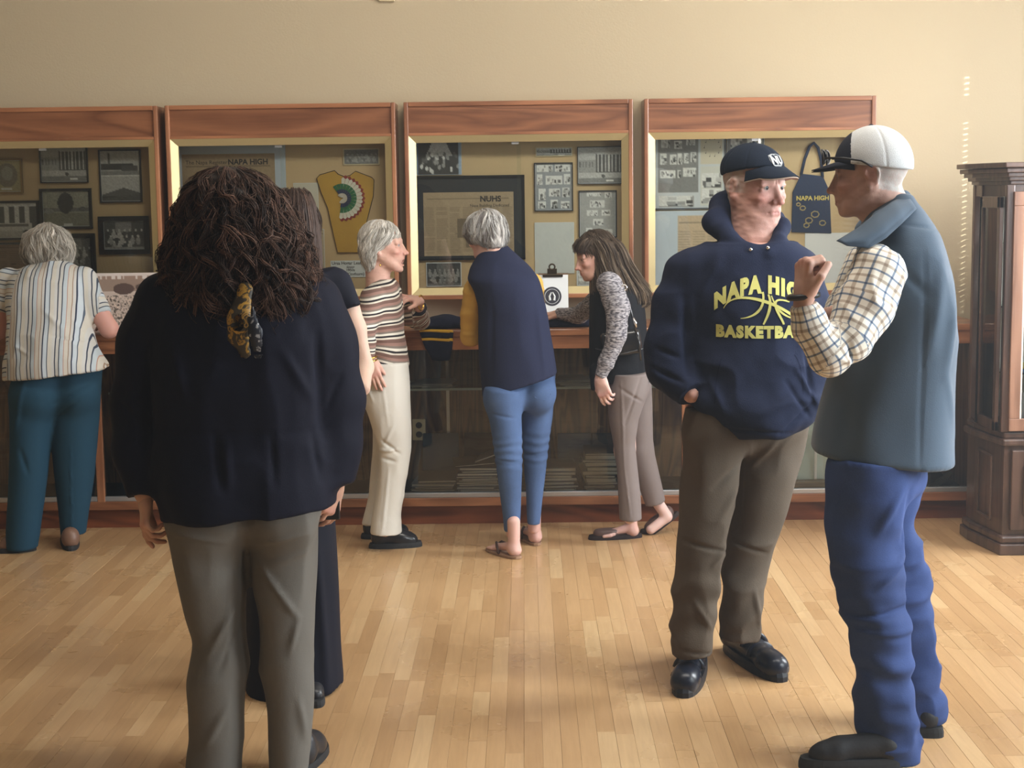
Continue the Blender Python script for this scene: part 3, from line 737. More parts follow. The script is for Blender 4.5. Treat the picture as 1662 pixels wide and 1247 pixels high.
photo('framed_collage', (1180, 219, 1240, 300), p_collage(30, 40, [(.1, .05, .4, .3), (.55, .0, .95, .25), (.1, .5, .4, .8), (.6, .4, .9, .7)], G(.16), 18), 'dark collage board above the navy cap', 'collage')
photo('newspaper_mount', (1060, 342, 1180, 466), (lambda a: (a.__setitem__((slice(4, 56), slice(20, 56)), p_news(36, 52, 3, 51, (.6, .46, .3))), a)[1])(canvas(60, 60, np.array([.6, .68, .76]))), 'pale blue mount with tan newspaper behind the hoodie man', 'newspaper')
photo('paper_sheet', (1306, 378, 1392, 466), canvas(10, 10, np.array([.82, .82, .82])), 'plain white sheet under the navy apron', 'paper')
# navy apron
ar = empty('apron', tuple(P(1318, 380, BY)), 'navy apron lettered NAPA HIGH hanging from its neck loop', 'apron')
apm = plain('navy_apron_cloth', sr(52, 62, 88), .8, bump=.2, bscale=90)
flat_poly('apron_cloth', [(1300, 282), (1335, 286), (1346, 310), (1349, 379), (1284, 377), (1286, 312)], BY - .004, .010, apm, ar, .003)
m = MB(); m.tube([P(a, b, BY - .01) for a, b in ((1300, 284), (1306, 258), (1314, 238), (1321, 232), (1328, 240), (1333, 262), (1335, 288))], .008, 6); m.build('neck_loop', apm, ar, smooth=True)
o = wall_text('NAPA HIGH', P(1318, 322, BY)[0], BY - .0165, P(1318, 322, BY)[2], .031, plain('gold_print', sr(214, 190, 96), .6), ar, bold=.001)
m = MB()
for k, (a, b, c) in enumerate(((1302, 338, .014), (1295, 332, .01), (1322, 348, .02), (1312, 358, .018), (1334, 362, .016), (1308, 366, .014))):
    q = P(a, b, BY); m.tube([(q[0] + c * math.cos(t * .9), BY - .0155, q[2] + c * .8 * math.sin(t * .9)) for t in range(7)], .0035, 5, closed=True)
m.build('printed_swirls', plain('swirl_print', sr(170, 150, 100), .6), ar)

# ================================================================ lower glass fronted counter
ctr = empty('display_counter', (-.3, LY, 0), 'long low oak display counter with glass front below the wall cases', 'display counter')
XL, XR = -3.2, 2.19
MB().box(XL, LY - .012, .925, XR, WY, .958).build('counter_top', M['oak'], ctr, bevel=.006)
MB().box(XL, LY, .862, XR - .01, LY + .022, .925).build('apron_rail', M['oak'], ctr, bevel=.002)
MB().box(XL, LY + .05, 0, XR - .03, LY + .07, .098).build('toe_board', M['toe'], ctr)
MB().box(XL, LY - .004, .098, XR - .01, LY + .03, .140).build('bottom_rail', M['oak'], ctr, bevel=.003)
MB().box(XL, LY + .0, .140, XR - .02, LY + .03, .164).build('sliding_track', M['silver'], ctr, bevel=.003)
MB().box(XL, LY + .03, .112, XR - .03, WY - .02, .140).build('deck', M['dark'], ctr)
MB().box(XL, WY - .02, 0, XR - .02, WY - .002, .925).build('back_panel', M['veneer'], ctr)
for x in (-2.10, .744): MB().box(x, LY - .003, .11, x + .038, LY + .03, .925).build('post', M['oakz'], ctr, bevel=.003)
MB().box(2.135, LY - .003, .0, XR, WY, .925).build('end_panel', M['oakz'], ctr, bevel=.003)
for a, b in ((-3.2, -2.10), (-2.062, -.64), (-.66, .744), (.782, 1.45), (1.43, 2.135)):
    MB().box(a, LY + .012 + (.006 if a in (-.66, 1.43) else 0), .16, b, LY + .016 + (.006 if a in (-.66, 1.43) else 0), .925).build('glass_door', M['glass'], ctr)
MB().box(-2.05, LY + .1, .655, .74, WY - .03, .662).build('glass_shelf', glass_mat('shelf_glass', (.8, .88, .85), 1.5), ctr)
MB().box(-2.05, LY + .097, .653, .74, LY + .1, .664).build('shelf_edge', plain('pale_glass_edge', sr(150, 158, 150), .3), ctr)
for px in (727,): 
    q = P(px, 660, WY - .03); m = MB().box(q[0] - .008, WY - .03, .36, q[0] + .008, WY - .02, .9)
    m.build('shelf_standard', M['silver'], ctr)
q = P(680, 698, WY - .03); ou = empty('wall_outlet', (q[0], WY - .03, q[2] - .06), 'cream double wall outlet inside the low counter beside white trousers', 'outlet')
MB().box(q[0] - .034, WY - .028, q[2] - .055, q[0] + .034, WY - .0202, q[2] + .055).build('cover_plate', M['cream'], ou, bevel=.003)
for dz in (.024, -.024): MB().tube([(q[0], WY - .032, q[2] + dz), (q[0], WY - .027, q[2] + dz)], .0165, 14).build('socket', M['black'], ou)
# stacks of yearbooks and magazines on the deck: each one a thing
bkc = [plain('book_%s' % n, c, .5) for n, c in (('grey', sr(120, 124, 126)), ('navy', sr(44, 52, 74)), ('black', sr(34, 34, 36)), ('olive', sr(84, 84, 66)), ('slate', sr(72, 84, 96)), ('cream', sr(178, 174, 158)))]
pagem = plain('page_edges', sr(196, 194, 184), .8)
def book(x, y, z, w_, d_, h_, rot, cover, label, group, name='yearbook', tilt=0):
    root = empty(name, (x, y, z), label, 'book' if name == 'yearbook' else 'magazine', group)
    c, s_ = math.cos(rot), math.sin(rot); ct, st = math.cos(tilt), math.sin(tilt)
    def R(v):
        a, b, e = v; a2, e2 = a * ct - e * st, a * st + e * ct
        return (x + a2 * c - b * s_, y + a2 * s_ + b * c, z + e2)
    cv = MB(); t = min(.003, h_ * .2)
    cv.box(-w_ / 2, -d_ / 2, 0, w_ / 2, d_ / 2, t, R); cv.box(-w_ / 2, -d_ / 2, h_ - t, w_ / 2, d_ / 2, h_, R); cv.box(-w_ / 2, d_ / 2 - t, t, w_ / 2, d_ / 2, h_ - t, R)
    cv.build('cover', cover, root); MB().box(-w_ / 2 + .004, -d_ / 2 + .004, t, w_ / 2 - .004, d_ / 2 - t, h_ - t, R).build('pages', pagem, root)
    return root
r5 = random.Random(11)
ORD = ['topmost', 'second from the top', 'third from the top', 'fourth from the top', 'fifth from the top', 'sixth from the top', 'seventh from the top', 'eighth from the top', 'ninth from the top', 'tenth from the top', 'eleventh from the top', 'twelfth from the top', 'thirteenth from the top']
def number_down(made, word, desc):
    k = len(made)
    for i, o in enumerate(made): o['label'] = '%s %s in the %s' % (word, 'lowest' if i == 0 else ORD[k - 1 - i], desc)
def stack(px0, px1, ytop, desc, thick, yd=LY + .22):
    made = []
    x0, x1 = P(px0, 790, yd)[0], P(px1, 790, yd)[0]; ztop = P(px0, ytop, yd)[2]; z = .1405; i = 0
    while z < ztop - .006:
        h_ = min(r5.uniform(*thick), ztop - z); w_ = (x1 - x0) * r5.uniform(.84, 1.0)
        if ztop - z - h_ < .008: h_ = ztop - z
        b_ = book((x0 + x1) / 2 + r5.uniform(-.012, .012), yd + r5.uniform(-.01, .01), z, w_, .27, h_ - .0006, r5.uniform(-.08, .08), bkc[r5.randrange(6)],
             'yearbook lying in the stack %s on the counter deck' % desc, 'yearbooks in the stack ' + desc)
        z += h_; i += 1; made.append(b_)
    number_down(made, 'yearbook', 'stack ' + desc)
stack(671, 744, 772, 'behind the white trousers', (.010, .018))
stack(744, 812, 752, 'left of the skinny blue jeans', (.009, .017))
stack(880, 936, 752, 'right of the skinny blue jeans', (.010, .022))
stack(946, 1003, 729, 'beside the taupe trousers', (.012, .026))
book(P(775, 750, LY + .22)[0] - .02, LY + .22, P(775, 752, LY + .22)[2] + .010, .2, .26, .007, .1, bkc[2], 'thin dark booklet sagging on top of the stack left of the jeans', None, 'booklet', .06)
book(P(792, 742, LY + .22)[0] + .02, LY + .22, P(775, 748, LY + .22)[2] + .034, .15, .24, .007, -.1, bkc[0], 'thin pale booklet propped up slanting on the stack left of the jeans', None, 'booklet', .35)
def board(px, y, mat, label, name='binder', lean=.08):
    x0, ya, x1, yb = px; a, b = P(x0, yb, y), P(x1, ya, y)
    m = MB(); z0, z1 = (.1405 if name == 'binder' else .1856), b[2]
    V = [(a[0], y, z0), (b[0], y, z0), (b[0], y + lean, z1), (a[0], y + lean, z1)]; V += [(v[0], v[1] + .012, v[2]) for v in V]
    m.add(V, [(0, 1, 2, 3), (7, 6, 5, 4), (0, 4, 5, 1), (1, 5, 6, 2), (2, 6, 7, 3), (3, 7, 4, 0)])
    return tag(m.build(name, mat, bevel=.003), label, 'binder' if name == 'binder' else 'board')
slate = plain('slate_cover', sr(60, 72, 84), .6); dkc = plain('dark_cover', sr(44, 46, 50), .6); blc = plain('blue_cover', sr(38, 48, 84), .5)
board((686, 707, 743, 790), LY + .385, slate, 'slate binder standing behind the stack by the white trousers')
board((754, 706, 806, 790), LY + .39, dkc, 'charcoal binder standing behind the stack left of the jeans')
board((872, 706, 894, 790), LY + .385, blc, 'deep blue binder standing between jeans and stack of yearbooks')
board((906, 707, 962, 790), LY + .39, plain('slate_cover_b', sr(52, 66, 84), .6), 'blue grey binder standing left of the taupe trousers')
board((962, 707, 1000, 790), LY + .37, dkc, 'black binder standing behind the tallest stack of yearbooks')
# loose papers on the glass shelf
def papers(px0, px1, y_, n, desc):
    x0, x1 = P(px0, 630, LY + .25)[0], P(px1, 630, LY + .25)[0]
    made = []
    for i in range(n):
        w_ = (x1 - x0) * r5.uniform(.55, .8); cx_ = r5.uniform(x0 + w_ / 2, x1 - w_ / 2)
        made.append(book(cx_, LY + .24, .6625 + i * .0052, w_, .24, .005, r5.uniform(-.2, .2), bkc[r5.choice([0, 0, 5])], 'thin pamphlet lying in the pile %s on the glass shelf' % desc, 'pamphlets in the pile ' + desc, 'pamphlet'))
    number_down(made, 'thin pamphlet', 'pile ' + desc)
papers(665, 748, 0, 4, 'below the striped garment'); papers(900, 968, 0, 6, 'between the jeans and black vest'); papers(1020, 1092, 0, 3, 'near the right oak post')
# things in the right section
board((1281, 652, 1352, 778), LY + .12, plain('pale_green_board', sr(190, 206, 200), .4), 'pale green glossy display board leaning between the two men', 'display_board', .1)
m = MB().box(P(1322, 700, LY + .11)[0], LY + .1, .19, P(1322, 700, LY + .11)[0] + .012, LY + .11, .58); tag(m.build('white_rod', plain('white_rod', (.85, .85, .85), .4)), 'thin white rod standing before the pale green board', 'rod')
struct_ = MB().box(1.16, LY + .06, .14, 1.62, LY + .4, .185).build('plinth', wood('plinth_wood', sr(84, 66, 52), sr(128, 104, 84), axis='X')); tag(struct_, 'low brown plinth under the pale green board', 'plinth')
pts = [P(a, b, LY + .14) for a, b in ((1506, 791), (1524, 778), (1542, 764), (1546, 768), (1538, 780), (1524, 789), (1512, 793))]
m = MB(); n = len(pts); m.add([tuple(p) for p in pts] + [(p[0], p[1] + .01, p[2]) for p in pts], [tuple(range(n - 1, -1, -1)), tuple(range(n, 2 * n))] + [(i, (i + 1) % n, n + (i + 1) % n, n + i) for i in range(n)])
tag(m.build('feather', plain('grey_feather', sr(130, 128, 118), .6)), 'long grey feather lying slanted in the counter beside the cabinet', 'feather')
tag(MB().box(P(1494, 770, LY + .14)[0], LY + .13, .1405, P(1503, 757, LY + .14)[0], LY + .18, P(1494, 757, LY + .14)[2]).build('trophy_block', plain('amber_block', sr(206, 160, 90), .3), bevel=.004), 'small amber block just right of blue jeans in the counter', 'block')

# ---- things on the counter
cr = empty('clipboard', tuple(P(900, 530, WY - .25)), 'clipboard with a sheet bearing a round dark seal, standing on the counter', 'clipboard')
yb = WY - .265; x0, z0, x1, z1 = P(878, 520, yb)[0], .9585, P(923, 520, yb)[0], P(900, 446, yb)[2]
lean = lambda z: yb + .06 * (z - z0) / (z1 - z0)
def leaning(name, a, b, c, d, off, th, mat, parent):
    m = MB(); V = [(a, lean(c) - off, c), (b, lean(c) - off, c), (b, lean(d) - off, d), (a, lean(d) - off, d)]; V += [(v[0], v[1] + th, v[2]) for v in V]
    m.add(V, [(0, 1, 2, 3), (7, 6, 5, 4), (0, 4, 5, 1), (1, 5, 6, 2), (2, 6, 7, 3), (3, 7, 4, 0)]); return m.build(name, mat, parent)
leaning('board', x0 - .01, x1 + .001, z0, z1 + .004, 0, .003, plain('brown_hardboard', sr(104, 76, 50), .5), cr)
leaning('sheet', x0 - .008, x1, z0 + .004, z1 - .004, .0012, .0008, M['paper'], cr)
sx = (x0 + x1) / 2 - .012; sz = P(890, 482, yb)[2]
m = MB(); rg = [(sx + .047 * math.cos(t / 28 * 6.283), sz + .047 * math.sin(t / 28 * 6.283)) for t in range(28)]; m.add([(a, lean(c) - .0022, c) for a, c in rg] + [(a, lean(c) - .0014, c) for a, c in rg], [tuple(range(28)), tuple(range(55, 27, -1))] + [(i, 28 + i, 28 + (i + 1) % 28, (i + 1) % 28) for i in range(28)]); m.build('seal', plain('seal_ink', sr(44, 44, 56), .6), cr)
m = MB(); m.tube([(sx + .036 * math.cos(t / 24 * 6.283), lean(sz + .036 * math.sin(t / 24 * 6.283)) - .0032, sz + .036 * math.sin(t / 24 * 6.283)) for t in range(24)], .0012, 4, closed=True)
for dx in (-.01, .01): m.tube([(sx + dx, lean(sz - .02) - .003, sz - .02), (sx + dx * 1.3, lean(sz) - .003, sz), (sx + dx * .3, lean(sz + .02) - .003, sz + .02)], [.007, .005, .003], 6)
m.build('seal_lines', M['paper'], cr)
for i, s_ in enumerate(('A FUND OF THE NAPA', 'HIGH CLASS')): wall_text(s_, sx + .01, lean(z0 + .045) - .004, z0 + .048 - i * .014, .011, M['ink'], cr)
m = MB(); cz = z1 + .002; m.box(sx - .045, lean(z1) - .014, cz - .016, sx + .055, lean(z1) - .003, cz - .002)
m.box(sx - .022, lean(z1) - .012, cz - .004, sx + .026, lean(z1) - .006, cz + .026)
m.tube([(sx + .002 + .014 * math.cos(t / 12 * 6.283), lean(z1) - .009, cz + .034 + .014 * math.sin(t / 12 * 6.283)) for t in range(12)], .005, 6, closed=True)
m.build('clip', M['bronze'], cr, bevel=.002)
# crowd panorama
pr = empty('panorama_print', tuple(P(190, 540, WY - .3)), 'long sepia panorama of a crowd leaning on the counter beside striped shirt', 'photograph')
yp = WY - .27; a, b = P(96, 545, yp), P(262, 443, yp)
lz = (b[2] - .9585); 
picture('print', p_crowd(), a[0], .962, b[0], b[2], yp - .002, pr, lean=.12)
m = MB(); V = [(a[0], yp, .9585), (b[0], yp, .9585), (b[0], yp + .12 * lz, b[2]), (a[0], yp + .12 * lz, b[2])]; V += [(v[0], v[1] + .008, v[2]) for v in V]
m.add(V, [(0, 1, 2, 3), (7, 6, 5, 4), (0, 4, 5, 1), (1, 5, 6, 2), (2, 6, 7, 3), (3, 7, 4, 0)]); m.build('backing_board', M['paper'], pr)
# knitted navy garment with gold stripes hanging over the counter edge
kn = plain('navy_knit', sr(26, 28, 44), .9, bump=.5, bscale=220); kg = plain('gold_knit', sr(214, 172, 60), .9, bump=.5, bscale=220)
gr = empty('knit_garment', tuple(P(712, 533, LY)), 'folded navy knit with two gold stripes hanging over the counter edge', 'garment')
def drape(name, rows, mat, n=9, th=.008):
    """rows of (xl, xr, y, depth Y) in photo pixels at their own depth, wavy sheet"""
    V = []
    for j, (xl, xr, y, D) in enumerate(rows):
        for i in range(n):
            t = i / (n - 1); q = P(xl + (xr - xl) * t, y, D); V.append((q[0], q[1] + .004 * math.sin(5 * t + j * .6), q[2] + .003 * math.sin(3 * t + j)))
    k = len(V); V += [(v[0], v[1] + th, v[2] - .001) for v in V]; F = []
    R_ = len(rows)
    for j in range(R_ - 1):
        for i in range(n - 1):
            a = j * n + i; F += [(a, a + n, a + n + 1, a + 1), (k + a, k + a + 1, k + a + n + 1, k + a + n)]
    for j in range(R_ - 1):
        for i, s_ in ((0, 1), (n - 1, -1)):
            a = j * n + i; q = (a, k + a, k + a + n, a + n); F.append(q if s_ > 0 else q[::-1])
    for i in range(n - 1): F += [(i, i + 1, k + i + 1, k + i), ((R_ - 1) * n + i + 1, (R_ - 1) * n + i, k + (R_ - 1) * n + i, k + (R_ - 1) * n + i + 1)]
    return mesh_obj(name, np.array(V), F, mat, gr, smooth=True)
D0 = LY - .024
drape('gold_stripe', [(680, 735, 536, D0), (681, 736, 540, D0)], kg, th=.010); drape('gold_stripe', [(684, 735, 549.5, D0), (685.5, 735, 554, D0)], kg, th=.010)
drape('navy_band', [(681, 736, 540, D0), (684, 735, 549.5, D0)], kn)
drape('navy_panel', [(685.5, 735, 554, D0), (690, 734, 566, D0), (697, 731, 577, D0), (701, 729, 585, D0)], kn)
s = Sdf(.02)
for (a, b, d, r) in ((692, 529, 7.42, .028), (712, 527, 7.44, .034), (724, 526, 7.46, .038), (740, 529, 7.48, .03), (752, 530, 7.46, .028)): q = P(a, b, d); q[2] = .958 + r * .8; s.ell(q, (.05, .06, r))
V, Fq = s.mesh(.006); V[:, 2] = np.maximum(V[:, 2] + .008 * vnoise(V * 22), .9590); mesh_obj('folded_bulk', V, Fq, kn, gr, smooth=True)
# dark folded cloth under the far hand of the long haired woman
s = Sdf(.02)
for a in (892, 905, 920, 938, 950): q = P(a, 524, 7.5); q[2] = .972; s.ell(q, (.06, .08, .022))
V, Fq = s.mesh(.007); V[:, 2] = np.maximum(V[:, 2] + .004 * vnoise(V * 25), .9590); tag(mesh_obj('folded_cloth', V, Fq, kn, None, smooth=True), 'dark folded cloth on the counter under the sleeve of the long haired woman', 'cloth')
tag(MB().box(P(905, 520, 7.7)[0], 7.7, .9585, P(950, 520, 7.7)[0], 7.76, .975).build('tissue_pack', M['paper'], bevel=.004), 'flat white packet on the counter right of the clipboard', 'packet')

# ================================================================ china cabinet at the right
cab = empty('china_cabinet', (2.5, 6.9, 0), 'tall dark wood china cabinet with glass doors and carved base', 'cabinet')
FYc = 6.64; cl = 2.045; cb = 7.06
def foot(g, fy=FYc, x=cl):        # footprint grown by g
    return [(x - g - .02, cb), (x - g - .02, fy + .30 - g * .3), (x + .025 - g * .6, fy - g), (3.2, fy - g), (3.2, cb)]
zc = lambda y, Y=FYc: P(1620, y, Y)[2]
MB().prism(foot(.02), 0, .05).build('plinth', M['walnut'], cab, bevel=.006)
MB().prism(foot(.012), .05, .085).build('base_moulding', M['walnut'], cab, bevel=.01)
zb = zc(724); MB().prism(foot(-.01), .085, zb).build('base_body', M['walnut'], cab)
MB().prism(foot(.012), zb, zb + .03).build('waist_moulding', M['walnut'], cab, bevel=.008)
MB().prism(foot(-.002), zb + .03, zb + .06).build('waist_moulding', M['walnut'], cab, bevel=.008)
def octa(name, cx_, cz_, hw, hh, y, r, parent):
    c = .035; pl = [(-hw + c, -hh), (hw - c, -hh), (hw, -hh + c), (hw, hh - c), (hw - c, hh), (-hw + c, hh), (-hw, hh - c), (-hw, -hh + c)]
    MB().tube([(cx_ + a, y, cz_ + b) for a, b in pl], r, 8, closed=True).build(name, M['walnut'], parent, smooth=True)
for i in range(2):
    x0 = cl + .06 + i * .54; d = MB().box(x0, FYc - .012, .11, x0 + .52, FYc + .012, zb - .02).build('base_door', M['walnut'], cab, bevel=.004)
    octa('door_moulding', x0 + .26, (.11 + zb - .02) / 2, .2, (zb - .13) / 2 - .04, FYc - .012, .012, d); octa('door_moulding', x0 + .26, (.11 + zb - .02) / 2, .16, (zb - .13) / 2 - .08, FYc - .014, .008, d)
# side (chamfer) panel moulding
zt = zc(300); zu = zb + .06
sd = MB(); xs = cl - .012
for (a, b, c, d) in ((FYc + .06, .14, FYc + .26, .15), (FYc + .06, zb - .06, FYc + .26, zb - .05), (FYc + .06, .14, FYc + .07, zb - .05), (FYc + .25, .14, FYc + .26, zb - .05)): sd.box(xs, a, b, xs + .01, c, d)
sd.build('side_moulding', M['walnut'], cab, bevel=.003)
for (x, y) in ((cl - .012, cb - .03), (cl - .012, FYc + .28), (cl + .012, FYc), (cl + .53, FYc), (3.16, FYc), (3.16, cb - .03)):
    MB().box(x, y, zu, x + .035, y + .035, zt).build('corner_post', M['walnut'], cab, bevel=.004)
MB().prism(foot(-.012), zt - .05, zt).build('top_rail', M['walnut'], cab)
for k, (g, a) in enumerate(((.0, .0), (.018, .018), (.036, .034), (.055, .052), (.07, .074))):
    MB().prism(foot(g), zt + a - .002 if k else zt, zt + a + (.018 if k < 4 else .02)).build('cornice', M['walnut'], cab, bevel=.004)
MB().box(cl + .02, cb - .02, zu, 3.18, cb, zt).build('cabinet_back', plain('grey_cabinet_back', sr(196, 196, 186), .7), cab)
MB().prism(foot(-.02), zu, zu + .012).build('cabinet_floor', M['walnut'], cab)
for i in range(2):
    x0 = cl + .04 + i * .56; f = MB(); w1 = .048
    f.box(x0, FYc - .014, zu + .005, x0 + .54, FYc + .008, zu + .06); f.box(x0, FYc - .014, zt - .09, x0 + .54, FYc + .008, zt - .03)
    f.box(x0, FYc - .014, zu + .06, x0 + w1, FYc + .008, zt - .09); f.box(x0 + .54 - w1, FYc - .014, zu + .06, x0 + .54, FYc + .008, zt - .09)
    d = f.build('glass_door', wood('door_wood', sr(96, 66, 50), sr(140, 104, 84), axis='Z', rings=4), cab, bevel=.003)
    MB().box(x0 + w1, FYc - .004, zu + .06, x0 + .54 - w1, FYc, zt - .09).build('pane', M['glass'], d)
    MB().box(x0 + w1, FYc - .012, zu + .06, x0 + w1 + .006, FYc - .004, zt - .09).build('pane_bead', plain('pale_bead', sr(216, 206, 200), .25), d)
    MB().tube([(x0 + .50, FYc - .03, 1.15), (x0 + .50, FYc - .012, 1.15)], .01, 10).build('knob', M['bronze'], d, smooth=True)
sp = MB(); sp.box(cl - .004, FYc + .055, zu + .04, cl, FYc + .27, zt - .06); sp.build('side_pane', M['glass'], cab)
fr = MB()
fr.box(cl - .012, FYc + .02, zu, cl + .006, FYc + .055, zt - .05); fr.box(cl - .012, FYc + .27, zu, cl + .006, FYc + .31, zt - .05); fr.box(cl - .012, FYc + .02, zu, cl + .006, FYc + .3, zu + .045); fr.box(cl - .012, FYc + .02, zt - .1, cl + .006, FYc + .3, zt - .05)
fr.build('side_frame', M['walnut'], cab, bevel=.003)
shg = glass_mat('cabinet_shelf_glass', (.75, .9, .85), 1.5)
for zz in (zc(608), zc(500), zc(395)):
    MB().box(cl + .03, FYc + .03, zz - .005, 3.15, cb - .03, zz).build('glass_shelf', shg, cab)
    q = zz
zz = zc(608)
for k, (c, nm) in enumerate(((sr(230, 206, 70), 'yellow'), (sr(70, 120, 180), 'blue'))):
    x0 = cl + .11 + k * .01; tag(MB().box(x0, FYc + .08, zz + .001 + (1 - k) * .012, x0 + .2, FYc + .26, zz + .011 + (1 - k) * .012).build('booklet', plain('%s_booklet' % nm, c, .5), bevel=.002), '%s booklet on the glass shelf of the dark china cabinet' % nm, 'booklet')
m = MB(); x0 = cl + .10; V = [(x0, FYc + .06, zu + .013), (x0 + .12, FYc + .06, zu + .013), (x0 + .12, FYc + .15, zu + .16), (x0 + .0, FYc + .15, zu + .16)]; V += [(v[0], v[1] + .008, v[2]) for v in V]
m.add(V, [(0, 1, 2, 3), (7, 6, 5, 4), (0, 4, 5, 1), (1, 5, 6, 2), (2, 6, 7, 3), (3, 7, 4, 0)]); tag(m.build('photo_stand', plain('silver_frame', (.7, .7, .72), .3, metal=.6), bevel=.003), 'silver picture stand on the floor of the china cabinet', 'picture')

# ================================================================ people: shared builders
def scalp(pos, R, sc, cols, root, amt=.0025, face=-.034, brow=.052, nape=-.075, h=.004, name='scalp_hair', grow=1.0):
    s = Sdf(.006); s.ell((0, .014, .031), (.0775 * grow, .098 * grow, .0895 * grow)); s.ell((0, .045, -.020), (.066, .062, .072), k=.03)
    s.plane((0, face, brow), (0, -1, -.10), (-.2, -.3, -.2), (.2, .2, brow)); s.plane((0, 0, nape), (0, 0, -1), (-.2, -.2, -.3), (.2, .2, .0))
    V, Q = s.mesh(h); V = smooth(V, Q, 2); V = V + normals(V, Q) * (amt * fbm(V * np.array([55, 55, 25]), 2))[:, None]
    C = np.array(cols, float); c = C[0] * (1 + .4 * vnoise(V * np.array([170, 60, 40])))[:, None] + (C[-1] - C[0]) * np.clip(vnoise(V * np.array([90, 50, 30]) + 7), 0, 1)[:, None] * .6
    o = mesh_obj(name, pos + sc * (V @ R.T), Q, M['hair_soft'], root, True, {'col': np.concatenate([np.clip(c, 0, 1), np.ones((len(V), 1))], 1)})
    n, m = 420, 9; ctr, rad = np.array([0, .014, .031]), np.array([.0775, .098, .0895]) * grow * 1.015
    d = RNG.normal(0, 1, (n * 3, 3)); d /= np.linalg.norm(d, axis=1, keepdims=True); p = ctr + d * rad; ok = ~((p[:, 1] < face + .01) & (p[:, 2] < brow + .015)) & (p[:, 2] > .0); p = p[ok][:n]
    path = [p]; fl = np.array([0, .25, -1.0]) + RNG.normal(0, .22, (len(p), 3)) + (p - ctr) * np.array([6, 3, 0]); st = (RNG.random((len(p), 1)) * .5 + .6) * .0085
    for _ in range(m - 1):
        nn = (path[-1] - ctr) / rad ** 2; nn /= np.linalg.norm(nn, axis=1, keepdims=True); t = fl - nn * (fl * nn).sum(1, keepdims=True); t /= np.linalg.norm(t, axis=1, keepdims=True) + 1e-9
        q = path[-1] + t * st; e = (q - ctr) / rad; q = ctr + e / np.linalg.norm(e, axis=1, keepdims=True) * rad; path.append(q)
    pth = np.stack(path, 1); bun = 5; pth = (pth[:, None] + RNG.normal(0, .0016, (len(p), bun, 1, 3))).reshape(-1, m, 3)
    cc = C[RNG.integers(0, len(C), len(pth))] * (.75 + .5 * RNG.random((len(pth), 1)))
    locks(pos + sc * (pth @ R.T), .0009, cc, M['hair_soft'], 'combed_hair', o)
    return o
def skin_mat(name, rough=.55):
    return attr_mat(name, rough=rough, bump=.25, bscale=260, sss=.12, spec=.35)
M['skin'] = skin_mat('skin')
M['eye'] = attr_mat('eyeball', rough=.12)
def cloth(name, c, rough=.85, bump=.15, bscale=320, var=.06, vscale=9, sheen=.25): return plain(name, c, rough, bump=bump, bscale=bscale, var=var, vscale=vscale, sheen=sheen, spec=.25)
def frame(f, roll=0.0):
    """columns: local x (person's left), local y (backwards), local z (up) for a gaze direction f"""
    f = np.asarray(f, float); f = f / np.linalg.norm(f); up = np.array([0, 0, 1.0])
    x = np.cross(-f, up); x /= np.linalg.norm(x); z = np.cross(x, -f)
    c, s_ = math.cos(roll), math.sin(roll); x, z = x * c + z * s_, z * c - x * s_
    return np.stack([x, -f, z], 1)
def lerp(a, b, t): return np.asarray(a) * (1 - t) + np.asarray(b) * t
def gauss(d, w): return np.exp(-(d / w) ** 2)
def join(parts):
    Vs, Qs, Cs, n = [], [], [], 0
    for V, Q, C in parts: Vs.append(V); Qs.append(Q + n); Cs.append(C); n += len(V)
    return np.concatenate(Vs), np.concatenate(Qs), np.concatenate(Cs)

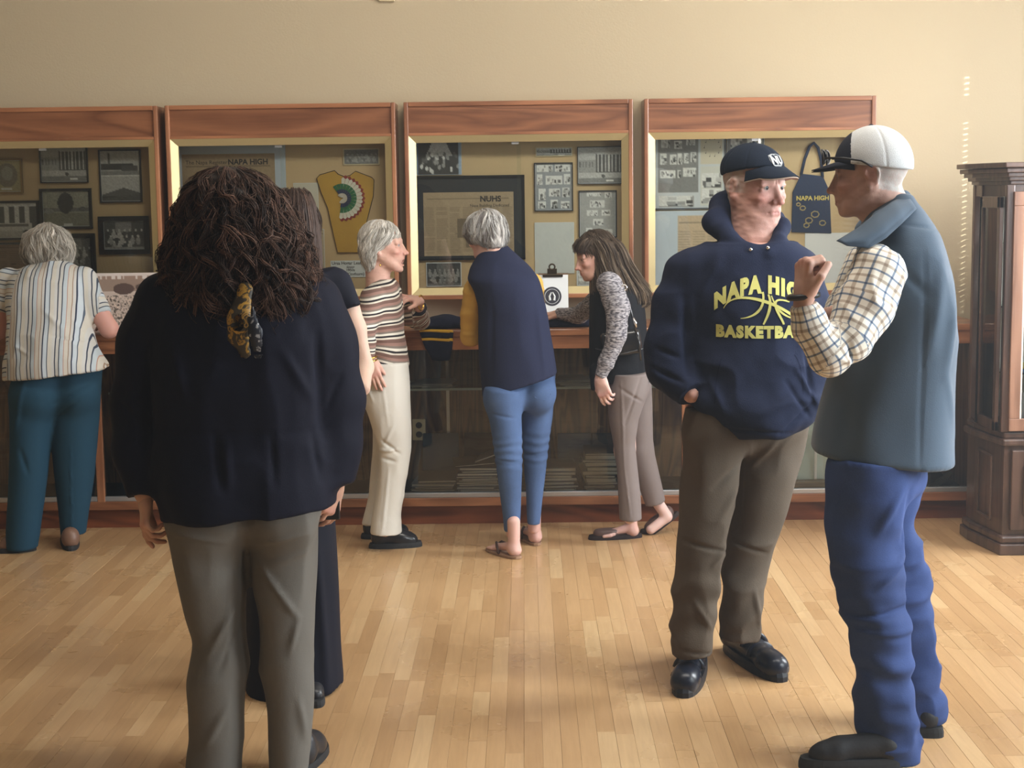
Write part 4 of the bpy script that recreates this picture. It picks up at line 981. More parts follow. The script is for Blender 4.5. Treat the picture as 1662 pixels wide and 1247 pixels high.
def head(pos, face, roll, neck, nr, scale=1.0, skin=(.62, .36, .27), mouth=0.0, brow=(.5, .45, .4), brow_amt=.5, age=1.0, lip=(.45, .18, .15), h=.003, jaw=1.0, wide=1.0, nose=1.0, hairline=None, frown=0.0, eyes=True):
    """one continuous head and neck; returns arrays and eye data. neck: world points from throat down"""
    R = frame(face, roll); pos = np.asarray(pos, float)
    loc = lambda p: ((np.asarray(p) - pos) @ R) / scale
    s = Sdf(.012)
    s.ell((0, .012, .030), (.074, .095, .086))
    s.ell((0, -.026, -.024), (.0625 * wide, .066, .084), k=.025)
    s.ell((0, -.036, -.064), (.048 * jaw, .052, .044), k=.02)
    s.ell((0, -.079, -.100 - .012 * mouth), (.021 * jaw, .016, .015), k=.022)
    for m in (-1, 1):
        s.cap((m * .055 * jaw, .004, -.044), (m * .025 * jaw, -.064, -.096 - .010 * mouth), .018, .015, k=.024)
        s.ell((m * .039, -.068, -.028), (.021, .018, .015), k=.020)
        s.cap((m * .012, -.0825, .0215 - .002 * frown), (m * .044, -.0720, .0205), .0095, .0085, k=.014)
        s.ell((m * .0335, -.0985, -.0005), (.0150, .0150, .0115), k=.010, op='s')
        s.ell((m * .0320, -.0728, .000), (.0135, .0135, .0135), k=.002)
        s.cap((m * .0180, -.0815, -.0092), (m * .0460, -.0755, -.0080), .0066, .0058, k=.004)     # lower lid
        s.cap((m * .0180, -.0830, .0101), (m * .0465, -.0765, .0085), .0077, .0072, k=.004)       # upper lid
        s.cap((m * .0220, -.0790, -.015), (m * .040, -.0735, -.018), .0050, .005, k=.008)         # pouch under the eye
        s.ell((m * .0745, .014, -.006), (.0070, .0195, .0315), rot=np.array([[1, 0, 0], [0, math.cos(.25), -math.sin(.25)], [0, math.sin(.25), math.cos(.25)]]), k=.010)
        s.torus((m * .0785, .015, -.002), .0185, .0042, ([0, 1, 0], [0, .2, .98]), k=.005)
        s.ell((m * .077, .004, -.034), (.006, .009, .010), k=.008)
        s.ell((m * .0860, .008, -.006), (.0065, .0095, .014), k=.005, op='s')
    s.cap((0, -.074, .010), (0, -.086, -.040), .014, .0185, k=.012)
    s.cap((0, -.0850, .010), (0, -.1085, -.0330), .0080, .0100, k=.008)
    s.ell((0, -.1120 - .002 * nose, -.0380), (.0110 * nose, .0105, .0095), k=.006)
    for m in (-1, 1):
        s.ell((m * .0130 * nose, -.1000, -.0410), (.0085 * nose, .0110, .0080), k=.007)
        s.ell((m * .0072, -.107, -.0490), (.0032, .006, .003), k=.002, op='s')
        if age: 
            s.cap((m * .0190, -.0990, -.0400), (m * .0330, -.0850, -.0760), .0024 * age, .0016, k=.007, op='s')
            s.cap((m * .026, -.090, -.080), (m * .028, -.078, -.098), .0016 * age, .0012, k=.006, op='s')
            s.ell((m * .036, -.050, -.088), (.014, .022, .014), k=.02)
    s.ell((0, -.078, -.066), (.033, .0215, .026), k=.016)
    if mouth > 0:
        s.ell((0, -.090, -.072 - .006 * mouth), (.017, .024, .006 + .008 * mouth), k=.003, op='s')
        s.cap((-.012, -.0975, -.0635), (.012, -.0975, -.0635), .0040, k=.004); s.cap((-.011, -.0935, -.083 - .012 * mouth), (.011, -.0935, -.083 - .012 * mouth), .0045, k=.004)
    else:
        s.cap((-.015, -.0945, -.0668), (.015, -.0945, -.0668), .0050, k=.005); s.cap((-.014, -.0940, -.0770), (.014, -.0940, -.0770), .0054, k=.005)
        s.cap((-.026, -.0890, -.0730), (0, -.1015, -.0715), .0014, k=.003, op='s'); s.cap((.026, -.0890, -.0730), (0, -.1015, -.0715), .0014, k=.003, op='s')
    if frown:
        for m in (-1, 1): s.cap((m * .0055, -.093, .012), (m * .006, -.091, .034), .0015, k=.005, op='s')
    if age:
        for zz in (.042, .054): s.cap((-.03, -.083, zz), (.03, -.083, zz), .0012 * age, k=.004, op='s')
        s.cap((.0, -.086, -.088), (.0, -.086, -.088), .001)
    nk = [loc(p) for p in neck]; s.cap((0, .022, -.045), nk[0], min(.052, nr[0] / scale), nr[0] / scale, k=.03)
    s.cap((0, -.030, -.080), nk[0] + (0, -.012, 0), .026, nr[0] * .6 / scale, k=.03)
    for i in range(len(nk) - 1): s.cap(nk[i], nk[i + 1], nr[i] / scale, nr[i + 1] / scale, k=.03)
    V, Q = s.mesh(h); V = smooth(V, Q, 1, .4); Nn = normals(V, Q)
    if age: V = V + Nn * (.0008 * age * vnoise(V * np.array([60, 60, 120])) + .0006 * age * vnoise(V * 38))[:, None]
    c = np.tile(np.array(skin, float), (len(V), 1)); x, y, z = V.T; ax = np.abs(x); frontm = (y < -.03)
    c *= (1 + .05 * vnoise(V * 45) + .04 * vnoise(V * 160))[:, None]
    red = gauss(np.hypot(ax - .040, z + .030), .024) * frontm + .9 * gauss(np.hypot(x, z + .040), .016) * (y < -.095) + .8 * gauss(np.hypot(y - .014, z + .006), .03) * (ax > .072)
    c = c * (1 - np.clip(red, 0, 1)[:, None] * np.array([.02, .20, .20]))
    lipm = np.clip(gauss((z + .0715 + .006 * mouth) / (.0085 + .010 * mouth), 1.0) * gauss(x / .0195, 1.0) * 1.4, 0, 1) * (y < -.084)
    c = lerp(c, np.array(lip), np.clip(lipm * .75, 0, 1)[:, None])
    if mouth > 0:
        ins = (((x / .0165) ** 2 + ((z + .072 + .006 * mouth) / (.006 + .008 * mouth)) ** 2) < 1.0) & (y < -.055) & (y > -.095); c[ins] = (.05, .012, .010)
    bw = gauss((z - .0265 - .10 * (ax - .03)) / .0058, 1.0) * ((ax > .012) & (ax < .050)) * (y < -.07) * brow_amt
    c = lerp(c, np.array(brow), np.clip(bw, 0, 1)[:, None])
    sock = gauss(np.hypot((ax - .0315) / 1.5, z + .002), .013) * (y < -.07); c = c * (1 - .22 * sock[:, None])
    if hairline is not None:
        hc, fn = hairline; m = np.clip(fn(x, y, z), 0, 1) * (.75 + .25 * vnoise(V * 300)); c = lerp(c, np.array(hc), np.clip(m, 0, 1)[:, None])
    W = pos + scale * (V @ R.T)
    ed = [(pos + scale * (R @ np.array([m * .0320, -.0738, .0008])), .0133 * scale) for m in (-1, 1)] if eyes else []
    return (W, Q, c), R, ed
def add_eyes(ed, R, parent, iris=(.12, .20, .28), gaze=(0, -1, 0)):
    g = R @ (np.array(gaze, float) / np.linalg.norm(gaze))
    for c, r in ed:
        n1, n2 = 20, 28; a = np.linspace(0, math.pi, n1)[:, None]; b = np.linspace(0, 2 * math.pi, n2, endpoint=False)[None]
        ux = np.cross(g, [0, 0, 1.0]); ux /= np.linalg.norm(ux); uz = np.cross(ux, g)
        D = (np.cos(a)[..., None] * g + (np.sin(a) * np.cos(b))[..., None] * ux + (np.sin(a) * np.sin(b))[..., None] * uz).reshape(-1, 3)
        A = np.repeat(a[:, 0], n2); col = np.where(A[:, None] < .24, (.008,) * 3, np.where(A[:, None] < .52, iris, (.42, .36, .33)))
        i, j = np.meshgrid(np.arange(n1 - 1), np.arange(n2), indexing='ij'); i, j = i.ravel(), j.ravel(); k = (j + 1) % n2
        mesh_obj('eye', c + D * r, np.stack([i * n2 + j, i * n2 + k, (i + 1) * n2 + k, (i + 1) * n2 + j], 1), M['eye'], parent, True, {'col': np.concatenate([col, np.ones((len(D), 1))], 1)})
def hand(wrist, d, palm, side, curl=(.35, .4, .45, .5), thumb=(.5, .3), spread=.12, scale=1.0, skin=(.62, .36, .27), h=.0035, forearm=None, fr=.028, wr=.021, nails=True):
    """d: direction the hand points, palm: direction the palm faces, side: +1/-1 which side the thumb is on (along d x palm)"""
    d = np.asarray(d, float); d /= np.linalg.norm(d); pn = np.asarray(palm, float); pn = pn - d * (pn @ d); pn /= np.linalg.norm(pn); t = np.cross(d, pn) * side
    o = np.asarray(wrist, float); W = lambda a, b, c: o + scale * (a * d + b * t + c * pn)
    s = Sdf(.006); lat = (.027, .009, -.009, -.026); ln = (.070, .078, .072, .056); base = (.090, .094, .090, .082); rad = (.0088, .0090, .0085, .0074)
    flat = (pn, .72)
    s.cap(W(-.01, 0, 0), W(.03, 0, 0), wr * scale, .026 * scale, k=.02, flat=(pn, .75))
    for i in range(4):
        s.cap(W(.02, lat[i] * .55, 0), W(base[i], lat[i], .0), .0145 * scale, .0110 * scale, k=.012, flat=(pn, .9))
    s.cap(W(.015, .016, .004), W(.045, .030, .010), .015 * scale, .012 * scale, k=.016)
    if forearm is not None: s.cap(forearm, o, fr * scale, wr * scale, k=.01)
    tips = []
    for i in range(4):
        p = np.array([base[i], lat[i], 0.]); ang = 0; sp = (lat[i] / .027) * spread
        for q, (fl, am) in enumerate(((.45, .9), (.31, 1.15), (.24, .8))):
            ang += curl[i] * am; v = np.array([math.cos(ang) * math.cos(sp), math.cos(ang) * math.sin(sp), math.sin(ang)]); e = p + v * ln[i] * fl
            s.cap(W(*p), W(*e), rad[i] * (1 - .08 * q) * scale, rad[i] * (1 - .08 * (q + 1)) * scale, k=.003 if q else .006); p0 = p; p = e
        nn = np.array([-math.sin(ang), 0, math.cos(ang)]); tips.append((W(*(p - v * .004 - nn * rad[i] * .75)), rad[i]))
    a0 = thumb[0]; p = np.array([.030, .028, .008]); v = np.array([math.cos(a0), math.sin(a0) * .85, math.sin(a0) * .5]); v /= np.linalg.norm(v)
    q = p + v * .040; s.cap(W(*p), W(*q), .0125 * scale, .0100 * scale, k=.008)
    a1 = thumb[1]; v2 = np.array([math.cos(a0 - a1), math.sin(a0 - a1) * .85, math.sin(a0) * .5 + .5 * a1]); v2 /= np.linalg.norm(v2); e = q + v2 * .034
    s.cap(W(*q), W(*e), .0100 * scale, .0082 * scale, k=.003)
    V, Q = s.mesh(h, 8); V = smooth(V, Q, 1, .3)
    c = np.tile(np.array(skin, float), (len(V), 1)) * (1 + .10 * vnoise(V * 60))[:, None]
    kn = np.zeros(len(V))
    for i in range(4): kn += gauss(np.linalg.norm(V - W(base[i], lat[i], -.008), axis=1), .012)
    for tp, r in tips: kn += .8 * gauss(np.linalg.norm(V - tp, axis=1), .010)
    c *= 1 - np.clip(kn, 0, 1)[:, None] * np.array([0, .14, .12])
    return V, Q, c
def core(rows, limbs, skin):
    """slim trunk and limbs under the clothes"""
    s = Sdf(.03); s.stack(rows, e=2.2)
    for pts, rr in limbs: s.chain(pts, rr)
    V, Q = s.mesh(.014, 8); return V, Q, np.tile(np.array(skin, float), (len(V), 1))
def body_obj(parts, root, mat=None):
    V, Q, C = join(parts); return mesh_obj('body', V, Q, mat or M['skin'], root, True, {'col': np.concatenate([C, np.ones((len(C), 1))], 1)})
def wrinkle(V, Q, specs):
    for sp in specs:
        Nn = normals(V, Q)
        if sp[0] == 'n': d = sp[1] * fbm(V * np.array(sp[2]), 2)
        elif sp[0] == 'r': d = sp[1] * (1 - 2.2 * np.abs(vnoise(V * np.array(sp[2]) + sp[1] * 991)) - .3)
        elif sp[0] == 'c':       # crease or ridge between two points seen from the front: (p, q, amp, width)
            a, b, am, wd = sp[1:5]; a = np.asarray(a)[[0, 2]]; b = np.asarray(b)[[0, 2]]; p = V[:, [0, 2]]; ab = b - a
            t = np.clip(((p - a) @ ab) / (ab @ ab + 1e-9), 0, 1); dd = np.linalg.norm(p - a - t[:, None] * ab, axis=1)
            d = am * gauss(dd, wd) * np.sin(np.pi * np.clip(t * .8 + .1, 0, 1)) * np.clip(-Nn[:, 1] * 1.5, 0, 1)
        elif sp[0] == 'f': d = sp[1](V, Nn)
        V = V + Nn * d[:, None]
    return V
def garment(name, s, mat, root, h=.007, wr=(), attrs=None, sm=1, label=None, post=None):
    V, Q = s.mesh(h)
    if sm: V = smooth(V, Q, sm, .5)
    if wr: V = wrinkle(V, Q, wr)
    if post is not None: V = post(V)
    o = mesh_obj(name, V, Q, mat, root, True, attrs(V) if attrs else None)
    if label: o['label'] = label
    return o
def rows(data, Y):
    """(y, xl, xr, half depth[, depth]) measured in the photo -> slices"""
    out = []
    for r in data:
        D = r[4] if len(r) > 4 else Y
        a, b = P(r[1], r[0], D), P(r[2], r[0], D); out.append(((a[2] + b[2]) / 2, (a[0] + b[0]) / 2, D, (b[0] - a[0]) / 2, r[3]))
    return out
def pts(data): return [P(*d) for d in data]
def trous(s, data, Y, dr=1.0, top=None, k=.02, e=2.1):
    """one trouser leg as a stack"""
    return s.stack(rows([(y, a, b, S((b - a) / 2, Y) * dr) + tuple(r) for y, a, b, *r in data], Y), k=k, e=e)
def locks(paths, rad, cols, mat, name, parent, taper=.25):
    """paths (n,m,3): thin three sided tubes with colour"""
    n, m, _ = paths.shape; T = np.gradient(paths, axis=1); T /= np.linalg.norm(T, axis=2, keepdims=True) + 1e-9
    ref = RNG.normal(0, 1, (n, 1, 3)); U = np.cross(T, ref); U /= np.linalg.norm(U, axis=2, keepdims=True) + 1e-9; Wv = np.cross(T, U)
    r = (np.asarray(rad)[:, None] if np.ndim(rad) else rad) * (taper + (1 - taper) * np.sin(np.pi * np.clip(np.linspace(.12, .97, m), 0, 1)))[None]
    V = np.stack([paths + r[..., None] * (math.cos(a) * U + math.sin(a) * Wv) for a in (0, 2.094, 4.189)], 2).reshape(-1, 3)
    i, j, k = np.meshgrid(np.arange(n), np.arange(m - 1), np.arange(3), indexing='ij'); i, j, k = i.ravel(), j.ravel(), k.ravel()
    a = (i * m + j) * 3; Fq = np.stack([a + k, a + (k + 1) % 3, a + 3 + (k + 1) % 3, a + 3 + k], 1)
    C = np.repeat(cols, m * 3, 0)
    return mesh_obj(name, V, Fq, mat, parent, True, {'col': np.concatenate([C, np.ones((len(C), 1))], 1)})
def hull_hair(hull, n, root, mat, cols, zr, ln, curl=.0, freq=40, rad=.0016, th=(0, 6.2832), rho=(.75, 1.02), m=18, base=True, basecol=None, wave=.0, swirl=.3, e=2.1, drift=(0, 0), bh=.006, bump=.010, name='hair', z0=None, flare=0.0, clump=1, cw=.0035):
    """locks running down a hull of horizontal slices; zr = (low, high) fractions for roots; ln = lengths"""
    A = np.array(sorted(hull), float); zs = np.linspace(A[0, 0], A[-1, 0], 60); B = np.stack([np.interp(zs, A[:, 0], A[:, i]) for i in range(5)], 1)
    H0, H1 = A[0, 0], A[-1, 0]; r = RNG
    t0 = th[0] + (th[1] - th[0]) * r.random(n); zst = H0 + (H1 - H0) * (zr[0] + (zr[1] - zr[0]) * r.random(n) ** .7); L = ln[0] + (ln[1] - ln[0]) * r.random(n)
    q = np.linspace(0, 1, m)[None]; z = zst[:, None] - L[:, None] * q; 
    if z0 is not None: z = np.maximum(z, z0 + .01 * r.random((n, 1)))
    z = np.maximum(z, H0 - .004)
    rh = (rho[0] + (rho[1] - rho[0]) * r.random(n) ** .6)[:, None] * (1 + flare * q); tt = t0[:, None] + swirl * r.normal(0, 1, (n, 1)) * q
    xc, yc, rx, ry = [np.interp(z, B[:, 0], B[:, i]) for i in (1, 2, 3, 4)]
    ph = r.random((n, 1)) * 6.28; sg = r.choice([-1, 1], (n, 1)); cr = curl * (.5 + r.random((n, 1))) * np.minimum(1, .3 + q * 1.5)
    fq = freq * (.7 + .6 * r.random((n, 1)))
    arc = (zst[:, None] - z)
    c_, s_ = np.cos(tt), np.sin(tt)
    x = xc + rh * rx * np.sign(c_) * np.abs(c_) ** (2 / e) + cr * np.cos(ph + fq * arc * sg) + drift[0] * q ** 2
    y = yc + rh * ry * np.sign(s_) * np.abs(s_) ** (2 / e) + cr * np.sin(ph + fq * arc * sg) + drift[1] * q ** 2
    z = z + cr * .6 * np.sin(ph * 2 + fq * arc * 1.3)
    pth = np.stack([x, y, z], 2)
    C = np.array(cols, float); pick = r.integers(0, len(C), n); cc = C[pick] * (.8 + .4 * r.random((n, 1)))
    if clump > 1:     # each guide becomes a bundle of finer strands that part a little towards the tip
        off = r.normal(0, 1, (n, clump, 1, 3)) * cw * (.55 + .8 * q.reshape(1, 1, -1, 1)); pth = (pth[:, None] + off).reshape(n * clump, m, 3); cc = np.repeat(cc, clump, 0) * (.75 + .5 * r.random((n * clump, 1))); n = n * clump
    o = locks(pth, rad * (.6 + .8 * r.random(n)), cc, mat, name, root)
    if base:
        s = Sdf(.01); s.stack([(z_ - .006, x_, y_, a_ * .91, b_ * .91) for z_, x_, y_, a_, b_ in hull], e=e); V, Q = s.mesh(bh); V = smooth(V, Q, 2)
        V = V + normals(V, Q) * (bump * fbm(V * 28, 2))[:, None]
        bc = np.array(basecol if basecol is not None else C.mean(0) * .7); C2 = np.tile(bc, (len(V), 1)) * (1 + .35 * vnoise(V * np.array([140, 140, 30])))[:, None]
        mesh_obj('hair_mass', V, Q, mat, o, True, {'col': np.concatenate([np.clip(C2, 0, 1), np.ones((len(V), 1))], 1)})
    return o
M['hair'] = attr_mat('hair_strands', rough=.55, spec=.25)
M['hair_soft'] = attr_mat('grey_hair_strands', rough=.6, spec=.25)

def shoe(heel, toe, root, mat, sole_mat, width=.046, hgt=.060, sole=.020, name='shoe', heel_h=0.0, lift=0.0, ankle=True, toe_r=1.0, pitch=0.0, low=False, h=.005, cut_top=None, extra=None, blunt=.9):
    """shoe from the back of the heel to the tip of the toe on the floor"""
    a = np.asarray(heel, float).copy(); b = np.asarray(toe, float).copy(); a[2] = b[2] = 0; L = np.linalg.norm(b - a); d = (b - a) / L; n = np.array([-d[1], d[0], 0]); up = np.array([0, 0, 1.0])
    cp, sp_ = math.cos(pitch), math.sin(pitch)
    def W(x, y, z):      # pitch lifts the heel about the ball of the foot
        x0 = .72 * L; xr, zr_ = x0 + (x - x0) * cp + z * sp_ * 1.0, -(x - x0) * sp_ + z * cp
        if x > x0: xr, zr_ = x, z
        return a + d * xr + n * y + up * (zr_ + lift)
    s = Sdf(.02); w_ = width; s0 = sole
    s.ell(W(.042, 0, s0 + .022), (w_ * .72, w_ * .72, .034))
    s.cap(W(.05, 0, s0 + .022), W(L - .07, 0, s0 + .012), w_ * .70, w_ * .72, k=.02)
    s.cap(W(L - .095, 0, s0 + .010), W(L - .048, 0, s0 + .006), w_ * .86, w_ * .80 * blunt, k=.02)
    if not low:
        s.cap(W(.055, 0, s0 + .045), W(L * .60, 0, s0 + .030), w_ * .62, w_ * .60, k=.03)
        if ankle: s.cap(W(.050, 0, s0 + .04), W(.050, 0, s0 + hgt), w_ * .74, w_ * .70, k=.02)
    lo = a - .25; hi = a + .45; lo[2] = -.1; hi[2] = .3
    dn = W(.1, 0, 0) - W(.1, 0, 1); dn2 = dn
    s.plane(W(.3 * L, 0, s0 * .6), W(.3 * L, 0, -1) - W(.3 * L, 0, 0), a + np.array([-.4, -.4, -.1]), a + np.array([.4, .4, .3]))
    if cut_top is not None: s.plane(W(.05, 0, cut_top), (0, 0, 1), a - .4, a + .4)
    V, Q = s.mesh(h, 8); V = smooth(V, Q, 2)
    o = mesh_obj(name, V, Q, mat, root, True)
    k = 26; ol = []
    for i in range(k):
        t = 2 * math.pi * i / k; cx = math.cos(t); x = L / 2 + (L / 2 + .004) * np.sign(cx) * abs(cx) ** .9
        wd = w_ * (1.02 * (.80 + .24 * x / L) if x < L * .72 else 1.0) * (1 if x < L * .8 else 1.0); y = wd * np.sign(math.sin(t)) * abs(math.sin(t)) ** .75; ol.append((x, y))
    V = [W(x, y, 0 if (heel_h == 0 or x < L * .33 or x > L * .55) else heel_h * .5) for x, y in ol] + [W(x, y, s0 * .55) for x, y in ol] + [W(L / 2 + (x - L / 2) * .965, y * .95, s0 + .002) for x, y in ol]
    F = [tuple(range(k - 1, -1, -1)), tuple(range(2 * k, 3 * k))] + [(r_ * k + i, r_ * k + (i + 1) % k, (r_ + 1) * k + (i + 1) % k, (r_ + 1) * k + i) for r_ in (0, 1) for i in range(k)]
    mesh_obj('sole', np.array(V), F, sole_mat, o)
    if extra: extra(o, W, L)
    return o
def on_surface(obj, pxs, off=.0025, near=3.0):
    """drop points measured in the photo onto the front of a garment"""
    me = obj.data; n = len(me.vertices); co = np.empty(n * 3); me.vertices.foreach_get('co', co)
    key = obj.name
    if key not in _BVH: _BVH[key] = BVHTree.FromPolygons([Vector(c) for c in co.reshape(-1, 3)], [tuple(p.vertices) for p in me.polygons])
    t = _BVH[key]; out = []
    for a, b in pxs:
        p = P(a, b, near); d = Vector(p - CAMP).normalized(); h_, nn, _, _ = t.ray_cast(Vector(p), d)
        out.append(np.array(h_) - np.array(d) * off if h_ is not None else P(a, b, 4.75))
    return np.array(out)
_BVH = {}
def brim_cap(pos, R, sc, root, crown_mat, brim_mat, under_mat, back_mat=None, split=-.02, tilt=.10, zc=.040, brim_l=.072, brim_w=.080, curve=9.0, droop=.25, name='cap', fit=1.0, high=.088):
    W = lambda V: pos + sc * (np.asarray(V) @ R.T)
    s = Sdf(.004); s.ell((0, .010, zc), (.0835 * fit, .104 * fit, high)); s.plane((0, 0, zc - .002), (0, -tilt, -1), (-.2, -.2, -.2), (.2, .2, .2))
    V, Q = s.mesh(.0035); V = smooth(V, Q, 1)
    ang = np.arctan2(V[:, 0], V[:, 1] - .01); V = V - normals(V, Q) * (.0016 * gauss((np.abs((ang % (math.pi / 3)) - 0) - 0), .045) + .0016 * gauss((ang % (math.pi / 3)) - math.pi / 3, .045))[:, None]
    if back_mat is not None:
        c = V[Q].mean(1); mi = (c[:, 1] > split).astype(np.int32); o = mesh_obj(name, W(V), Q, [crown_mat, back_mat], root, True, mi=mi)
    else: o = mesh_obj(name, W(V), Q, crown_mat, root, True)
    nu, nv = 25, 8; top = []
    for j in range(nv):
        for i in range(nu):
            am = 1.15; a = 2 * am * (i / (nu - 1) - .5); f = j / (nv - 1); ex = math.sqrt(max(0, 1 - (a / am) ** 2))
            xi, yi = .078 * fit * math.sin(a), .010 - .099 * fit * math.cos(a)
            xo, yo = brim_w / .076 * .078 * math.sin(a) * (1 + .04 * ex), yi - brim_l * ex
            x, y = xi + (xo - xi) * f, yi + (yo - yi) * f
            top.append((x, y, zc + .003 + tilt * -(y) * .0 - curve * x * x * (.35 + .65 * f) + droop * (y + .08) * (1 if y < -.08 else 0) + (.0)))
    top = np.array(top); top[:, 2] += tilt * (-(top[:, 1])) * -1 * -1 * .9
    idx = lambda i, j: j * nu + i; k = len(top)
    for nm, off, m_, fl in (('brim', .0022, brim_mat, 0), ('brim_lining', -.0022, under_mat, 1)):
        A = top.copy(); A[:, 2] += off; B = A.copy(); B[:, 2] -= .002
        F = []
        for j in range(nv - 1):
            for i in range(nu - 1):
                q = (idx(i, j), idx(i, j + 1), idx(i + 1, j + 1), idx(i + 1, j)); F += [q, tuple(k + t for t in q[::-1])]
        for i in range(nu - 1): q = (idx(i, nv - 1), k + idx(i, nv - 1), k + idx(i + 1, nv - 1), idx(i + 1, nv - 1)); F.append(q)
        mesh_obj(nm, W(np.concatenate([A, B])), F, m_, o, True)
    b = Sdf(); b.ell((0, .010, zc + high - .001), (.008, .008, .004)); V, Q = b.mesh(.0025, 6); mesh_obj('top_button', W(V), Q, brim_mat, o, True)
    return o, W
def shrink(rws, f=.8, drop=1): return [(z, x, y, a * f, b * f) for z, x, y, a, b in sorted(rws)[drop:]]
def stripes_mat(name, stops, period, attr='uvw', axis=0, rough=.9, bump=.25, bscale=350, warp=0.0):
    """repeating colour bands along an attribute coordinate (metres); stops: (fraction, colour)"""
    m, nt, b = _mat(name); L = nt.links.new
    a = N(nt, 'ShaderNodeAttribute', attribute_name=attr); sp_ = N(nt, 'ShaderNodeSeparateXYZ'); L(a.outputs['Vector'], sp_.inputs[0])
    ml = N(nt, 'ShaderNodeMath', operation='MULTIPLY', i_1=1.0 / period); L(sp_.outputs[axis], ml.inputs[0])
    fr = N(nt, 'ShaderNodeMath', operation='FRACT'); L(ml.outputs[0], fr.inputs[0])
    r = ramp(nt, stops, 'CONSTANT'); L(fr.outputs[0], r.inputs[0]); L(r.outputs[0], b.inputs['Base Color'])
    b.inputs['Roughness'].default_value = rough; b.inputs['Specular IOR Level'].default_value = .25
    tc = N(nt, 'ShaderNodeTexCoord'); n = N(nt, 'ShaderNodeTexNoise', i_Scale=bscale, i_Detail=3.0); L(tc.outputs['Object'], n.inputs['Vector'])
    bp = N(nt, 'ShaderNodeBump', i_Strength=bump, i_Distance=.002); L(n.outputs[0], bp.inputs['Height']); L(bp.outputs[0], b.inputs['Normal'])
    return m
def chain_uv(V, chains):
    """along / around coordinates of the nearest limb segment"""
    best = np.full(len(V), 9.); U = np.zeros((len(V), 3))
    for ch in chains:
        acc = 0
        for a, b in zip(ch[:-1], ch[1:]):
            a, b = np.asarray(a), np.asarray(b); ab = b - a; L = np.linalg.norm(ab); t = ((V - a) @ ab) / L ** 2; tc = np.clip(t, 0, 1)
            d = V - a - tc[:, None] * ab; r = np.linalg.norm(d, axis=1); ax = ab / L; e1 = np.cross(ax, [0, 1.0, 0]); e1 /= np.linalg.norm(e1) + 1e-9; e2 = np.cross(ax, e1)
            th = np.arctan2(d @ e2, d @ e1); m = r < best
            U[m, 0] = (acc + t * L)[m]; U[m, 1] = (th * .055)[m]; best = np.minimum(best, r); acc += L
    return U

# ================================================================ the people
SK = (.56, .33, .25); SK_OLD = (.60, .36, .29); SK_PALE = (.66, .45, .36)
def mkperson(loc, label): return empty('person', (loc[0], loc[1], 0), label, 'person', None)
def mkbody(root, head_part, hands, trunk, limbs, skin):
    b = body_obj(([head_part] if head_part else []) + [x for x in hands if x is not None] + [core(trunk, limbs, skin)], root); return b
def ripple(f, amp, z0, z1, seed=0):
    """soft stacked folds round a leg between heights z0..z1"""
    def g(V, Nn):
        z = V[:, 2]; wv = np.sin(z * f + 2.2 * vnoise(V * 9 + seed) + 1.3 * np.sin(V[:, 0] * 23 + seed)); m = np.clip((z - z0) / .05, 0, 1) * np.clip((z1 - z) / .08, 0, 1)
        return amp * wv * m
    return ('f', g)

# ---------------------------------------------------------------- woman with big curly hair, navy jacket, seen from behind
Y = 4.15
r1 = mkperson(P(405, 1250, Y), 'woman with big dark curly hair in a navy jacket and grey trousers, back turned')
jk = plain('navy_jacket_cloth', sr(20, 21, 36), .75, bump=.12, bscale=300)
tor = rows([(436, 300, 470, .08), (452, 266, 500, .11), (475, 250, 516, .13), (510, 242, 526, .14), (560, 236, 536, .15), (620, 240, 536, .155), (690, 244, 536, .155), (730, 244, 540, .165), (780, 252, 545, .18), (828, 266, 546, .19)], Y)
s = Sdf(.05); s.stack(tor, e=2.5, tilt=(.07, 0))
for hx in (345, 450): s.ell(P(hx, 800, Y - .07), (.10, .09, .09), k=.05)
zcut = P(400, 828, Y)[2]
s.plane((P(405, 0, Y)[0], Y, zcut), (.07, 0, -1), (-2, 3.6, zcut - .2), (0.2, 4.6, zcut + .06))
la = pts([(264, 496, Y + .02), (241, 560, Y + .03), (223, 660, Y + .03), (220, 730, Y + .01), (236, 803, Y - .03)]); ra = pts([(504, 494, Y + .02), (527, 560, Y + .03), (546, 650, Y + .03), (548, 720, Y + .02), (545, 782, Y)])
lr = [.080, .077, .072, .062, .052]; rr_ = [.080, .076, .068, .058, .048]
s.chain(la, lr, cut=True); s.chain(ra, rr_, cut=True)
wr = [('n', .006, (5, 5, 4)), ('r', .005, (8, 8, 5)), ('n', .0025, (16, 16, 7)), ('c', P(250, 694, Y), P(536, 690, Y), -.003, .005),
      ('c', P(366, 692, Y), P(380, 775, Y), -.008, .010), ('c', P(455, 690, Y), P(462, 770, Y), -.007, .009), ('c', P(515, 690, Y), P(530, 770, Y), -.007, .009), ('c', P(385, 700, Y), P(392, 770, Y), .006, .010),
      ('c', P(470, 560, Y), P(515, 640, Y), .007, .012), ('c', P(300, 560, Y), P(320, 640, Y), .006, .014), ('c', P(522, 540, Y), P(528, 700, Y), -.010, .010), ('c', P(248, 560, Y), P(250, 720, Y), -.010, .010),
      ('c', P(556, 610, Y), P(534, 660, Y), -.006, .008), ('c', P(200, 650, Y), P(235, 680, Y), -.006, .008)]
garment('jacket', s, jk, r1, .008, wr, sm=2)
gt = plain('grey_trouser_cloth', sr(104, 101, 96), .7, bump=.12, bscale=300, var=.05, vscale=3)
s = Sdf(.018)
L1 = [(800, 268, 405), (840, 270, 405), (900, 277, 403), (950, 288, 403), (1000, 299, 402), (1040, 310, 402), (1070, 307, 402), (1100, 304, 400), (1150, 309, 396), (1200, 313, 391), (1250, 306, 387), (1292, 306, 386)]
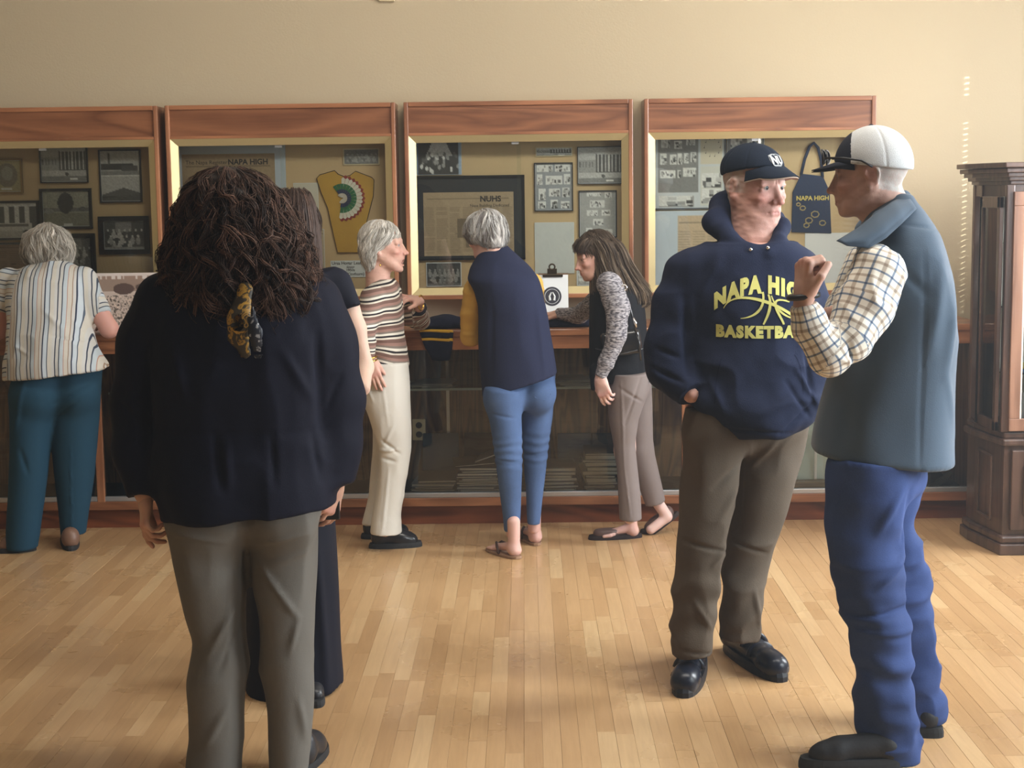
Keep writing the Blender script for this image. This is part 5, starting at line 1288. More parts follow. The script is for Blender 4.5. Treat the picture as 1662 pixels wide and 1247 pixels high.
R1_ = [(800, 400, 540), (840, 404, 522), (900, 405, 517), (950, 409, 513), (1000, 414, 511), (1050, 419, 511), (1100, 424, 511), (1150, 431, 510), (1200, 435, 508), (1250, 438, 506), (1292, 438, 506)]
trous(s, L1, Y, 1.15); trous(s, R1_, Y, 1.15)
s.ell(P(350, 842, Y - .055), (.105, .10, .10), k=.04); s.ell(P(458, 838, Y - .055), (.10, .10, .10), k=.04)
wr = [('n', .007, (6, 6, 4)), ('r', .006, (9, 9, 5)), ('c', P(430, 900, Y), P(492, 990, Y), .010, .008), ('c', P(492, 990, Y), P(478, 1045, Y), .008, .008), ('c', P(405, 850, Y), P(405, 1030, Y), -.012, .010),
      ('c', P(398, 960, Y), P(345, 1055, Y), .009, .010), ('c', P(402, 990, Y), P(365, 1075, Y), -.007, .008), ('c', P(490, 1120, Y), P(500, 1190, Y), .008, .009), ('c', P(380, 1130, Y), P(340, 1200, Y), .008, .010), ('c', P(280, 845, Y), P(380, 862, Y), .006, .007), ('c', P(425, 868, Y), P(510, 850, Y), .006, .006), ('c', P(515, 880, Y), P(440, 905, Y), .006, .008)]
garment('trousers', s, gt, r1, .008, wr)
hp = P(385, 372, Y + .03); hd, R, ed = head(hp, (0, 1, -.03), 0, [P(385, 430, Y + .02), P(388, 470, Y)], [.05, .06], .98, SK, h=.005, eyes=False)
wl = P(237, 800, Y - .03); h1 = hand(wl, (-.06, -.10, -1), (.9, .35, .1), -1, (.25, .55, .75, .9), (.5, .5), scale=1.0, skin=SK, forearm=P(233, 760, Y - .02))
wr_ = P(545, 780, Y); h2 = hand(wr_, (-.22, .05, -1), (-.75, .6, 0), 1, (.35, .4, .5, .6), (.4, .3), scale=.95, skin=SK, forearm=P(546, 740, Y + .01))
mkbody(r1, hd, [h1, h2], shrink(tor), [(la, [x * .6 for x in lr]), (ra, [x * .6 for x in rr_]), (pts([(345, 830, Y), (352, 1040, Y), (347, 1268, Y)]), [.08, .05, .03]), (pts([(463, 830, Y), (465, 1040, Y), (472, 1268, Y)]), [.08, .05, .03])], SK)
blk = plain('black_shoe_leather', (.02, .02, .024), .35); blks = plain('black_rubber', (.03, .03, .032), .7)
shoe(PZ(349, 1285) + (0, .11, 0), PZ(340, 1225), r1, blk, blks); shoe(PZ(474, 1285) + (0, .12, 0), PZ(512, 1232) + (0, .1, 0), r1, blk, blks)
HR = [(270, 350, 392, .05), (277, 326, 414, .08), (290, 306, 436, .11), (310, 296, 456, .13), (340, 284, 474, .145), (375, 273, 494, .155), (410, 264, 510, .16), (450, 262, 520, .16), (485, 268, 524, .16), (512, 284, 522, .14), (535, 315, 508, .12), (552, 352, 470, .08)]
HR = rows([(y, a + 6, b - 6, c * .93) for y, a, b, c in HR], Y - .01)
dk = [(.030, .016, .011), (.050, .025, .017), (.085, .042, .028), (.022, .012, .009), (.12, .062, .042)]
hair = hull_hair(HR, 600, r1, M['hair'], dk, (.30, 1.0), (.10, .26), clump=11, cw=.0042, curl=.016, freq=48, rad=.0011, rho=(.84, 1.0), m=16, basecol=(.016, .010, .008), swirl=.25, bump=.009)
hull_hair(HR, 1100, r1, M['hair'], [(.10, .055, .038), (.16, .09, .06)], (.05, 1.0), (.03, .12), curl=.012, freq=80, rad=.0006, rho=(.92, 1.06), m=12, base=False, name='flyaway_hair')
# second layer of locks springing at the crown and the fringe of the hair mass
hull_hair(HR, 200, r1, M['hair'], dk[1:], (.02, .5), (.04, .09), clump=9, cw=.003, curl=.014, freq=70, rad=.0008, rho=(.93, 1.04), m=11, base=False, name='loose_curls')
m_, nt, b_ = _mat('yellow_black_scarf'); tc = N(nt, 'ShaderNodeTexCoord'); n_ = N(nt, 'ShaderNodeTexNoise', i_Scale=42.0, i_Detail=3.0, i_Distortion=1.2); nt.links.new(tc.outputs['Object'], n_.inputs['Vector'])
rp = ramp(nt, [(0, sr(24, 22, 24)), (.52, sr(52, 44, 30)), (.60, sr(176, 132, 44)), (.70, sr(40, 34, 28))]); nt.links.new(n_.outputs[0], rp.inputs[0]); nt.links.new(rp.outputs[0], b_.inputs['Base Color']); b_.inputs['Roughness'].default_value = .5
s = Sdf(.01)
s.chain([P(398, 470, Y - .165), P(388, 520, Y - .18), P(386, 548, Y - .175)], [.020, .032, .026], flat=((0, 1, 0), .3)); s.cap(P(388, 545, Y - .172), P(398, 574, Y - .165), .026, .016, flat=((0, 1, 0), .3))
sc = garment('scarf', s, m_, r1, .005, [('n', .004, (20, 20, 10))]); sc['label'] = 'yellow and black patterned scarf end'
s = Sdf(.01); s.chain([P(406, 500, Y - .185), P(414, 540, Y - .19), P(419, 576, Y - .182)], [.012, .018, .014], flat=((0, 1, 0), .3))
m2, nt, b_ = _mat('blue_white_scarf_edge'); tc = N(nt, 'ShaderNodeTexCoord'); n_ = N(nt, 'ShaderNodeTexNoise', i_Scale=70.0, i_Detail=2.0); nt.links.new(tc.outputs['Object'], n_.inputs['Vector']); rp = ramp(nt, [(0, sr(26, 30, 44)), (.58, sr(30, 34, 46)), (.66, sr(150, 150, 152))]); nt.links.new(n_.outputs[0], rp.inputs[0]); nt.links.new(rp.outputs[0], b_.inputs['Base Color'])
garment('scarf_edge', s, m2, sc, .005, [('n', .003, (22, 22, 12))])
ph = MB(); q = P(535, 818, Y + .01); ph.box(q[0] - .028, q[1] - .004, q[2] - .045, q[0] + .028, q[1] + .004, q[2] + .035); tag(ph.build('phone', M['black'], bevel=.004), 'black phone held low by curly haired woman in navy jacket', 'phone')

# ---------------------------------------------------------------- woman in a long navy dress, mostly hidden
Y = 4.92
r2 = mkperson(P(478, 1115, Y), 'dark haired woman in a long navy dress, mostly hidden behind the curly haired woman')
dm = plain('navy_dress_cloth', sr(18, 20, 34), .7, bump=.1, bscale=300)
tor = rows([(440, 445, 535, .08), (455, 425, 548, .10), (480, 418, 556, .12), (530, 418, 556, .13), (600, 424, 548, .12), (680, 418, 546, .14), (830, 410, 545, .16), (950, 405, 551, .17), (1060, 401, 555, .18), (1112, 400, 558, .18)], Y)
s = Sdf(.03); s.stack(tor, e=2.3, tilt=(.05, 0)); s.chain(pts([(545, 462, Y), (566, 505, Y - .02)]), [.052, .046], cut=True); s.chain(pts([(432, 462, Y), (415, 505, Y - .02)]), [.052, .046], cut=True)
garment('dress', s, dm, r2, .009, [('n', .006, (5, 5, 1.5)), ('n', .0025, (14, 14, 3)), ('c', P(520, 850, Y), P(540, 1110, Y), .012, .014), ('c', P(500, 850, Y), P(515, 1110, Y), -.010, .014)])
ara = pts([(556, 480, Y), (574, 535, Y - .01), (590, 596, Y - .03)]); arb = pts([(424, 480, Y), (412, 535, Y - .02), (420, 600, Y - .05)])
s = Sdf(.02); s.chain(ara + pts([(588, 630, Y - .12)]), [.046, .038, .030, .026])
V, Q = s.mesh(.006); arm1 = (V, Q, np.tile(np.array(SK_PALE), (len(V), 1)))
hd, R, ed = head(P(470, 378, Y), (-.75, -.7, -.05), 0, [P(478, 430, Y), P(480, 460, Y)], [.048, .06], .95, SK_PALE, brow=(.06, .04, .03), age=.3, h=.005)
h1 = hand(ara[-1] + np.array([0, 0, -.01]), (-.3, -.6, -.75), (-.9, .3, 0), 1, (.5, .5, .6, .6), skin=SK_PALE, scale=.9, h=.005); h2 = hand(arb[-1], (.4, -.6, .5), (.5, .5, .2), -1, skin=SK_PALE, scale=.9, h=.006, forearm=arb[1])
b = mkbody(r2, hd, [arm1, h1, h2], shrink(tor, .7), [(arb, [.045, .036, .028]), (pts([(455, 900, Y), (455, 1112, Y)]), [.07, .035]), (pts([(500, 900, Y), (500, 1112, Y)]), [.07, .035])], SK_PALE); add_eyes(ed, R, b)
hull_hair(rows([(304, 462, 492, .06), (312, 450, 503, .09), (330, 441, 511, .12), (360, 434, 517, .13), (400, 430, 521, .13), (440, 434, 523, .11), (465, 450, 510, .08)], Y), 1500, r2, M['hair'], [(.03, .016, .012), (.05, .026, .018), (.08, .042, .028)], (.5, 1.0), (.25, .42), rad=.0018, rho=(.93, 1.0), m=16, basecol=(.03, .017, .012), swirl=.1, bump=.004, th=(-3.14, 3.14)); scalp(P(470, 378, Y), R, .97, [(.035, .02, .014), (.06, .035, .025)], r2)
shoe(PZ(500, 1112), PZ(515, 1150), r2, blk, blks, low=True, width=.036); shoe(PZ(455, 1112), PZ(450, 1150), r2, blk, blks, low=True, width=.036)

# ---------------------------------------------------------------- white haired woman in a striped shirt at the far left
Y = 6.95
r3 = mkperson(P(85, 890, Y), 'white haired woman in a striped shirt and teal trousers bending over the counter')
vst = stripes_mat('vertical_striped_shirt', [(0, sr(196, 196, 194)), (.10, sr(56, 66, 84)), (.14, sr(190, 189, 184)), (.24, sr(60, 70, 86)), (.275, sr(178, 188, 194)), (.40, sr(176, 138, 122)), (.425, sr(194, 188, 178)), (.55, sr(150, 126, 106)), (.575, sr(192, 190, 186)), (.66, sr(50, 60, 80)), (.70, sr(190, 200, 208)), (.83, sr(80, 92, 108)), (.86, sr(200, 196, 186))], .125, bump=.3)
tor = rows([(424, 66, 104, .08, 7.2), (430, 44, 122, .11, 7.2), (438, 28, 130, .13, 7.18), (455, 16, 136, .15, 7.14), (480, 12, 137, .16, 7.1), (520, 14, 140, .16, 7.03), (560, 13, 155, .175, 6.98), (590, 9, 172, .19, 6.96), (608, 8, 178, .19, 6.95)], Y)
s = Sdf(.03); s.stack(tor, e=2.3, tilt=(.10, 0))
sa = pts([(136, 455, 7.15), (150, 492, 7.12), (163, 514, 7.1)]); sb = pts([(14, 455, 7.15), (4, 490, 7.12), (-2, 508, 7.1)])
s.chain(sa, [.060, .056, .056], cut=True); s.chain(sb, [.060, .056, .056], cut=True)
zsh = P(90, 520, 7)[2]
def at3(V):
    u = V[:, 0] + .16 * np.clip(V[:, 2] - zsh, -1, 0) * -1 * .35 + .006 * vnoise(V * 7); U = chain_uv(V, [sa, sb]); arm = (V[:, 0] > P(136, 0, 7.1)[0] + .012) & (V[:, 2] > P(0, 535, 7.1)[2]); arm |= V[:, 0] < P(15, 0, 7.1)[0] - .012
    u = np.where(arm, U[:, 0] * .9, u + .13 * (V[:, 2] - zsh)); return {'uvw': np.stack([u + 5, V[:, 2], V[:, 1]], 1)}
garment('shirt', s, vst, r3, .006, [('n', .005, (7, 7, 5)), ('r', .0035, (14, 14, 9)), ('c', P(100, 540, 7), P(160, 552, 7), -.006, .006), ('c', P(80, 500, 7), P(120, 535, 7), .006, .010), ('c', P(40, 555, 7), P(70, 570, 7), .006, .008)], at3, sm=1)
tl = plain('teal_trouser_cloth', sr(34, 66, 86), .8, bump=.1, bscale=300)
s = Sdf(.02); trous(s, [(610, 24, 100), (640, 17, 94), (680, 18, 86), (720, 18, 80), (770, 16, 76), (820, 14, 70), (870, 12, 64), (889, 11, 61)], 6.93, 1.1); trous(s, [(580, 78, 166), (640, 84, 162), (680, 85, 160), (720, 86, 157), (770, 90, 153), (820, 95, 146), (867, 98, 139)], 7.02, 1.1)
s.ell(P(62, 640, 6.90), (.10, .11, .11), k=.04); s.ell(P(122, 636, 6.95), (.10, .10, .11), k=.04)
garment('trousers', s, tl, r3, .008, [('n', .006, (6, 6, 3)), ('c', P(92, 655, 6.9), P(150, 625, 6.9), -.010, .008), ('c', P(88, 680, 6.9), P(130, 650, 6.9), -.008, .008), ('c', P(124, 720, 7), P(121, 862, 7), .005, .003), ('c', P(64, 760, 7), P(52, 720, 7), -.008, .010), ('c', P(50, 620, 6.9), P(30, 700, 6.9), .008, .012)])
hp = P(78, 402, 7.24); hd, R, ed = head(hp, (0, 1, -.45), 0, [P(84, 428, 7.2), P(88, 445, 7.15)], [.045, .055], .95, SK_OLD, h=.006, eyes=False)
ew = pts([(160, 505, 7.1), (177, 534, 7.12), (172, 531, 7.42)]); ew2 = pts([(0, 500, 7.1), (-4, 536, 7.12), (0, 531, 7.42)]); ew[2][2] = ew2[2][2] = .995
s = Sdf(.012); s.chain(ew, [.045, .043, .030]); s.chain(ew2, [.045, .043, .030]); V, Q = s.mesh(.006); arms = (V, Q, np.tile(np.array((.60, .32, .27)), (len(V), 1)))
h1 = hand(ew[-1], (-.3, 1, 0), (0, 0, -1), 1, (.2, .2, .2, .2), skin=SK_OLD, scale=.9, h=.006); h2 = hand(ew2[-1], (.3, 1, 0), (0, 0, -1), -1, (.2, .2, .2, .2), skin=SK_OLD, scale=.9, h=.006)
mkbody(r3, hd, [arms, h1, h2], shrink(tor, .8), [(pts([(58, 620, Y), (48, 760, Y), (38, 882, Y)]), [.08, .05, .03]), (pts([(122, 620, 7.02), (122, 760, 7.02), (118, 862, 7.02)]), [.08, .05, .03])], SK_OLD)
scalp(hp, R, .93, [(.42, .38, .33), (.55, .51, .46)], r3, nape=-.09)
gh = [(.46, .42, .36), (.56, .52, .46), (.36, .32, .27), (.64, .60, .54)]
hull_hair(rows([(366, 68, 88, .04), (370, 56, 98, .07), (380, 46, 108, .095), (395, 40, 115, .105), (412, 38, 118, .10), (425, 44, 115, .09), (434, 60, 104, .06)], 7.22), 360, r3, M['hair_soft'], gh, (.35, 1.0), (.06, .12), clump=9, cw=.0035, curl=.006, freq=55, rad=.0010, rho=(.97, 1.06), m=9, basecol=(.40, .36, .31), swirl=.35, bump=.008)
bl = plain('brown_shoe_leather', sr(122, 92, 76), .4)
shoe(PZ(58, 893), PZ(-8, 897), r3, bl, blks, hgt=.05); shoe(PZ(116, 895), PZ(112, 872), r3, bl, blks, hgt=.05)

# ---------------------------------------------------------------- elderly woman in the brown striped sweater
Y = 6.9
r4 = mkperson(P(632, 885, Y), 'white haired woman in a brown striped sweater and white trousers, mouth open in surprise')
hst = stripes_mat('striped_knit', [(0, sr(112, 86, 78)), (.24, sr(206, 198, 184)), (.36, sr(40, 36, 40)), (.50, sr(214, 208, 196)), (.66, sr(122, 112, 104)), (.80, sr(148, 116, 106))], .062, axis=2, bump=.5, bscale=260)
tor = rows([(452, 612, 641, .055), (458, 604, 645, .085), (470, 594, 650, .13), (490, 586, 654, .165), (515, 584, 655, .17), (540, 584, 656, .165), (565, 588, 660, .16), (594, 592, 664, .16)], Y)
s = Sdf(.025); s.stack(tor, e=2.2)
na = pts([(607, 486, 6.76), (592, 535, 6.70), (594, 560, 6.70), (597, 580, 6.71)]); nr_ = [.062, .050, .042, .034]
fa = pts([(632, 486, 7.06), (664, 512, 7.22), (682, 521, 7.35)]); ff = pts([(682, 520, 7.34), (680, 500, 7.16)])
s.chain(na, nr_, cut=True, k=.012); s.chain(fa, [.06, .05, .045]); s.chain(ff, [.047, .036], cut=True)
def at4(V): 
    z = V[:, 2] + .012 * vnoise(V * 9); U = chain_uv(V, [na]); c = (V[:, 1] < 6.80) & (V[:, 0] < P(606, 0, 6.75)[0]); U2 = chain_uv(V, [fa + ff]); fm = V[:, 0] > P(657, 0, 7.1)[0]
    z = z - .20 * (V[:, 0] - P(632, 0, Y)[0]) * np.clip((V[:, 2] - P(0, 540, Y)[2]) * 6, -1, 1)
    return {'uvw': np.stack([V[:, 0], V[:, 1], np.where(fm, U2[:, 0], z) + 5], 1)}
garment('sweater', s, hst, r4, .006, [('n', .004, (8, 8, 8)), ('r', .004, (9, 9, 16)), ('c', P(600, 575, Y), P(660, 565, Y), .006, .006), ('c', P(655, 560, Y), P(615, 590, Y), .005, .006)], at4)
wt = plain('white_denim', sr(208, 204, 196), .8, bump=.15, bscale=300)
s = Sdf(.02); n4 = [(588, 592, 664), (620, 588, 665), (650, 589, 666), (672, 597, 667), (700, 606, 668), (730, 614, 668), (770, 613, 662), (800, 609, 657), (840, 603, 650), (866, 600, 652)]
trous(s, n4, 6.83, .95); trous(s, [(592, 594, 660), (680, 604, 650), (730, 606, 640), (800, 597, 630), (852, 587, 620)], 7.0, .9)
garment('trousers', s, wt, r4, .007, [('n', .004, (8, 8, 5)), ('r', .002, (16, 16, 10)), ('c', P(590, 604, 6.8), P(608, 650, 6.8), .006, .006), ('c', P(620, 712, 6.8), P(650, 735, 6.8), -.010, .007), ('c', P(615, 730, 6.8), P(648, 728, 6.8), .010, .006), ('c', P(620, 742, 6.8), P(645, 748, 6.8), -.009, .006), ('c', P(640, 690, 6.8), P(625, 720, 6.8), .007, .006), ('c', P(632, 760, 6.8), P(622, 860, 6.8), .006, .006), ('c', P(622, 610, 6.8), P(632, 690, 6.8), .004, .004)])
hp = P(621, 399, Y); hd, R, ed = head(hp, (1, -.12, .02), 0, [P(612, 444, Y), P(614, 462, Y)], [.045, .058], .95, SK_OLD, mouth=1.0, brow=(.5, .44, .38), brow_amt=.4, age=1.1, h=.0035, lip=(.48, .2, .17))
h1 = hand(na[-1], (.30, -.02, -1), (.1, 1, 0), 1, (.12, .12, .15, .2), (.35, .1), spread=.1, skin=SK_OLD, scale=.92, wr=.023)
w4 = P(679, 488, 7.10); h2 = hand(w4, (-.75, -.9, .25), (-.3, .1, -1), 1, (.55, .62, .68, .74), (.6, .5), skin=SK_OLD, scale=1.0, forearm=P(680, 502, 7.18), fr=.028)
b = mkbody(r4, hd, [h1, h2], shrink(tor, .8), [(pts([(628, 610, 6.83), (638, 720, 6.83), (625, 862, 6.83)]), [.08, .05, .03]), (pts([(630, 610, 7), (624, 720, 7), (606, 848, 7)]), [.06, .035, .025])], SK_OLD); add_eyes(ed, R, b, gaze=(0, -1, .2))
scalp(hp, R, .97, [(.54, .50, .45), (.68, .65, .60)], r4, face=-.062, brow=.050)
hr = rows([(367, 606, 634, .04), (371, 596, 644, .065), (380, 589, 648, .085), (392, 585, 640, .088), (404, 585, 626, .086), (418, 587, 616, .08), (430, 592, 612, .06), (438, 596, 610, .045)], Y)
hull_hair(hr, 390, r4, M['hair_soft'], [(.60, .57, .52), (.70, .67, .62), (.48, .45, .40), (.78, .75, .70)], (.25, 1.0), (.05, .10), clump=9, cw=.0028, curl=.004, freq=50, rad=.0009, rho=(1.0, 1.08), m=10, basecol=(.52, .48, .43), swirl=.3, bump=.006)
gm = plain('polished_gold', sr(226, 184, 92), .2, metal=1)
for dz, nm in ((0, 'bracelet'), (.014, 'bracelet')):
    q = na[-1] + np.array([.004, 0, -.006 - dz]); m = MB(); m.tube([q + .035 * np.array([math.cos(t), math.sin(t), .25 * math.cos(t)]) for t in np.linspace(0, 6.283, 20, endpoint=False)], .0045, 7, closed=True); m.build(nm, gm, r4, smooth=True)
q = w4 + np.array([.012, -.004, -.01]); m = MB(); m.tube([q + .034 * np.array([.3 * math.cos(t), math.cos(t) * .7, math.sin(t)]) for t in np.linspace(0, 6.283, 20, endpoint=False)], .004, 7, closed=True); m.build('bracelet', gm, r4, smooth=True)
q = P(617, 429, Y - .082); m = MB(); m.tube([q, q - (0, 0, .009)], .004, 8); m.build('earring', gm, r4, smooth=True)
bs = plain('black_patent_leather', (.015, .015, .018), .22)
shoe(PZ(600, 890), PZ(684, 886), r4, bs, blks, hgt=.05, sole=.022); shoe(PZ(587, 874), PZ(669, 872), r4, bs, blks, hgt=.05, sole=.022)

# ---------------------------------------------------------------- grey haired woman in a navy vest and skinny jeans, from behind
Y = 6.8
r5p = mkperson(P(845, 895, Y), 'grey haired woman in a navy vest, mustard sleeves and skinny blue jeans, from behind')
nv = plain('navy_fleece', sr(36, 40, 62), .9, bump=.3, bscale=400)
tor = rows([(400, 786, 824, .05, 6.88), (406, 780, 832, .07, 6.87), (416, 772, 842, .10, 6.86), (432, 762, 860, .13, 6.84), (452, 757, 874, .15), (470, 768, 880, .155), (495, 775, 885, .16), (540, 776, 892, .16), (590, 777, 901, .16), (630, 782, 906, .16)], Y)
s = Sdf(.02); s.stack(tor, e=2.3, tilt=(.30, 0)); s.torus(P(803, 407, 6.87), .052, .014, ([1, 0, .1], [0, .9, .43]), k=.012)
garment('vest', s, nv, r5p, .007, [('n', .005, (6, 6, 4)), ('r', .002, (10, 10, 6)), ('c', P(800, 480, Y), P(798, 600, Y), -.005, .012), ('c', P(870, 480, Y), P(885, 600, Y), .006, .014)])
my = plain('mustard_knit', sr(190, 152, 74), .85, bump=.3, bscale=300, var=.06)
s = Sdf(.015); a5 = pts([(772, 472, 6.82), (765, 505, 6.85), (764, 545, 6.9), (790, 532, 7.25)]); c5 = pts([(862, 462, 6.85), (868, 530, 6.95), (850, 532, 7.25)]); a5[3][2] = c5[2][2] = 1.01
s.chain(a5, [.058, .050, .046, .034], cut=True); s.chain(c5, [.056, .048, .034], cut=True)
garment('sleeves', s, my, r5p, .006, [('n', .004, (10, 10, 8)), ('r', .003, (12, 12, 20))])['kind'] = 'stuff'
hp = P(789, 381, 6.87); hd, R, ed = head(hp, (-.62, .70, -.30), 0, [P(800, 404, 6.87), P(805, 420, 6.85)], [.043, .055], .88, SK_OLD, h=.005, eyes=False)
h1 = hand(a5[-1], (.2, 1, 0), (0, 0, -1), 1, skin=SK_OLD, scale=.9, h=.006); h2 = hand(c5[-1], (-.2, 1, 0), (0, 0, -1), -1, skin=SK_OLD, scale=.9, h=.006)
def jeans_mat(name, c, lo=.75, hi=1.3):
    m, nt, b = _mat(name); L = nt.links.new; tc = N(nt, 'ShaderNodeTexCoord')
    n = N(nt, 'ShaderNodeTexNoise', i_Scale=4.0, i_Detail=3.0); L(tc.outputs['Object'], n.inputs['Vector']); n2 = N(nt, 'ShaderNodeTexNoise', i_Scale=320.0, i_Detail=2.0); L(tc.outputs['Object'], n2.inputs['Vector'])
    r = ramp(nt, [(.3, [x * lo for x in c]), (.7, [x * hi for x in c])]); mm = N(nt, 'ShaderNodeMix', data_type='FLOAT'); mm.inputs[0].default_value = .3; L(n.outputs[0], mm.inputs[2]); L(n2.outputs[0], mm.inputs[3]); L(mm.outputs[0], r.inputs[0]); L(r.outputs[0], b.inputs['Base Color'])
    b.inputs['Roughness'].default_value = .85; b.inputs['Specular IOR Level'].default_value = .2
    bp = N(nt, 'ShaderNodeBump', i_Strength=.2, i_Distance=.002); L(n2.outputs[0], bp.inputs['Height']); L(bp.outputs[0], b.inputs['Normal']); return m
s = Sdf(.02); trous(s, [(634, 792, 848), (650, 790, 848), (680, 793, 847), (720, 800, 848), (760, 806, 848), (800, 811, 846), (840, 816, 844), (862, 818, 843)], 6.72, 1.1); trous(s, [(600, 838, 903), (640, 842, 900), (680, 847, 896), (720, 849, 890), (760, 851, 886), (800, 853, 882), (830, 854, 879), (851, 855, 877)], 6.86, 1.1)
s.ell(P(816, 645, 6.74), (.085, .09, .09), k=.04); s.ell(P(872, 640, 6.78), (.085, .09, .09), k=.04)
jn = garment('jeans', s, jeans_mat('blue_denim', sr(70, 90, 126), .7, 1.35), r5p, .006, [('n', .003, (8, 8, 5)), ripple(150, .0022, P(0, 775, Y)[2], P(0, 700, Y)[2]), ('c', P(800, 738, Y), P(845, 742, Y), -.005, .004), ('c', P(852, 740, Y), P(888, 735, Y), -.005, .004), ('c', P(800, 665, Y), P(838, 672, Y), -.005, .005)])
# back pocket
pk = on_surface(jn, [(866, 622), (895, 618), (894, 640), (884, 650), (868, 646)], .003)
m = MB(); m.add([tuple(p) for p in pk] + [tuple(p + (0, .006, 0)) for p in pk], [(4, 3, 2, 1, 0)] + [(i, (i + 1) % 5, 5 + (i + 1) % 5, 5 + i) for i in range(5)]); m.build('back_pocket', jn.data.materials[0], jn)
def foot(heel, toe, scale=1.0):
    a = np.array(heel, float); b = np.array(toe, float); a[2] = b[2] = 0; L = np.linalg.norm(b - a); d = (b - a) / L; n = np.array([-d[1], d[0], 0]); W = lambda x, y, z: a + d * x + n * y + np.array([0, 0, z])
    s = Sdf(.015); s.ell(W(.03, 0, .034), (.030, .030, .026)); s.cap(W(.045, 0, .05), W(L - .06, 0, .026), .028, .018, flat=((0, 0, 1), .8)); s.cap(W(L - .07, -.014, .024), W(L - .07, .014, .024), .016)
    s.cap(W(.035, 0, .04), W(.035, 0, .16), .026, .029)
    for i in range(5): s.cap(W(L - .06, -.028 + .014 * i, .022), W(L - .012 - abs(i - 1) * .006, -.030 + .0145 * i, .019), .009, .0075, k=.004)
    V, Q = s.mesh(.004); return (V, Q, np.tile(np.array((.62, .38, .33)), (len(V), 1))), W, L
f1, W1, l1 = foot(PZ(842, 911) + (0, .035, 0), PZ(794, 893)); f2, W2, l2 = foot(PZ(872, 889) + (0, .03, 0), PZ(846, 866))
mkbody(r5p, hd, [h1, h2, f1, f2], shrink(tor, .8), [(a5, [.04, .034, .03, .025]), (c5, [.04, .034, .025]), (pts([(818, 620, 6.74), (824, 730, 6.72), (830, 866, 6.72)]), [.06, .04, .026]), (pts([(872, 620, 6.86), (868, 730, 6.86), (866, 858, 6.88)]), [.07, .045, .028])], (.62, .38, .33))
brn = plain('brown_sandal_strap', sr(70, 50, 44), .5); tan = plain('tan_sandal_sole', sr(150, 120, 98), .7)
for W_, L_ in ((W1, l1), (W2, l2)):
    ol = []
    for i in range(20):
        t = 6.283 * i / 20; x = L_ / 2 + (L_ / 2 + .008) * math.cos(t); ol.append(W_(x, (.036 + .008 * x / L_) * np.sign(math.sin(t)) * abs(math.sin(t)) ** .7, 0))
    o = MB().prism([(p[0], p[1]) for p in ol], .0008, .013).build('sandal', tan, r5p, bevel=.002)
    for sgn in (-1, 1): MB().tube([W_(L_ * .42, sgn * .040, .012), W_(L_ * .52, sgn * .033, .040), W_(L_ * .66, sgn * .014, .052), W_(L_ - .055, -.010, .036)], .0055, 7).build('thong_strap', brn, o, smooth=True)
scalp(hp, R, .92, [(.36, .34, .32), (.55, .53, .51)], r5p, nape=-.085)
hull_hair(rows([(342, 780, 798, .04), (345, 770, 808, .065), (353, 761, 816, .085), (366, 756, 820, .092), (380, 756, 823, .092), (392, 764, 822, .082), (400, 780, 818, .06), (405, 790, 814, .045)], 6.87), 390, r5p, M['hair_soft'], [(.42, .41, .40), (.54, .53, .52), (.30, .28, .26), (.64, .63, .61), (.20, .18, .17)], (.2, 1.0), (.05, .11), clump=9, cw=.0028, curl=.004, freq=40, rad=.0009, rho=(1.0, 1.08), m=10, basecol=(.34, .32, .30), swirl=.25, bump=.006)

# ---------------------------------------------------------------- woman with long brown hair leaning on the counter
Y = 7.0
r6 = mkperson(P(1020, 868, Y), 'long haired woman in black vest and grey sleeves leaning on the counter, mid-step')
bk = plain('black_quilted_cloth', sr(24, 25, 30), .8, bump=.2, bscale=200)
tor = rows([(450, 972, 1020, .08), (462, 962, 1034, .12), (480, 958, 1042, .15), (520, 958, 1047, .16), (560, 958, 1050, .16), (590, 958, 1052, .16), (618, 957, 1054, .16)], Y)
s = Sdf(.02); s.stack(tor, e=2.3, tilt=(-.06, 0)); s.cap(P(964, 600, 6.9), P(965, 634, 6.9), .022, .018, cut=True)
garment('vest', s, bk, r6, .007, [('n', .004, (7, 7, 5)), ('r', .002, (12, 12, 8)), ('c', P(1030, 520, Y), P(1042, 610, Y), .006, .010)])
m_, nt, b_ = _mat('grey_marled_knit'); L_ = nt.links.new; tc = N(nt, 'ShaderNodeTexCoord'); mp = N(nt, 'ShaderNodeMapping'); mp.inputs['Scale'].default_value = (60, 60, 190); L_(tc.outputs['Object'], mp.inputs[0])
n_ = N(nt, 'ShaderNodeTexNoise', i_Scale=1.0, i_Detail=3.0); L_(mp.outputs[0], n_.inputs['Vector']); rp = ramp(nt, [(.38, sr(62, 60, 68)), (.56, sr(150, 146, 150)), (.75, sr(186, 182, 184))]); L_(n_.outputs[0], rp.inputs[0]); L_(rp.outputs[0], b_.inputs['Base Color']); b_.inputs['Roughness'].default_value = .9
a6 = pts([(990, 462, 6.85), (1003, 500, 6.81), (1001, 545, 6.78), (984, 588, 6.79), (974, 612, 6.79)]); ar6 = [.060, .052, .044, .036, .026]
f6 = pts([(966, 492, 7.12), (940, 519, 7.38), (905, 520, 7.46)]); f6[2][2] = 1.022; f6[1][2] = 1.02; fr6 = [.05, .042, .030]
s = Sdf(.012); s.chain(a6, ar6, cut=True); s.chain(f6, fr6, cut=True)
slv = garment('sleeves', s, m_, r6, .006, [('n', .003, (12, 12, 12)), ('r', .003, (12, 12, 26))]); slv['kind'] = 'stuff'
tp = plain('taupe_trouser_cloth', sr(122, 112, 110), .8, bump=.1, bscale=300)
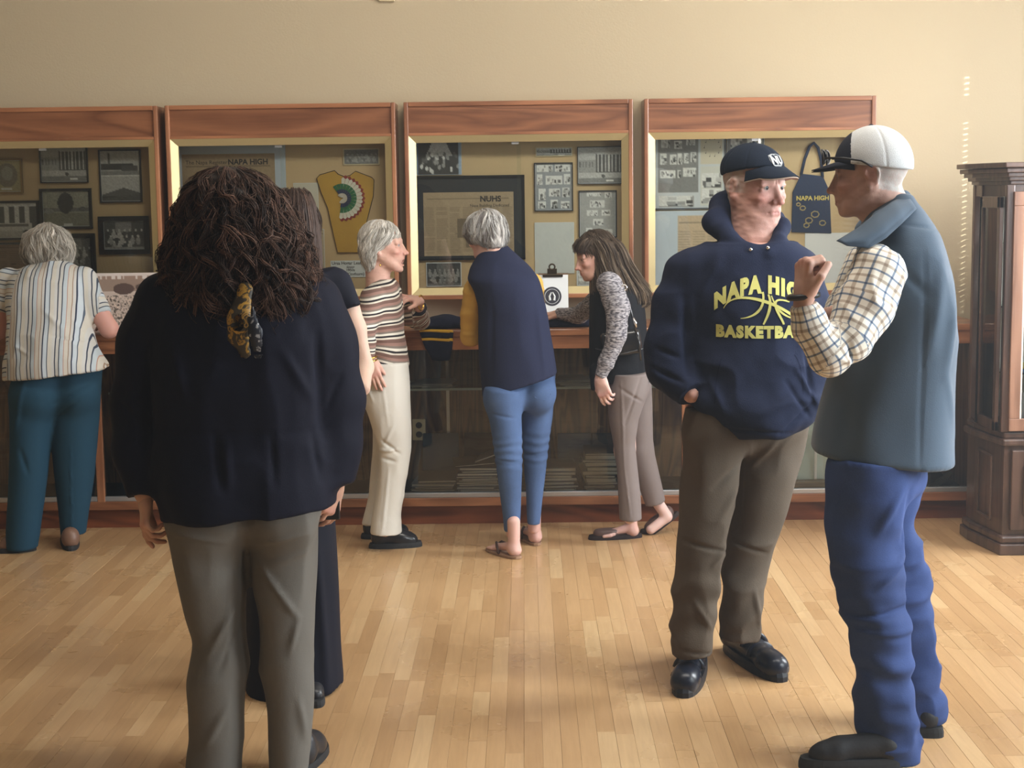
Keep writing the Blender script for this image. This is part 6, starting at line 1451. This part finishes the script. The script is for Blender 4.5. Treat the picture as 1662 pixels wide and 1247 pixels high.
s = Sdf(.015); trous(s, [(605, 992, 1052), (640, 985, 1050), (680, 988, 1036), (720, 996, 1030), (760, 1001, 1034), (800, 1003, 1039), (843, 1005, 1042)], 6.9, 1.25)
s.chain(pts([(1028, 630, 7.08), (1038, 728, 7.10), (1064, 817, 7.12)]), [.085, .064, .048], cut=True)
s.ell(P(1028, 628, 7.0), (.07, .12, .08), k=.03)
garment('trousers', s, tp, r6, .006, [('n', .004, (7, 7, 4)), ('c', P(1008, 620, 6.8), P(1014, 760, 6.8), .006, .005), ('c', P(1014, 760, 6.8), P(1024, 842, 6.8), .005, .004), ('c', P(1005, 630, 6.8), P(1045, 655, 6.8), -.006, .006), ('c', P(1040, 615, 6.8), P(1015, 690, 6.8), -.006, .007)])
hp = P(967, 414, 6.98); hd, R, ed = head(hp, (-1, -.22, -.28), 0, [P(985, 448, Y), P(995, 466, Y)], [.044, .055], .90, (.62, .38, .31), brow=(.10, .07, .05), brow_amt=.7, age=.4, h=.0035, lip=(.5, .16, .16))
h1 = hand(a6[-1] + (0, 0, .004), (.25, -.05, -1), (.45, .85, .1), -1, (.35, .45, .55, .65), (.5, .4), skin=(.64, .42, .37), scale=.92, wr=.022)
h2 = hand(f6[-1] + (.02, 0, 0), (-1, .1, -.05), (0, 0, -1), 1, (.15, .15, .15, .2), skin=SK, scale=.9, h=.005)
s = Sdf(.012); s.cap(P(1062, 808, 7.12), P(1082, 838, 7.12), .028, .026); s.cap(P(1082, 840, 7.12), P(1056, 860, 7.10), .024, .022); V, Q = s.mesh(.006); ank = (V, Q, np.tile(np.array((.66, .46, .42)), (len(V), 1)))
ft, _, _ = foot(PZ(1037, 873), PZ(968, 876)); b = mkbody(r6, hd, [h1, h2, ank, ft], shrink(tor, .75), [(pts([(1022, 620, 6.92), (1014, 730, 6.92), (1022, 842, 6.92)]), [.06, .045, .028]), (pts([(1030, 640, 7.08), (1038, 728, 7.1), (1063, 812, 7.12)]), [.06, .045, .028]), (a6, [.04, .035, .03, .026, .02])], (.64, .42, .37)); add_eyes(ed, R, b, iris=(.14, .09, .06), gaze=(0, -1, -.2))
scalp(hp, R, .93, [(.06, .04, .028), (.12, .085, .058)], r6, face=-.045, brow=.040, nape=-.09)
hb = [(.075, .050, .034), (.115, .080, .054), (.050, .034, .024), (.165, .120, .082), (.22, .165, .115)]
hull_hair(rows([(382, 957, 986, .05), (386, 948, 998, .075), (394, 950, 1008, .095), (408, 956, 1016, .10), (430, 958, 1023, .105), (455, 959, 1036, .11), (475, 959, 1046, .11), (492, 962, 1047, .10), (515, 964, 1000, .07)], 6.99), 330, r6, M['hair'], hb, (.35, 1.0), (.16, .30), clump=9, cw=.003, curl=.003, freq=22, rad=.0011, rho=(.92, 1.05), m=15, basecol=(.055, .038, .026), swirl=.15, bump=.006, drift=(.03, 0))
hull_hair(rows([(384, 948, 970, .05), (390, 936, 966, .065), (398, 931, 962, .07), (408, 932, 954, .07)], 6.97), 70, r6, M['hair'], hb[:3], (.3, 1.0), (.03, .06), clump=9, cw=.003, rad=.001, rho=(.9, 1.03), m=10, basecol=(.05, .034, .024), swirl=.2, bump=.003, name='fringe')
# shoulder bag
bl2 = plain('black_bag_leather', (.018, .018, .02), .22, coat=.5)
br = empty('shoulder_bag', tuple(P(1010, 580, 6.84)), 'black leather shoulder bag at the hip of the long haired woman', 'bag')
s = Sdf(.01); c = (P(1008, 557, 6.83)); s.box(c, (.088, .028, .056), .02, rot=np.array([[math.cos(.12), 0, -math.sin(.12)], [0, 1, 0], [math.sin(.12), 0, math.cos(.12)]])); 
V, Q = s.mesh(.005); V = smooth(V, Q, 1); V = V + normals(V, Q) * (.004 * vnoise(V * 18))[:, None]; bb = mesh_obj('bag_body', V, Q, bl2, br, True)
m = MB(); m.tube([P(966, 566, 6.795), P(1008, 575, 6.792), P(1044, 566, 6.795)], .003, 6); m.build('seam', bl2, bb, smooth=True)
m = MB(); m.tube([P(1034, 545, 6.80), P(1024, 505, 6.81), P(1014, 470, 6.82), P(1004, 452, 6.90), P(1000, 449, 7.0)], .0045, 6); m.build('strap', bl2, br, smooth=True)
m = MB(); m.tube([P(1040, 585, 6.80), P(1038, 560, 6.79), P(1034, 543, 6.79)], .006, 6); m.build('strap', bl2, br, smooth=True)
m = MB(); q = P(1013, 467, 6.805); m.tube([q + .012 * np.array([math.cos(t), 0, math.sin(t)]) for t in np.linspace(0, 6.283, 16, endpoint=False)], .003, 6, closed=True); m.build('ring', M['chrome'], br, smooth=True)
m = MB(); m.tube([P(1028, 516, 6.80), P(1031, 524, 6.80), P(1033, 532, 6.80)], [.004, .008, .004], 6); m.build('clasp', M['chrome'], br, smooth=True)
fl = plain('brown_flat_shoe', sr(92, 72, 68), .45); fs = plain('dark_flat_sole', sr(48, 40, 40), .7)
shoe(PZ(1041, 872), PZ(956, 876), r6, fl, fs, low=True, width=.040, sole=.018, cut_top=.047)
shoe(PZ(1112, 864), PZ(1040, 866), r6, fl, fs, low=True, width=.040, sole=.016, pitch=.62, lift=0, cut_top=.17)

# ---------------------------------------------------------------- man in the navy hoodie and cap
Y = 4.92
r7 = mkperson(P(1190, 1085, Y), 'older man in navy cap, navy lettered hoodie and brown trousers, frowning')
nh = plain('navy_sweatshirt_cloth', sr(34, 40, 62), .9, bump=.35, bscale=420)
tor = rows([(393, 1150, 1290, .11), (398, 1136, 1300, .12), (408, 1108, 1316, .13), (425, 1086, 1326, .135), (450, 1084, 1330, .14), (475, 1096, 1330, .15), (500, 1104, 1328, .155), (560, 1106, 1330, .165), (620, 1114, 1328, .19), (655, 1122, 1324, .205), (676, 1136, 1316, .205), (690, 1156, 1300, .20), (699, 1180, 1275, .185)], Y)
s = Sdf(.03); s.stack(tor, e=2.35)
la = pts([(1124, 452, 4.92), (1102, 500, 4.90), (1086, 560, 4.88), (1087, 600, 4.86), (1122, 640, 4.80)]); lr = [.082, .080, .074, .068, .050]
ra = pts([(1298, 446, 4.95), (1312, 500, 4.95), (1318, 560, 4.93), (1318, 605, 4.88), (1300, 645, 4.80)]); rr_ = [.076, .070, .064, .060, .048]
s.chain(la, lr, cut=True); s.chain(ra, rr_, cut=True)
# hood lying round the neck
hdp = pts([(1264, 370, 4.94), (1262, 392, 4.86), (1246, 412, 4.81), (1218, 406, 4.82), (1186, 388, 4.87), (1164, 360, 4.95), (1174, 336, 5.04), (1200, 330, 5.10), (1232, 340, 5.09), (1256, 356, 5.02), (1264, 370, 4.94)])
s.chain(hdp, [.028, .024, .018, .022, .030, .042, .046, .046, .042, .034, .030], k=.02)
s.ell(P(1212, 408, 4.97), (.10, .08, .04), k=.03)
s.cap(P(1150, 655, 4.80), P(1290, 665, 4.80), .04, .04, k=.05)
wr = [('n', .007, (6, 6, 6)), ('r', .006, (7, 7, 9)), ('n', .003, (14, 14, 12)), ('c', P(1262, 610, Y), P(1300, 665, Y), -.012, .008), ('c', P(1278, 590, Y), P(1314, 650, Y), .010, .008), ('c', P(1140, 600, Y), P(1165, 660, Y), .008, .012), ('c', P(1250, 690, Y), P(1310, 640, Y), -.010, .006),
      ('c', P(1105, 480, Y), P(1112, 600, Y), -.016, .012), ('c', P(1052, 590, Y), P(1100, 612, Y), -.010, .008), ('c', P(1060, 560, Y), P(1098, 575, Y), -.007, .008), ('c', P(1170, 684, Y), P(1270, 690, Y), -.008, .005), ('c', P(1160, 420, Y), P(1130, 470, Y), .007, .014), ('c', P(1296, 560, Y), P(1304, 640, Y), -.012, .008),
      ('c', P(1195, 440, Y), P(1140, 520, Y), -.004, .016), ('c', P(1218, 660, Y), P(1285, 630, Y), .006, .010)]
hoodie = garment('hoodie', s, nh, r7, .0065, wr)
yl = plain('yellow_print', sr(200, 196, 118), .8, bump=.2, bscale=500, var=.08, vscale=60)
def print_text(sx, size, fn, bold, name, mat, off):
    V, F = text_mesh(sx, 1.0, bold, space=1.22); V = V[:, :2]; lo, hi = V.min(0), V.max(0)
    # cut the letters finely enough to follow the cloth
    me = bpy.data.meshes.new('t'); me.from_pydata([(a, b, 0) for a, b in V], [], F); bm = bmesh.new(); bm.from_mesh(me)
    bmesh.ops.triangulate(bm, faces=bm.faces[:])
    for _ in range(3):
        es = [e for e in bm.edges if e.calc_length() > .12]
        if es: bmesh.ops.subdivide_edges(bm, edges=es, cuts=1); bmesh.ops.triangulate(bm, faces=bm.faces[:])
    V = np.array([v.co[:2] for v in bm.verts]); bm.verts.index_update(); F = [tuple(v.index for v in f.verts) for f in bm.faces]; bm.free(); bpy.data.meshes.remove(me)
    U = (V - lo) / (hi - lo); px = fn(U); W = on_surface(hoodie, px, off)
    return mesh_obj(name, W, F, mat, hoodie)
def arc(U): u = U[:, 0] * 2 - 1; top = 446 + 30 * u ** 2; bot = 477 + 27 * u ** 2; return np.stack([1238 + 79 * u, bot + (top - bot) * U[:, 1]], 1)
def flat(U): u = U[:, 0] * 2 - 1; return np.stack([1240 + 78 * u, 550 - 3 * u ** 2 + (-21) * U[:, 1]], 1)
ol = plain('navy_print_outline', sr(22, 28, 52), .9)
print_text('NAPA HIGH', 1, arc, .07, 'lettering', yl, .0022); print_text('BASKETBALL', 1, flat, .07, 'lettering', yl, .0022)
def ribbon(line, wd, mat, off=.0022, name='ball_line'):
    pts_ = np.array(line, float); t = np.linspace(0, 1, 22); k = np.linspace(0, 1, len(pts_)); c = np.polyfit(k, pts_, min(3, len(pts_) - 1)); p = np.stack([np.polyval(c[:, 0], t), np.polyval(c[:, 1], t)], 1)
    d = np.gradient(p, axis=0); d /= np.linalg.norm(d, axis=1, keepdims=True); n = np.stack([-d[:, 1], d[:, 0]], 1); ww = np.interp(t, [0, .5, 1], wd)[:, None]
    A = on_surface(hoodie, p + n * ww, off); B = on_surface(hoodie, p - n * ww, off); V = np.empty((44, 3)); V[0::2] = A; V[1::2] = B
    return mesh_obj(name, V, [(2 * i, 2 * i + 1, 2 * i + 3, 2 * i + 2) for i in range(21)], mat, hoodie)
for ln, wd in (([(1174, 500), (1200, 486), (1235, 485), (1275, 506), (1296, 522)], (.5, 2.6, 2)), ([(1202, 517), (1222, 512), (1236, 498), (1238, 474)], (.5, 2.2, 1.6)), ([(1247, 478), (1250, 495), (1246, 512), (1239, 527)], (1.6, 2.4, 1.4)), ([(1281, 490), (1262, 488), (1258, 500), (1268, 515), (1272, 527)], (1.2, 2.2, 1.6)), ([(1252, 480), (1262, 500), (1275, 512), (1292, 518)], (1, 1.8, 1))):
    ribbon(ln, wd, yl)
# pouch pocket seams
for a, b in ((((1172, 580), (1164, 610), (1160, 655)), .7), (((1290, 576), (1300, 600), (1304, 640)), .7)): ribbon(a, (b, b, b), ol, .001, 'pocket_seam')
for q in (P(1218, 405, 4.79), P(1246, 402, 4.79)): m = MB(); m.tube([q, q + (0, -.006, -.002)], .006, 10); m.build('eyelet', M['chrome'], hoodie, smooth=True)
tr = plain('brown_corduroy', sr(88, 78, 68), .85, bump=.2, bscale=260)
s = Sdf(.016); trous(s, [(662, 1114, 1225), (700, 1108, 1222), (740, 1107, 1205), (790, 1106, 1193), (850, 1102, 1186), (900, 1098, 1172), (950, 1095, 1168), (1000, 1092, 1163), (1040, 1090, 1160), (1062, 1091, 1159)], 4.87, 1.0)
trous(s, [(660, 1205, 1312), (680, 1198, 1312), (730, 1200, 1304), (780, 1194, 1290), (830, 1188, 1277), (880, 1180, 1258), (930, 1175, 1244), (980, 1170, 1237), (1036, 1167, 1232)], 4.98, 1.0)
s.ell(P(1212, 690, 4.94), (.18, .12, .09), k=.04)
wr = [('n', .007, (7, 7, 5)), ('r', .007, (8, 8, 8)), ripple(60, .003, P(0, 1060, Y)[2], P(0, 900, Y)[2], 5), ('c', P(1205, 735, Y), P(1150, 780, Y), -.009, .010), ('c', P(1200, 770, Y), P(1160, 830, Y), .009, .012), ('c', P(1105, 865, Y), P(1175, 885, Y), -.009, .007), ('c', P(1180, 865, Y), P(1150, 905, Y), .010, .008), ('c', P(1190, 880, Y), P(1245, 900, Y), -.009, .007),
      ('c', P(1225, 960, Y), P(1235, 1020, Y), .010, .008), ('c', P(1120, 960, Y), P(1150, 1010, Y), .008, .009), ('c', P(1205, 740, Y), P(1198, 860, Y), -.012, .008), ('c', P(1260, 700, Y), P(1215, 760, Y), .008, .010), ('c', P(1100, 1040, Y), P(1160, 1050, Y), -.007, .005)]
garment('trousers', s, tr, r7, .0065, wr)
hp = P(1223, 301, 4.95); RED = (.52, .29, .24)
hd, R, ed = head(hp, (.62, -.78, -.10), 0, [P(1222, 366, 4.94), P(1222, 392, 4.93)], [.062, .075], 1.06, RED, brow=(.42, .34, .30), brow_amt=.35, age=1.6, h=.003, jaw=1.1, wide=1.06, nose=1.2, frown=1.0, lip=(.42, .17, .15), hairline=((.42, .37, .33), lambda x, y, z: gauss((np.abs(x) - .072) / .012, 1) * gauss((y + .002) / .03, 1) * (z > -.02) * (z < .05) + (y > .02) * (z > -.05) * (z < .04) * .9))
q1 = P(1122, 634, 4.83); h1 = hand(q1, (.35, .9, -.9), (.2, 1, 0), 1, (.3,) * 4, skin=RED, h=.005, scale=.95, forearm=P(1105, 615, 4.83)); q2 = P(1303, 642, 4.80); h2 = hand(q2, (-.5, -.1, -.8), (0, 1, 0), -1, skin=RED, h=.005, scale=.9)
b = mkbody(r7, hd, [h1, h2], shrink(tor, .8, 2), [(la, [x * .6 for x in lr]), (ra, [x * .6 for x in rr_]), (pts([(1155, 720, 4.87), (1140, 880, 4.87), (1127, 1050, 4.87)]), [.08, .055, .03]), (pts([(1250, 720, 4.98), (1222, 880, 4.98), (1200, 1030, 4.98)]), [.08, .055, .03])], RED); add_eyes(ed, R, b, iris=(.03, .04, .05), gaze=(.1, -1, .0))
navy = plain('navy_cap_cotton', sr(24, 32, 46), .85, bump=.3, bscale=420); khaki = plain('tan_brim_lining', sr(176, 156, 142), .8)
cpo, W_ = brim_cap(hp, R, 1.06, r7, navy, navy, khaki, tilt=.24, zc=.046, name='cap', brim_l=.068, brim_w=.080, curve=7.5, high=.080, fit=1.02, droop=.55)
# badge on the cap front
def local_patch(W_, pl, y_fn, th, name, mat, parent):
    n = len(pl); V = [(x, y_fn(x, z), z) for x, z in pl] + [(x, y_fn(x, z) + th, z) for x, z in pl]
    return mesh_obj(name, W_(V), [tuple(range(n - 1, -1, -1)), tuple(range(n, 2 * n))] + [(i, (i + 1) % n, n + (i + 1) % n, n + i) for i in range(n)][::-1], mat, parent)
yf = lambda x, z: .010 - .1065 * math.sqrt(max(0, 1 - (x / .085) ** 2 - ((z - .046) / .0805) ** 2)) - .001
gry = plain('grey_badge', sr(150, 152, 154), .6); wht = plain('white_stitching', sr(214, 214, 214), .6)
local_patch(W_, [(-.024, .094), (-.010, .099), (.010, .099), (.024, .094), (.025, .080), (.018, .067), (0, .058), (-.018, .067), (-.025, .080)], yf, .002, 'badge', gry, cpo)
V, F = text_mesh('NU', .030, .0012); mesh_obj('badge_letters', W_([(x, yf(x, .081 + y) - .0022, .081 + y) for x, y in V[:, :2]]), F, wht, cpo)
sh = plain('black_walking_shoe', sr(26, 30, 42), .28); shs = plain('black_shoe_sole', sr(22, 23, 30), .5)
def velcro(o, W, L):
    for x in (.50, .62):
        m = MB(); m.tube([W(L * x, .047 * math.sin(t), .056 + .052 * math.cos(t) - (x - .5) * .16) for t in np.linspace(-1.35, 1.35, 11)], .010, 6); k = m.build('strap', sh, o, smooth=True)
    m = MB(); m.tube([W(L * .80, .048 * math.sin(t), .040 + .036 * math.cos(t)) for t in np.linspace(-1.5, 1.5, 11)], .0035, 6); m.build('toe_seam', shs, o, smooth=True)
shoe(PZ(1134, 1066), PZ(1108, 1134), r7, sh, shs, width=.054, hgt=.09, sole=.030, extra=velcro, blunt=1.05); shoe(PZ(1180, 1052), PZ(1270, 1108), r7, sh, shs, width=.054, hgt=.09, sole=.030, extra=velcro, blunt=1.05)

# ---------------------------------------------------------------- man in the vest and mesh cap
Y = 4.3
r8 = mkperson(P(1440, 1225, Y), 'man in white mesh cap, blue grey vest, plaid shirt and jeans, fist raised')
vm = plain('blue_grey_soft_shell', sr(72, 86, 102), .7, bump=.12, bscale=300, sheen=.2)
tor = rows([(318, 1440, 1476, .05), (330, 1424, 1482, .07), (345, 1408, 1494, .10), (360, 1402, 1508, .13), (380, 1398, 1524, .16), (410, 1396, 1534, .19), (450, 1396, 1541, .21), (500, 1392, 1546, .22), (560, 1370, 1547, .22), (610, 1350, 1546, .215), (660, 1332, 1545, .215), (700, 1322, 1544, .215), (742, 1316, 1542, .215)], Y)
s = Sdf(.03); s.stack(tor, e=2.4, tilt=(-.10, 0))
s.chain(pts([(1466, 336, 4.28), (1430, 360, 4.20), (1400, 388, 4.18)]), [.020, .022, .012], k=.012, flat=((0, 1, 0), .5)); s.chain(pts([(1466, 322, 4.40), (1430, 345, 4.46), (1400, 372, 4.46)]), [.026, .028, .022], k=.02)
wr = [('n', .006, (5, 5, 4)), ('r', .005, (5, 5, 3)), ('c', P(1470, 400, Y), P(1462, 740, Y), -.004, .005), ('c', P(1500, 420, Y), P(1478, 560, Y), .008, .018), ('c', P(1530, 430, Y), P(1505, 600, Y), .008, .014), ('c', P(1400, 395, Y), P(1470, 470, Y), -.008, .012), ('c', P(1440, 362, Y), P(1520, 372, Y), -.004, .005), ('c', P(1510, 600, Y), P(1535, 700, Y), .006, .012), ('c', P(1358, 640, Y), P(1350, 700, Y), -.006, .015)]
vst_ = garment('vest', s, vm, r8, .007, wr, sm=2)
tp_ = pts([(1470, 316, 4.27), (1448, 327, 4.21), (1420, 347, 4.16), (1390, 371, 4.12), (1357, 391, 4.085)]); bt_ = pts([(1488, 338, 4.19), (1464, 362, 4.12), (1438, 386, 4.085), (1410, 403, 4.07), (1374, 399, 4.075)])
nu, nv = 21, 9; gt_ = np.linspace(0, 1, nu); T5 = np.linspace(0, 1, 5)
top_ = np.stack([np.interp(gt_, T5, [p[k] for p in tp_]) for k in range(3)], 1); bot_ = np.stack([np.interp(gt_, T5, [p[k] for p in bt_]) for k in range(3)], 1)
V = []
for jj in range(nv):
    f = jj / (nv - 1); row = top_ * (1 - f) + bot_ * f; row[:, 1] -= .022 * math.sin(math.pi * min(1, f * 1.15)) * np.sin(np.pi * (.15 + .7 * gt_)); V.append(row)
V = np.concatenate(V); k = len(V); V2 = V + np.array([.003, .010, -.001]); F = []
for jj in range(nv - 1):
    for ii in range(nu - 1):
        a = jj * nu + ii; F += [(a, a + nu, a + nu + 1, a + 1), (k + a, k + a + 1, k + a + nu + 1, k + a + nu)]
ed_ = [ii for ii in range(nu)] + [jj * nu + nu - 1 for jj in range(1, nv)] + [(nv - 1) * nu + ii for ii in range(nu - 2, -1, -1)] + [jj * nu for jj in range(nv - 2, 0, -1)]
for q in range(len(ed_)): a, b = ed_[q], ed_[(q + 1) % len(ed_)]; F.append((a, b, k + b, k + a))
mesh_obj('collar', np.concatenate([V, V2]), F, vm, vst_, True)
# plaid sleeve
m_, nt, b_ = _mat('blue_tan_plaid'); L_ = nt.links.new; at = N(nt, 'ShaderNodeAttribute', attribute_name='uvw'); sp_ = N(nt, 'ShaderNodeSeparateXYZ'); L_(at.outputs['Vector'], sp_.inputs[0])
def band(axis, per, stops):
    ml = N(nt, 'ShaderNodeMath', operation='MULTIPLY', i_1=1 / per); L_(sp_.outputs[axis], ml.inputs[0]); fr = N(nt, 'ShaderNodeMath', operation='FRACT'); L_(ml.outputs[0], fr.inputs[0]); r = ramp(nt, stops, 'LINEAR'); L_(fr.outputs[0], r.inputs[0]); return r.outputs[0]
W1c = (1, 1, 1); st = [(0, W1c), (.16, W1c), (.20, (.22, .30, .46)), (.28, (.22, .30, .46)), (.32, W1c), (.62, W1c), (.66, (.60, .54, .50)), (.80, (.60, .54, .50)), (.84, W1c)]
x1 = band(1, .044, st); x2 = band(0, .044, st)
mx = N(nt, 'ShaderNodeMix', data_type='RGBA', blend_type='MULTIPLY'); mx.inputs[0].default_value = 1; L_(x1, mx.inputs[6]); L_(x2, mx.inputs[7]); m2_ = N(nt, 'ShaderNodeMix', data_type='RGBA', blend_type='MULTIPLY'); m2_.inputs[0].default_value = 1; m2_.inputs[7].default_value = rgb(sr(224, 218, 206)); L_(mx.outputs[2], m2_.inputs[6]); L_(m2_.outputs[2], b_.inputs['Base Color']); b_.inputs['Roughness'].default_value = .8
s = Sdf(.015); ua = pts([(1424, 446, 4.10), (1404, 496, 4.06), (1376, 548, 4.02), (1346, 576, 3.99)]); ur = [.078, .074, .062, .052]
fo = pts([(1342, 574, 3.99), (1316, 532, 3.98), (1304, 494, 3.97)]); fr_ = [.054, .046, .036]
s.chain(ua, ur, k=.01, cuta=False); s.chain(fo, fr_, cut=True, k=.02)
def plaid(V): U = chain_uv(V, [ua, fo]); return {'uvw': U + 5}
garment('shirt_sleeve', s, m_, r8, .005, [('n', .004, (10, 10, 9)), ('r', .005, (15, 15, 15)), ('c', P(1335, 540, Y), P(1350, 580, Y), -.014, .008), ('c', P(1320, 560, Y), P(1345, 570, Y), .006, .006)], plaid)
s = Sdf(.015); ub = pts([(1405, 430, 4.46), (1372, 500, 4.40), (1350, 545, 4.30), (1345, 530, 4.12)]); s.chain(ub, [.06, .055, .05, .034], cut=True)
garment('shirt_sleeve', s, m_, r8, .006, [('n', .004, (10, 10, 9))], lambda V: {'uvw': chain_uv(V, [ub]) + 5})
s = Sdf(.010); s.chain(pts([(1462, 322, 4.30), (1430, 340, 4.24), (1400, 368, 4.26)]), [.018, .018, .014])
jm = jeans_mat('indigo_denim', sr(50, 66, 110), .7, 1.3)
s = Sdf(.014); trous(s, [(744, 1345, 1494), (780, 1340, 1478), (850, 1341, 1462), (900, 1344, 1461), (950, 1352, 1463), (985, 1364, 1466), (1020, 1376, 1471), (1070, 1388, 1479), (1130, 1387, 1487), (1180, 1393, 1492), (1215, 1398, 1494), (1234, 1401, 1493)], 4.20, .95)
trous(s, [(744, 1410, 1502), (790, 1400, 1496), (850, 1398, 1487), (900, 1404, 1495), (950, 1414, 1508), (1010, 1422, 1513), (1070, 1436, 1526), (1130, 1443, 1532), (1168, 1448, 1536)], 4.44, .9)
s.ell(P(1430, 775, 4.29), (.12, .13, .09), k=.04)
wr = [('n', .007, (7, 7, 6)), ('r', .009, (9, 9, 13)), ripple(46, .0038, P(0, 1225, 4.2)[2], P(0, 930, 4.2)[2], 3), ripple(95, .0016, P(0, 1225, 4.2)[2], P(0, 900, 4.2)[2], 8), ('c', P(1440, 770, Y), P(1400, 840, Y), .009, .012), ('c', P(1455, 780, Y), P(1448, 860, Y), -.012, .010), ('c', P(1455, 880, Y), P(1400, 930, Y), .009, .010), ('c', P(1360, 975, Y), P(1460, 965, Y), -.014, .008), ('c', P(1365, 1000, Y), P(1465, 1000, Y), .010, .010), ('c', P(1400, 1222, Y), P(1492, 1222, Y), -.005, .004)]
garment('jeans', s, jm, r8, .0065, wr)
hp = P(1413, 281, Y); TAN = (.42, .25, .20)
hd, R, ed = head(hp, (-.92, .34, -.08), 0, [P(1438, 342, 4.3), P(1448, 362, 4.3)], [.060, .07], 1.0, TAN, brow=(.25, .2, .17), brow_amt=.5, age=1.2, h=.0032, lip=(.36, .16, .14), hairline=((.40, .38, .36), lambda x, y, z: (y > .028) * (z > -.055 + .3 * (.06 - y)) * (z < .06) * 1.0))
wq = P(1303, 492, 3.97); h1 = hand(wq, (.02, .0, 1), (.95, .25, 0), -1, (1.5, 1.52, 1.55, 1.6), (.62, .95), spread=.02, skin=(.50, .30, .24), scale=1.14, h=.003, wr=.027)
wq2 = P(1350, 512, 4.12); h2 = hand(wq2, (-.7, -.8, -.7), (.5, -.6, .2), 1, (.6, .7, .7, .8), skin=(.50, .30, .24), h=.004)
b = mkbody(r8, hd, [h1, h2], shrink(tor, .8, 2), [(ua, [.05, .045, .04, .035]), (pts([(1400, 760, 4.22), (1410, 960, 4.2), (1445, 1225, 4.2)]), [.09, .06, .035]), (pts([(1450, 760, 4.42), (1462, 960, 4.44), (1494, 1160, 4.44)]), [.045, .035, .025])], TAN); add_eyes(ed, R, b)
wm = plain('white_cap_mesh', sr(206, 208, 210), .8, bump=.5, bscale=700); cn = plain('dark_cap_front', sr(40, 42, 52), .8)
cpo, W_ = brim_cap(hp, R, 1.0, r8, cn, cn, cn, back_mat=wm, split=-.040, tilt=.20, zc=.022, name='cap', brim_l=.068, brim_w=.074, curve=3.5, high=.108, droop=.40, fit=1.04)
m = MB(); m.tube([W_([(x, .010 - .108 * math.cos(a), .046)])[0] for a in (0,) for x in (0,)] + [W_([(.088 * math.sin(t), .010 - .109 * math.cos(t), .032 + .004 * t)])[0] for t in np.linspace(0, 3.1, 24)], .0012, 5)
# temples and lenses of the sunglasses parked on the cap
sg = empty('sunglasses', tuple(W_([(0, -.1, .05)])[0]), 'dark sunglasses parked above the brim of the white mesh cap', 'sunglasses')
m = MB(); m.tube([W_([(x, y, z)])[0] for x, y, z in ((.062, -.112, .052), (.080, -.06, .046), (.090, -.01, .034), (.086, .018, .014))], [.0035, .0035, .003, .003], 6); m.build('temple', M['black'], sg, smooth=True)
m = MB(); m.tube([W_([(x, y, z)])[0] for x, y, z in ((-.062, -.112, .052), (-.080, -.06, .046), (-.090, -.01, .034), (-.086, .018, .014))], [.0035, .0035, .003, .003], 6); m.build('temple', M['black'], sg, smooth=True)
for k in (-1, 1):
    c = np.array([k * .034, -.124, .056]); m = MB(); m.tube([W_([c + (.026 * math.cos(t) * 1, k * 0 + .006 * abs(math.cos(t)), .020 * math.sin(t))])[0] for t in np.linspace(0, 6.283, 18, endpoint=False)], .0028, 6, closed=True); fo_ = m.build('rim', M['black'], sg, smooth=True)
    ring = [W_([c + (.025 * math.cos(t), .006 * abs(math.cos(t)), .019 * math.sin(t))])[0] for t in np.linspace(0, 6.283, 18, endpoint=False)]
    m = MB(); m.add(ring, [tuple(range(18))]); m.build('lens', plain('dark_lens_%d' % (k + 1), (.02, .02, .025), .08), fo_)
# watch
m = MB(); q = P(1304, 481, 3.97); m.tube([q + np.array([.036 * math.cos(t), .030 * math.sin(t), .004 * math.cos(t)]) for t in np.linspace(0, 6.283, 20, endpoint=False)], .0085, 8, closed=True); wt_ = m.build('watch', M['black'], r8, smooth=True); wt_['label'] = 'black wristwatch'
bt = plain('black_boot_leather', sr(30, 30, 34), .6, bump=.2, bscale=120)
shoe(PZ(1482, 1262) + (0, .09, 0), PZ(1302, 1254) + (0, .04, 0), r8, bt, blks, width=.044, hgt=.05, sole=.028, heel_h=.02, blunt=.7, ankle=False); shoe(PZ(1537, 1206) + (0, .05, 0), PZ(1430, 1190) + (0, .04, 0), r8, bt, blks, width=.044, hgt=.05, sole=.028, heel_h=.02, blunt=.7, ankle=False)
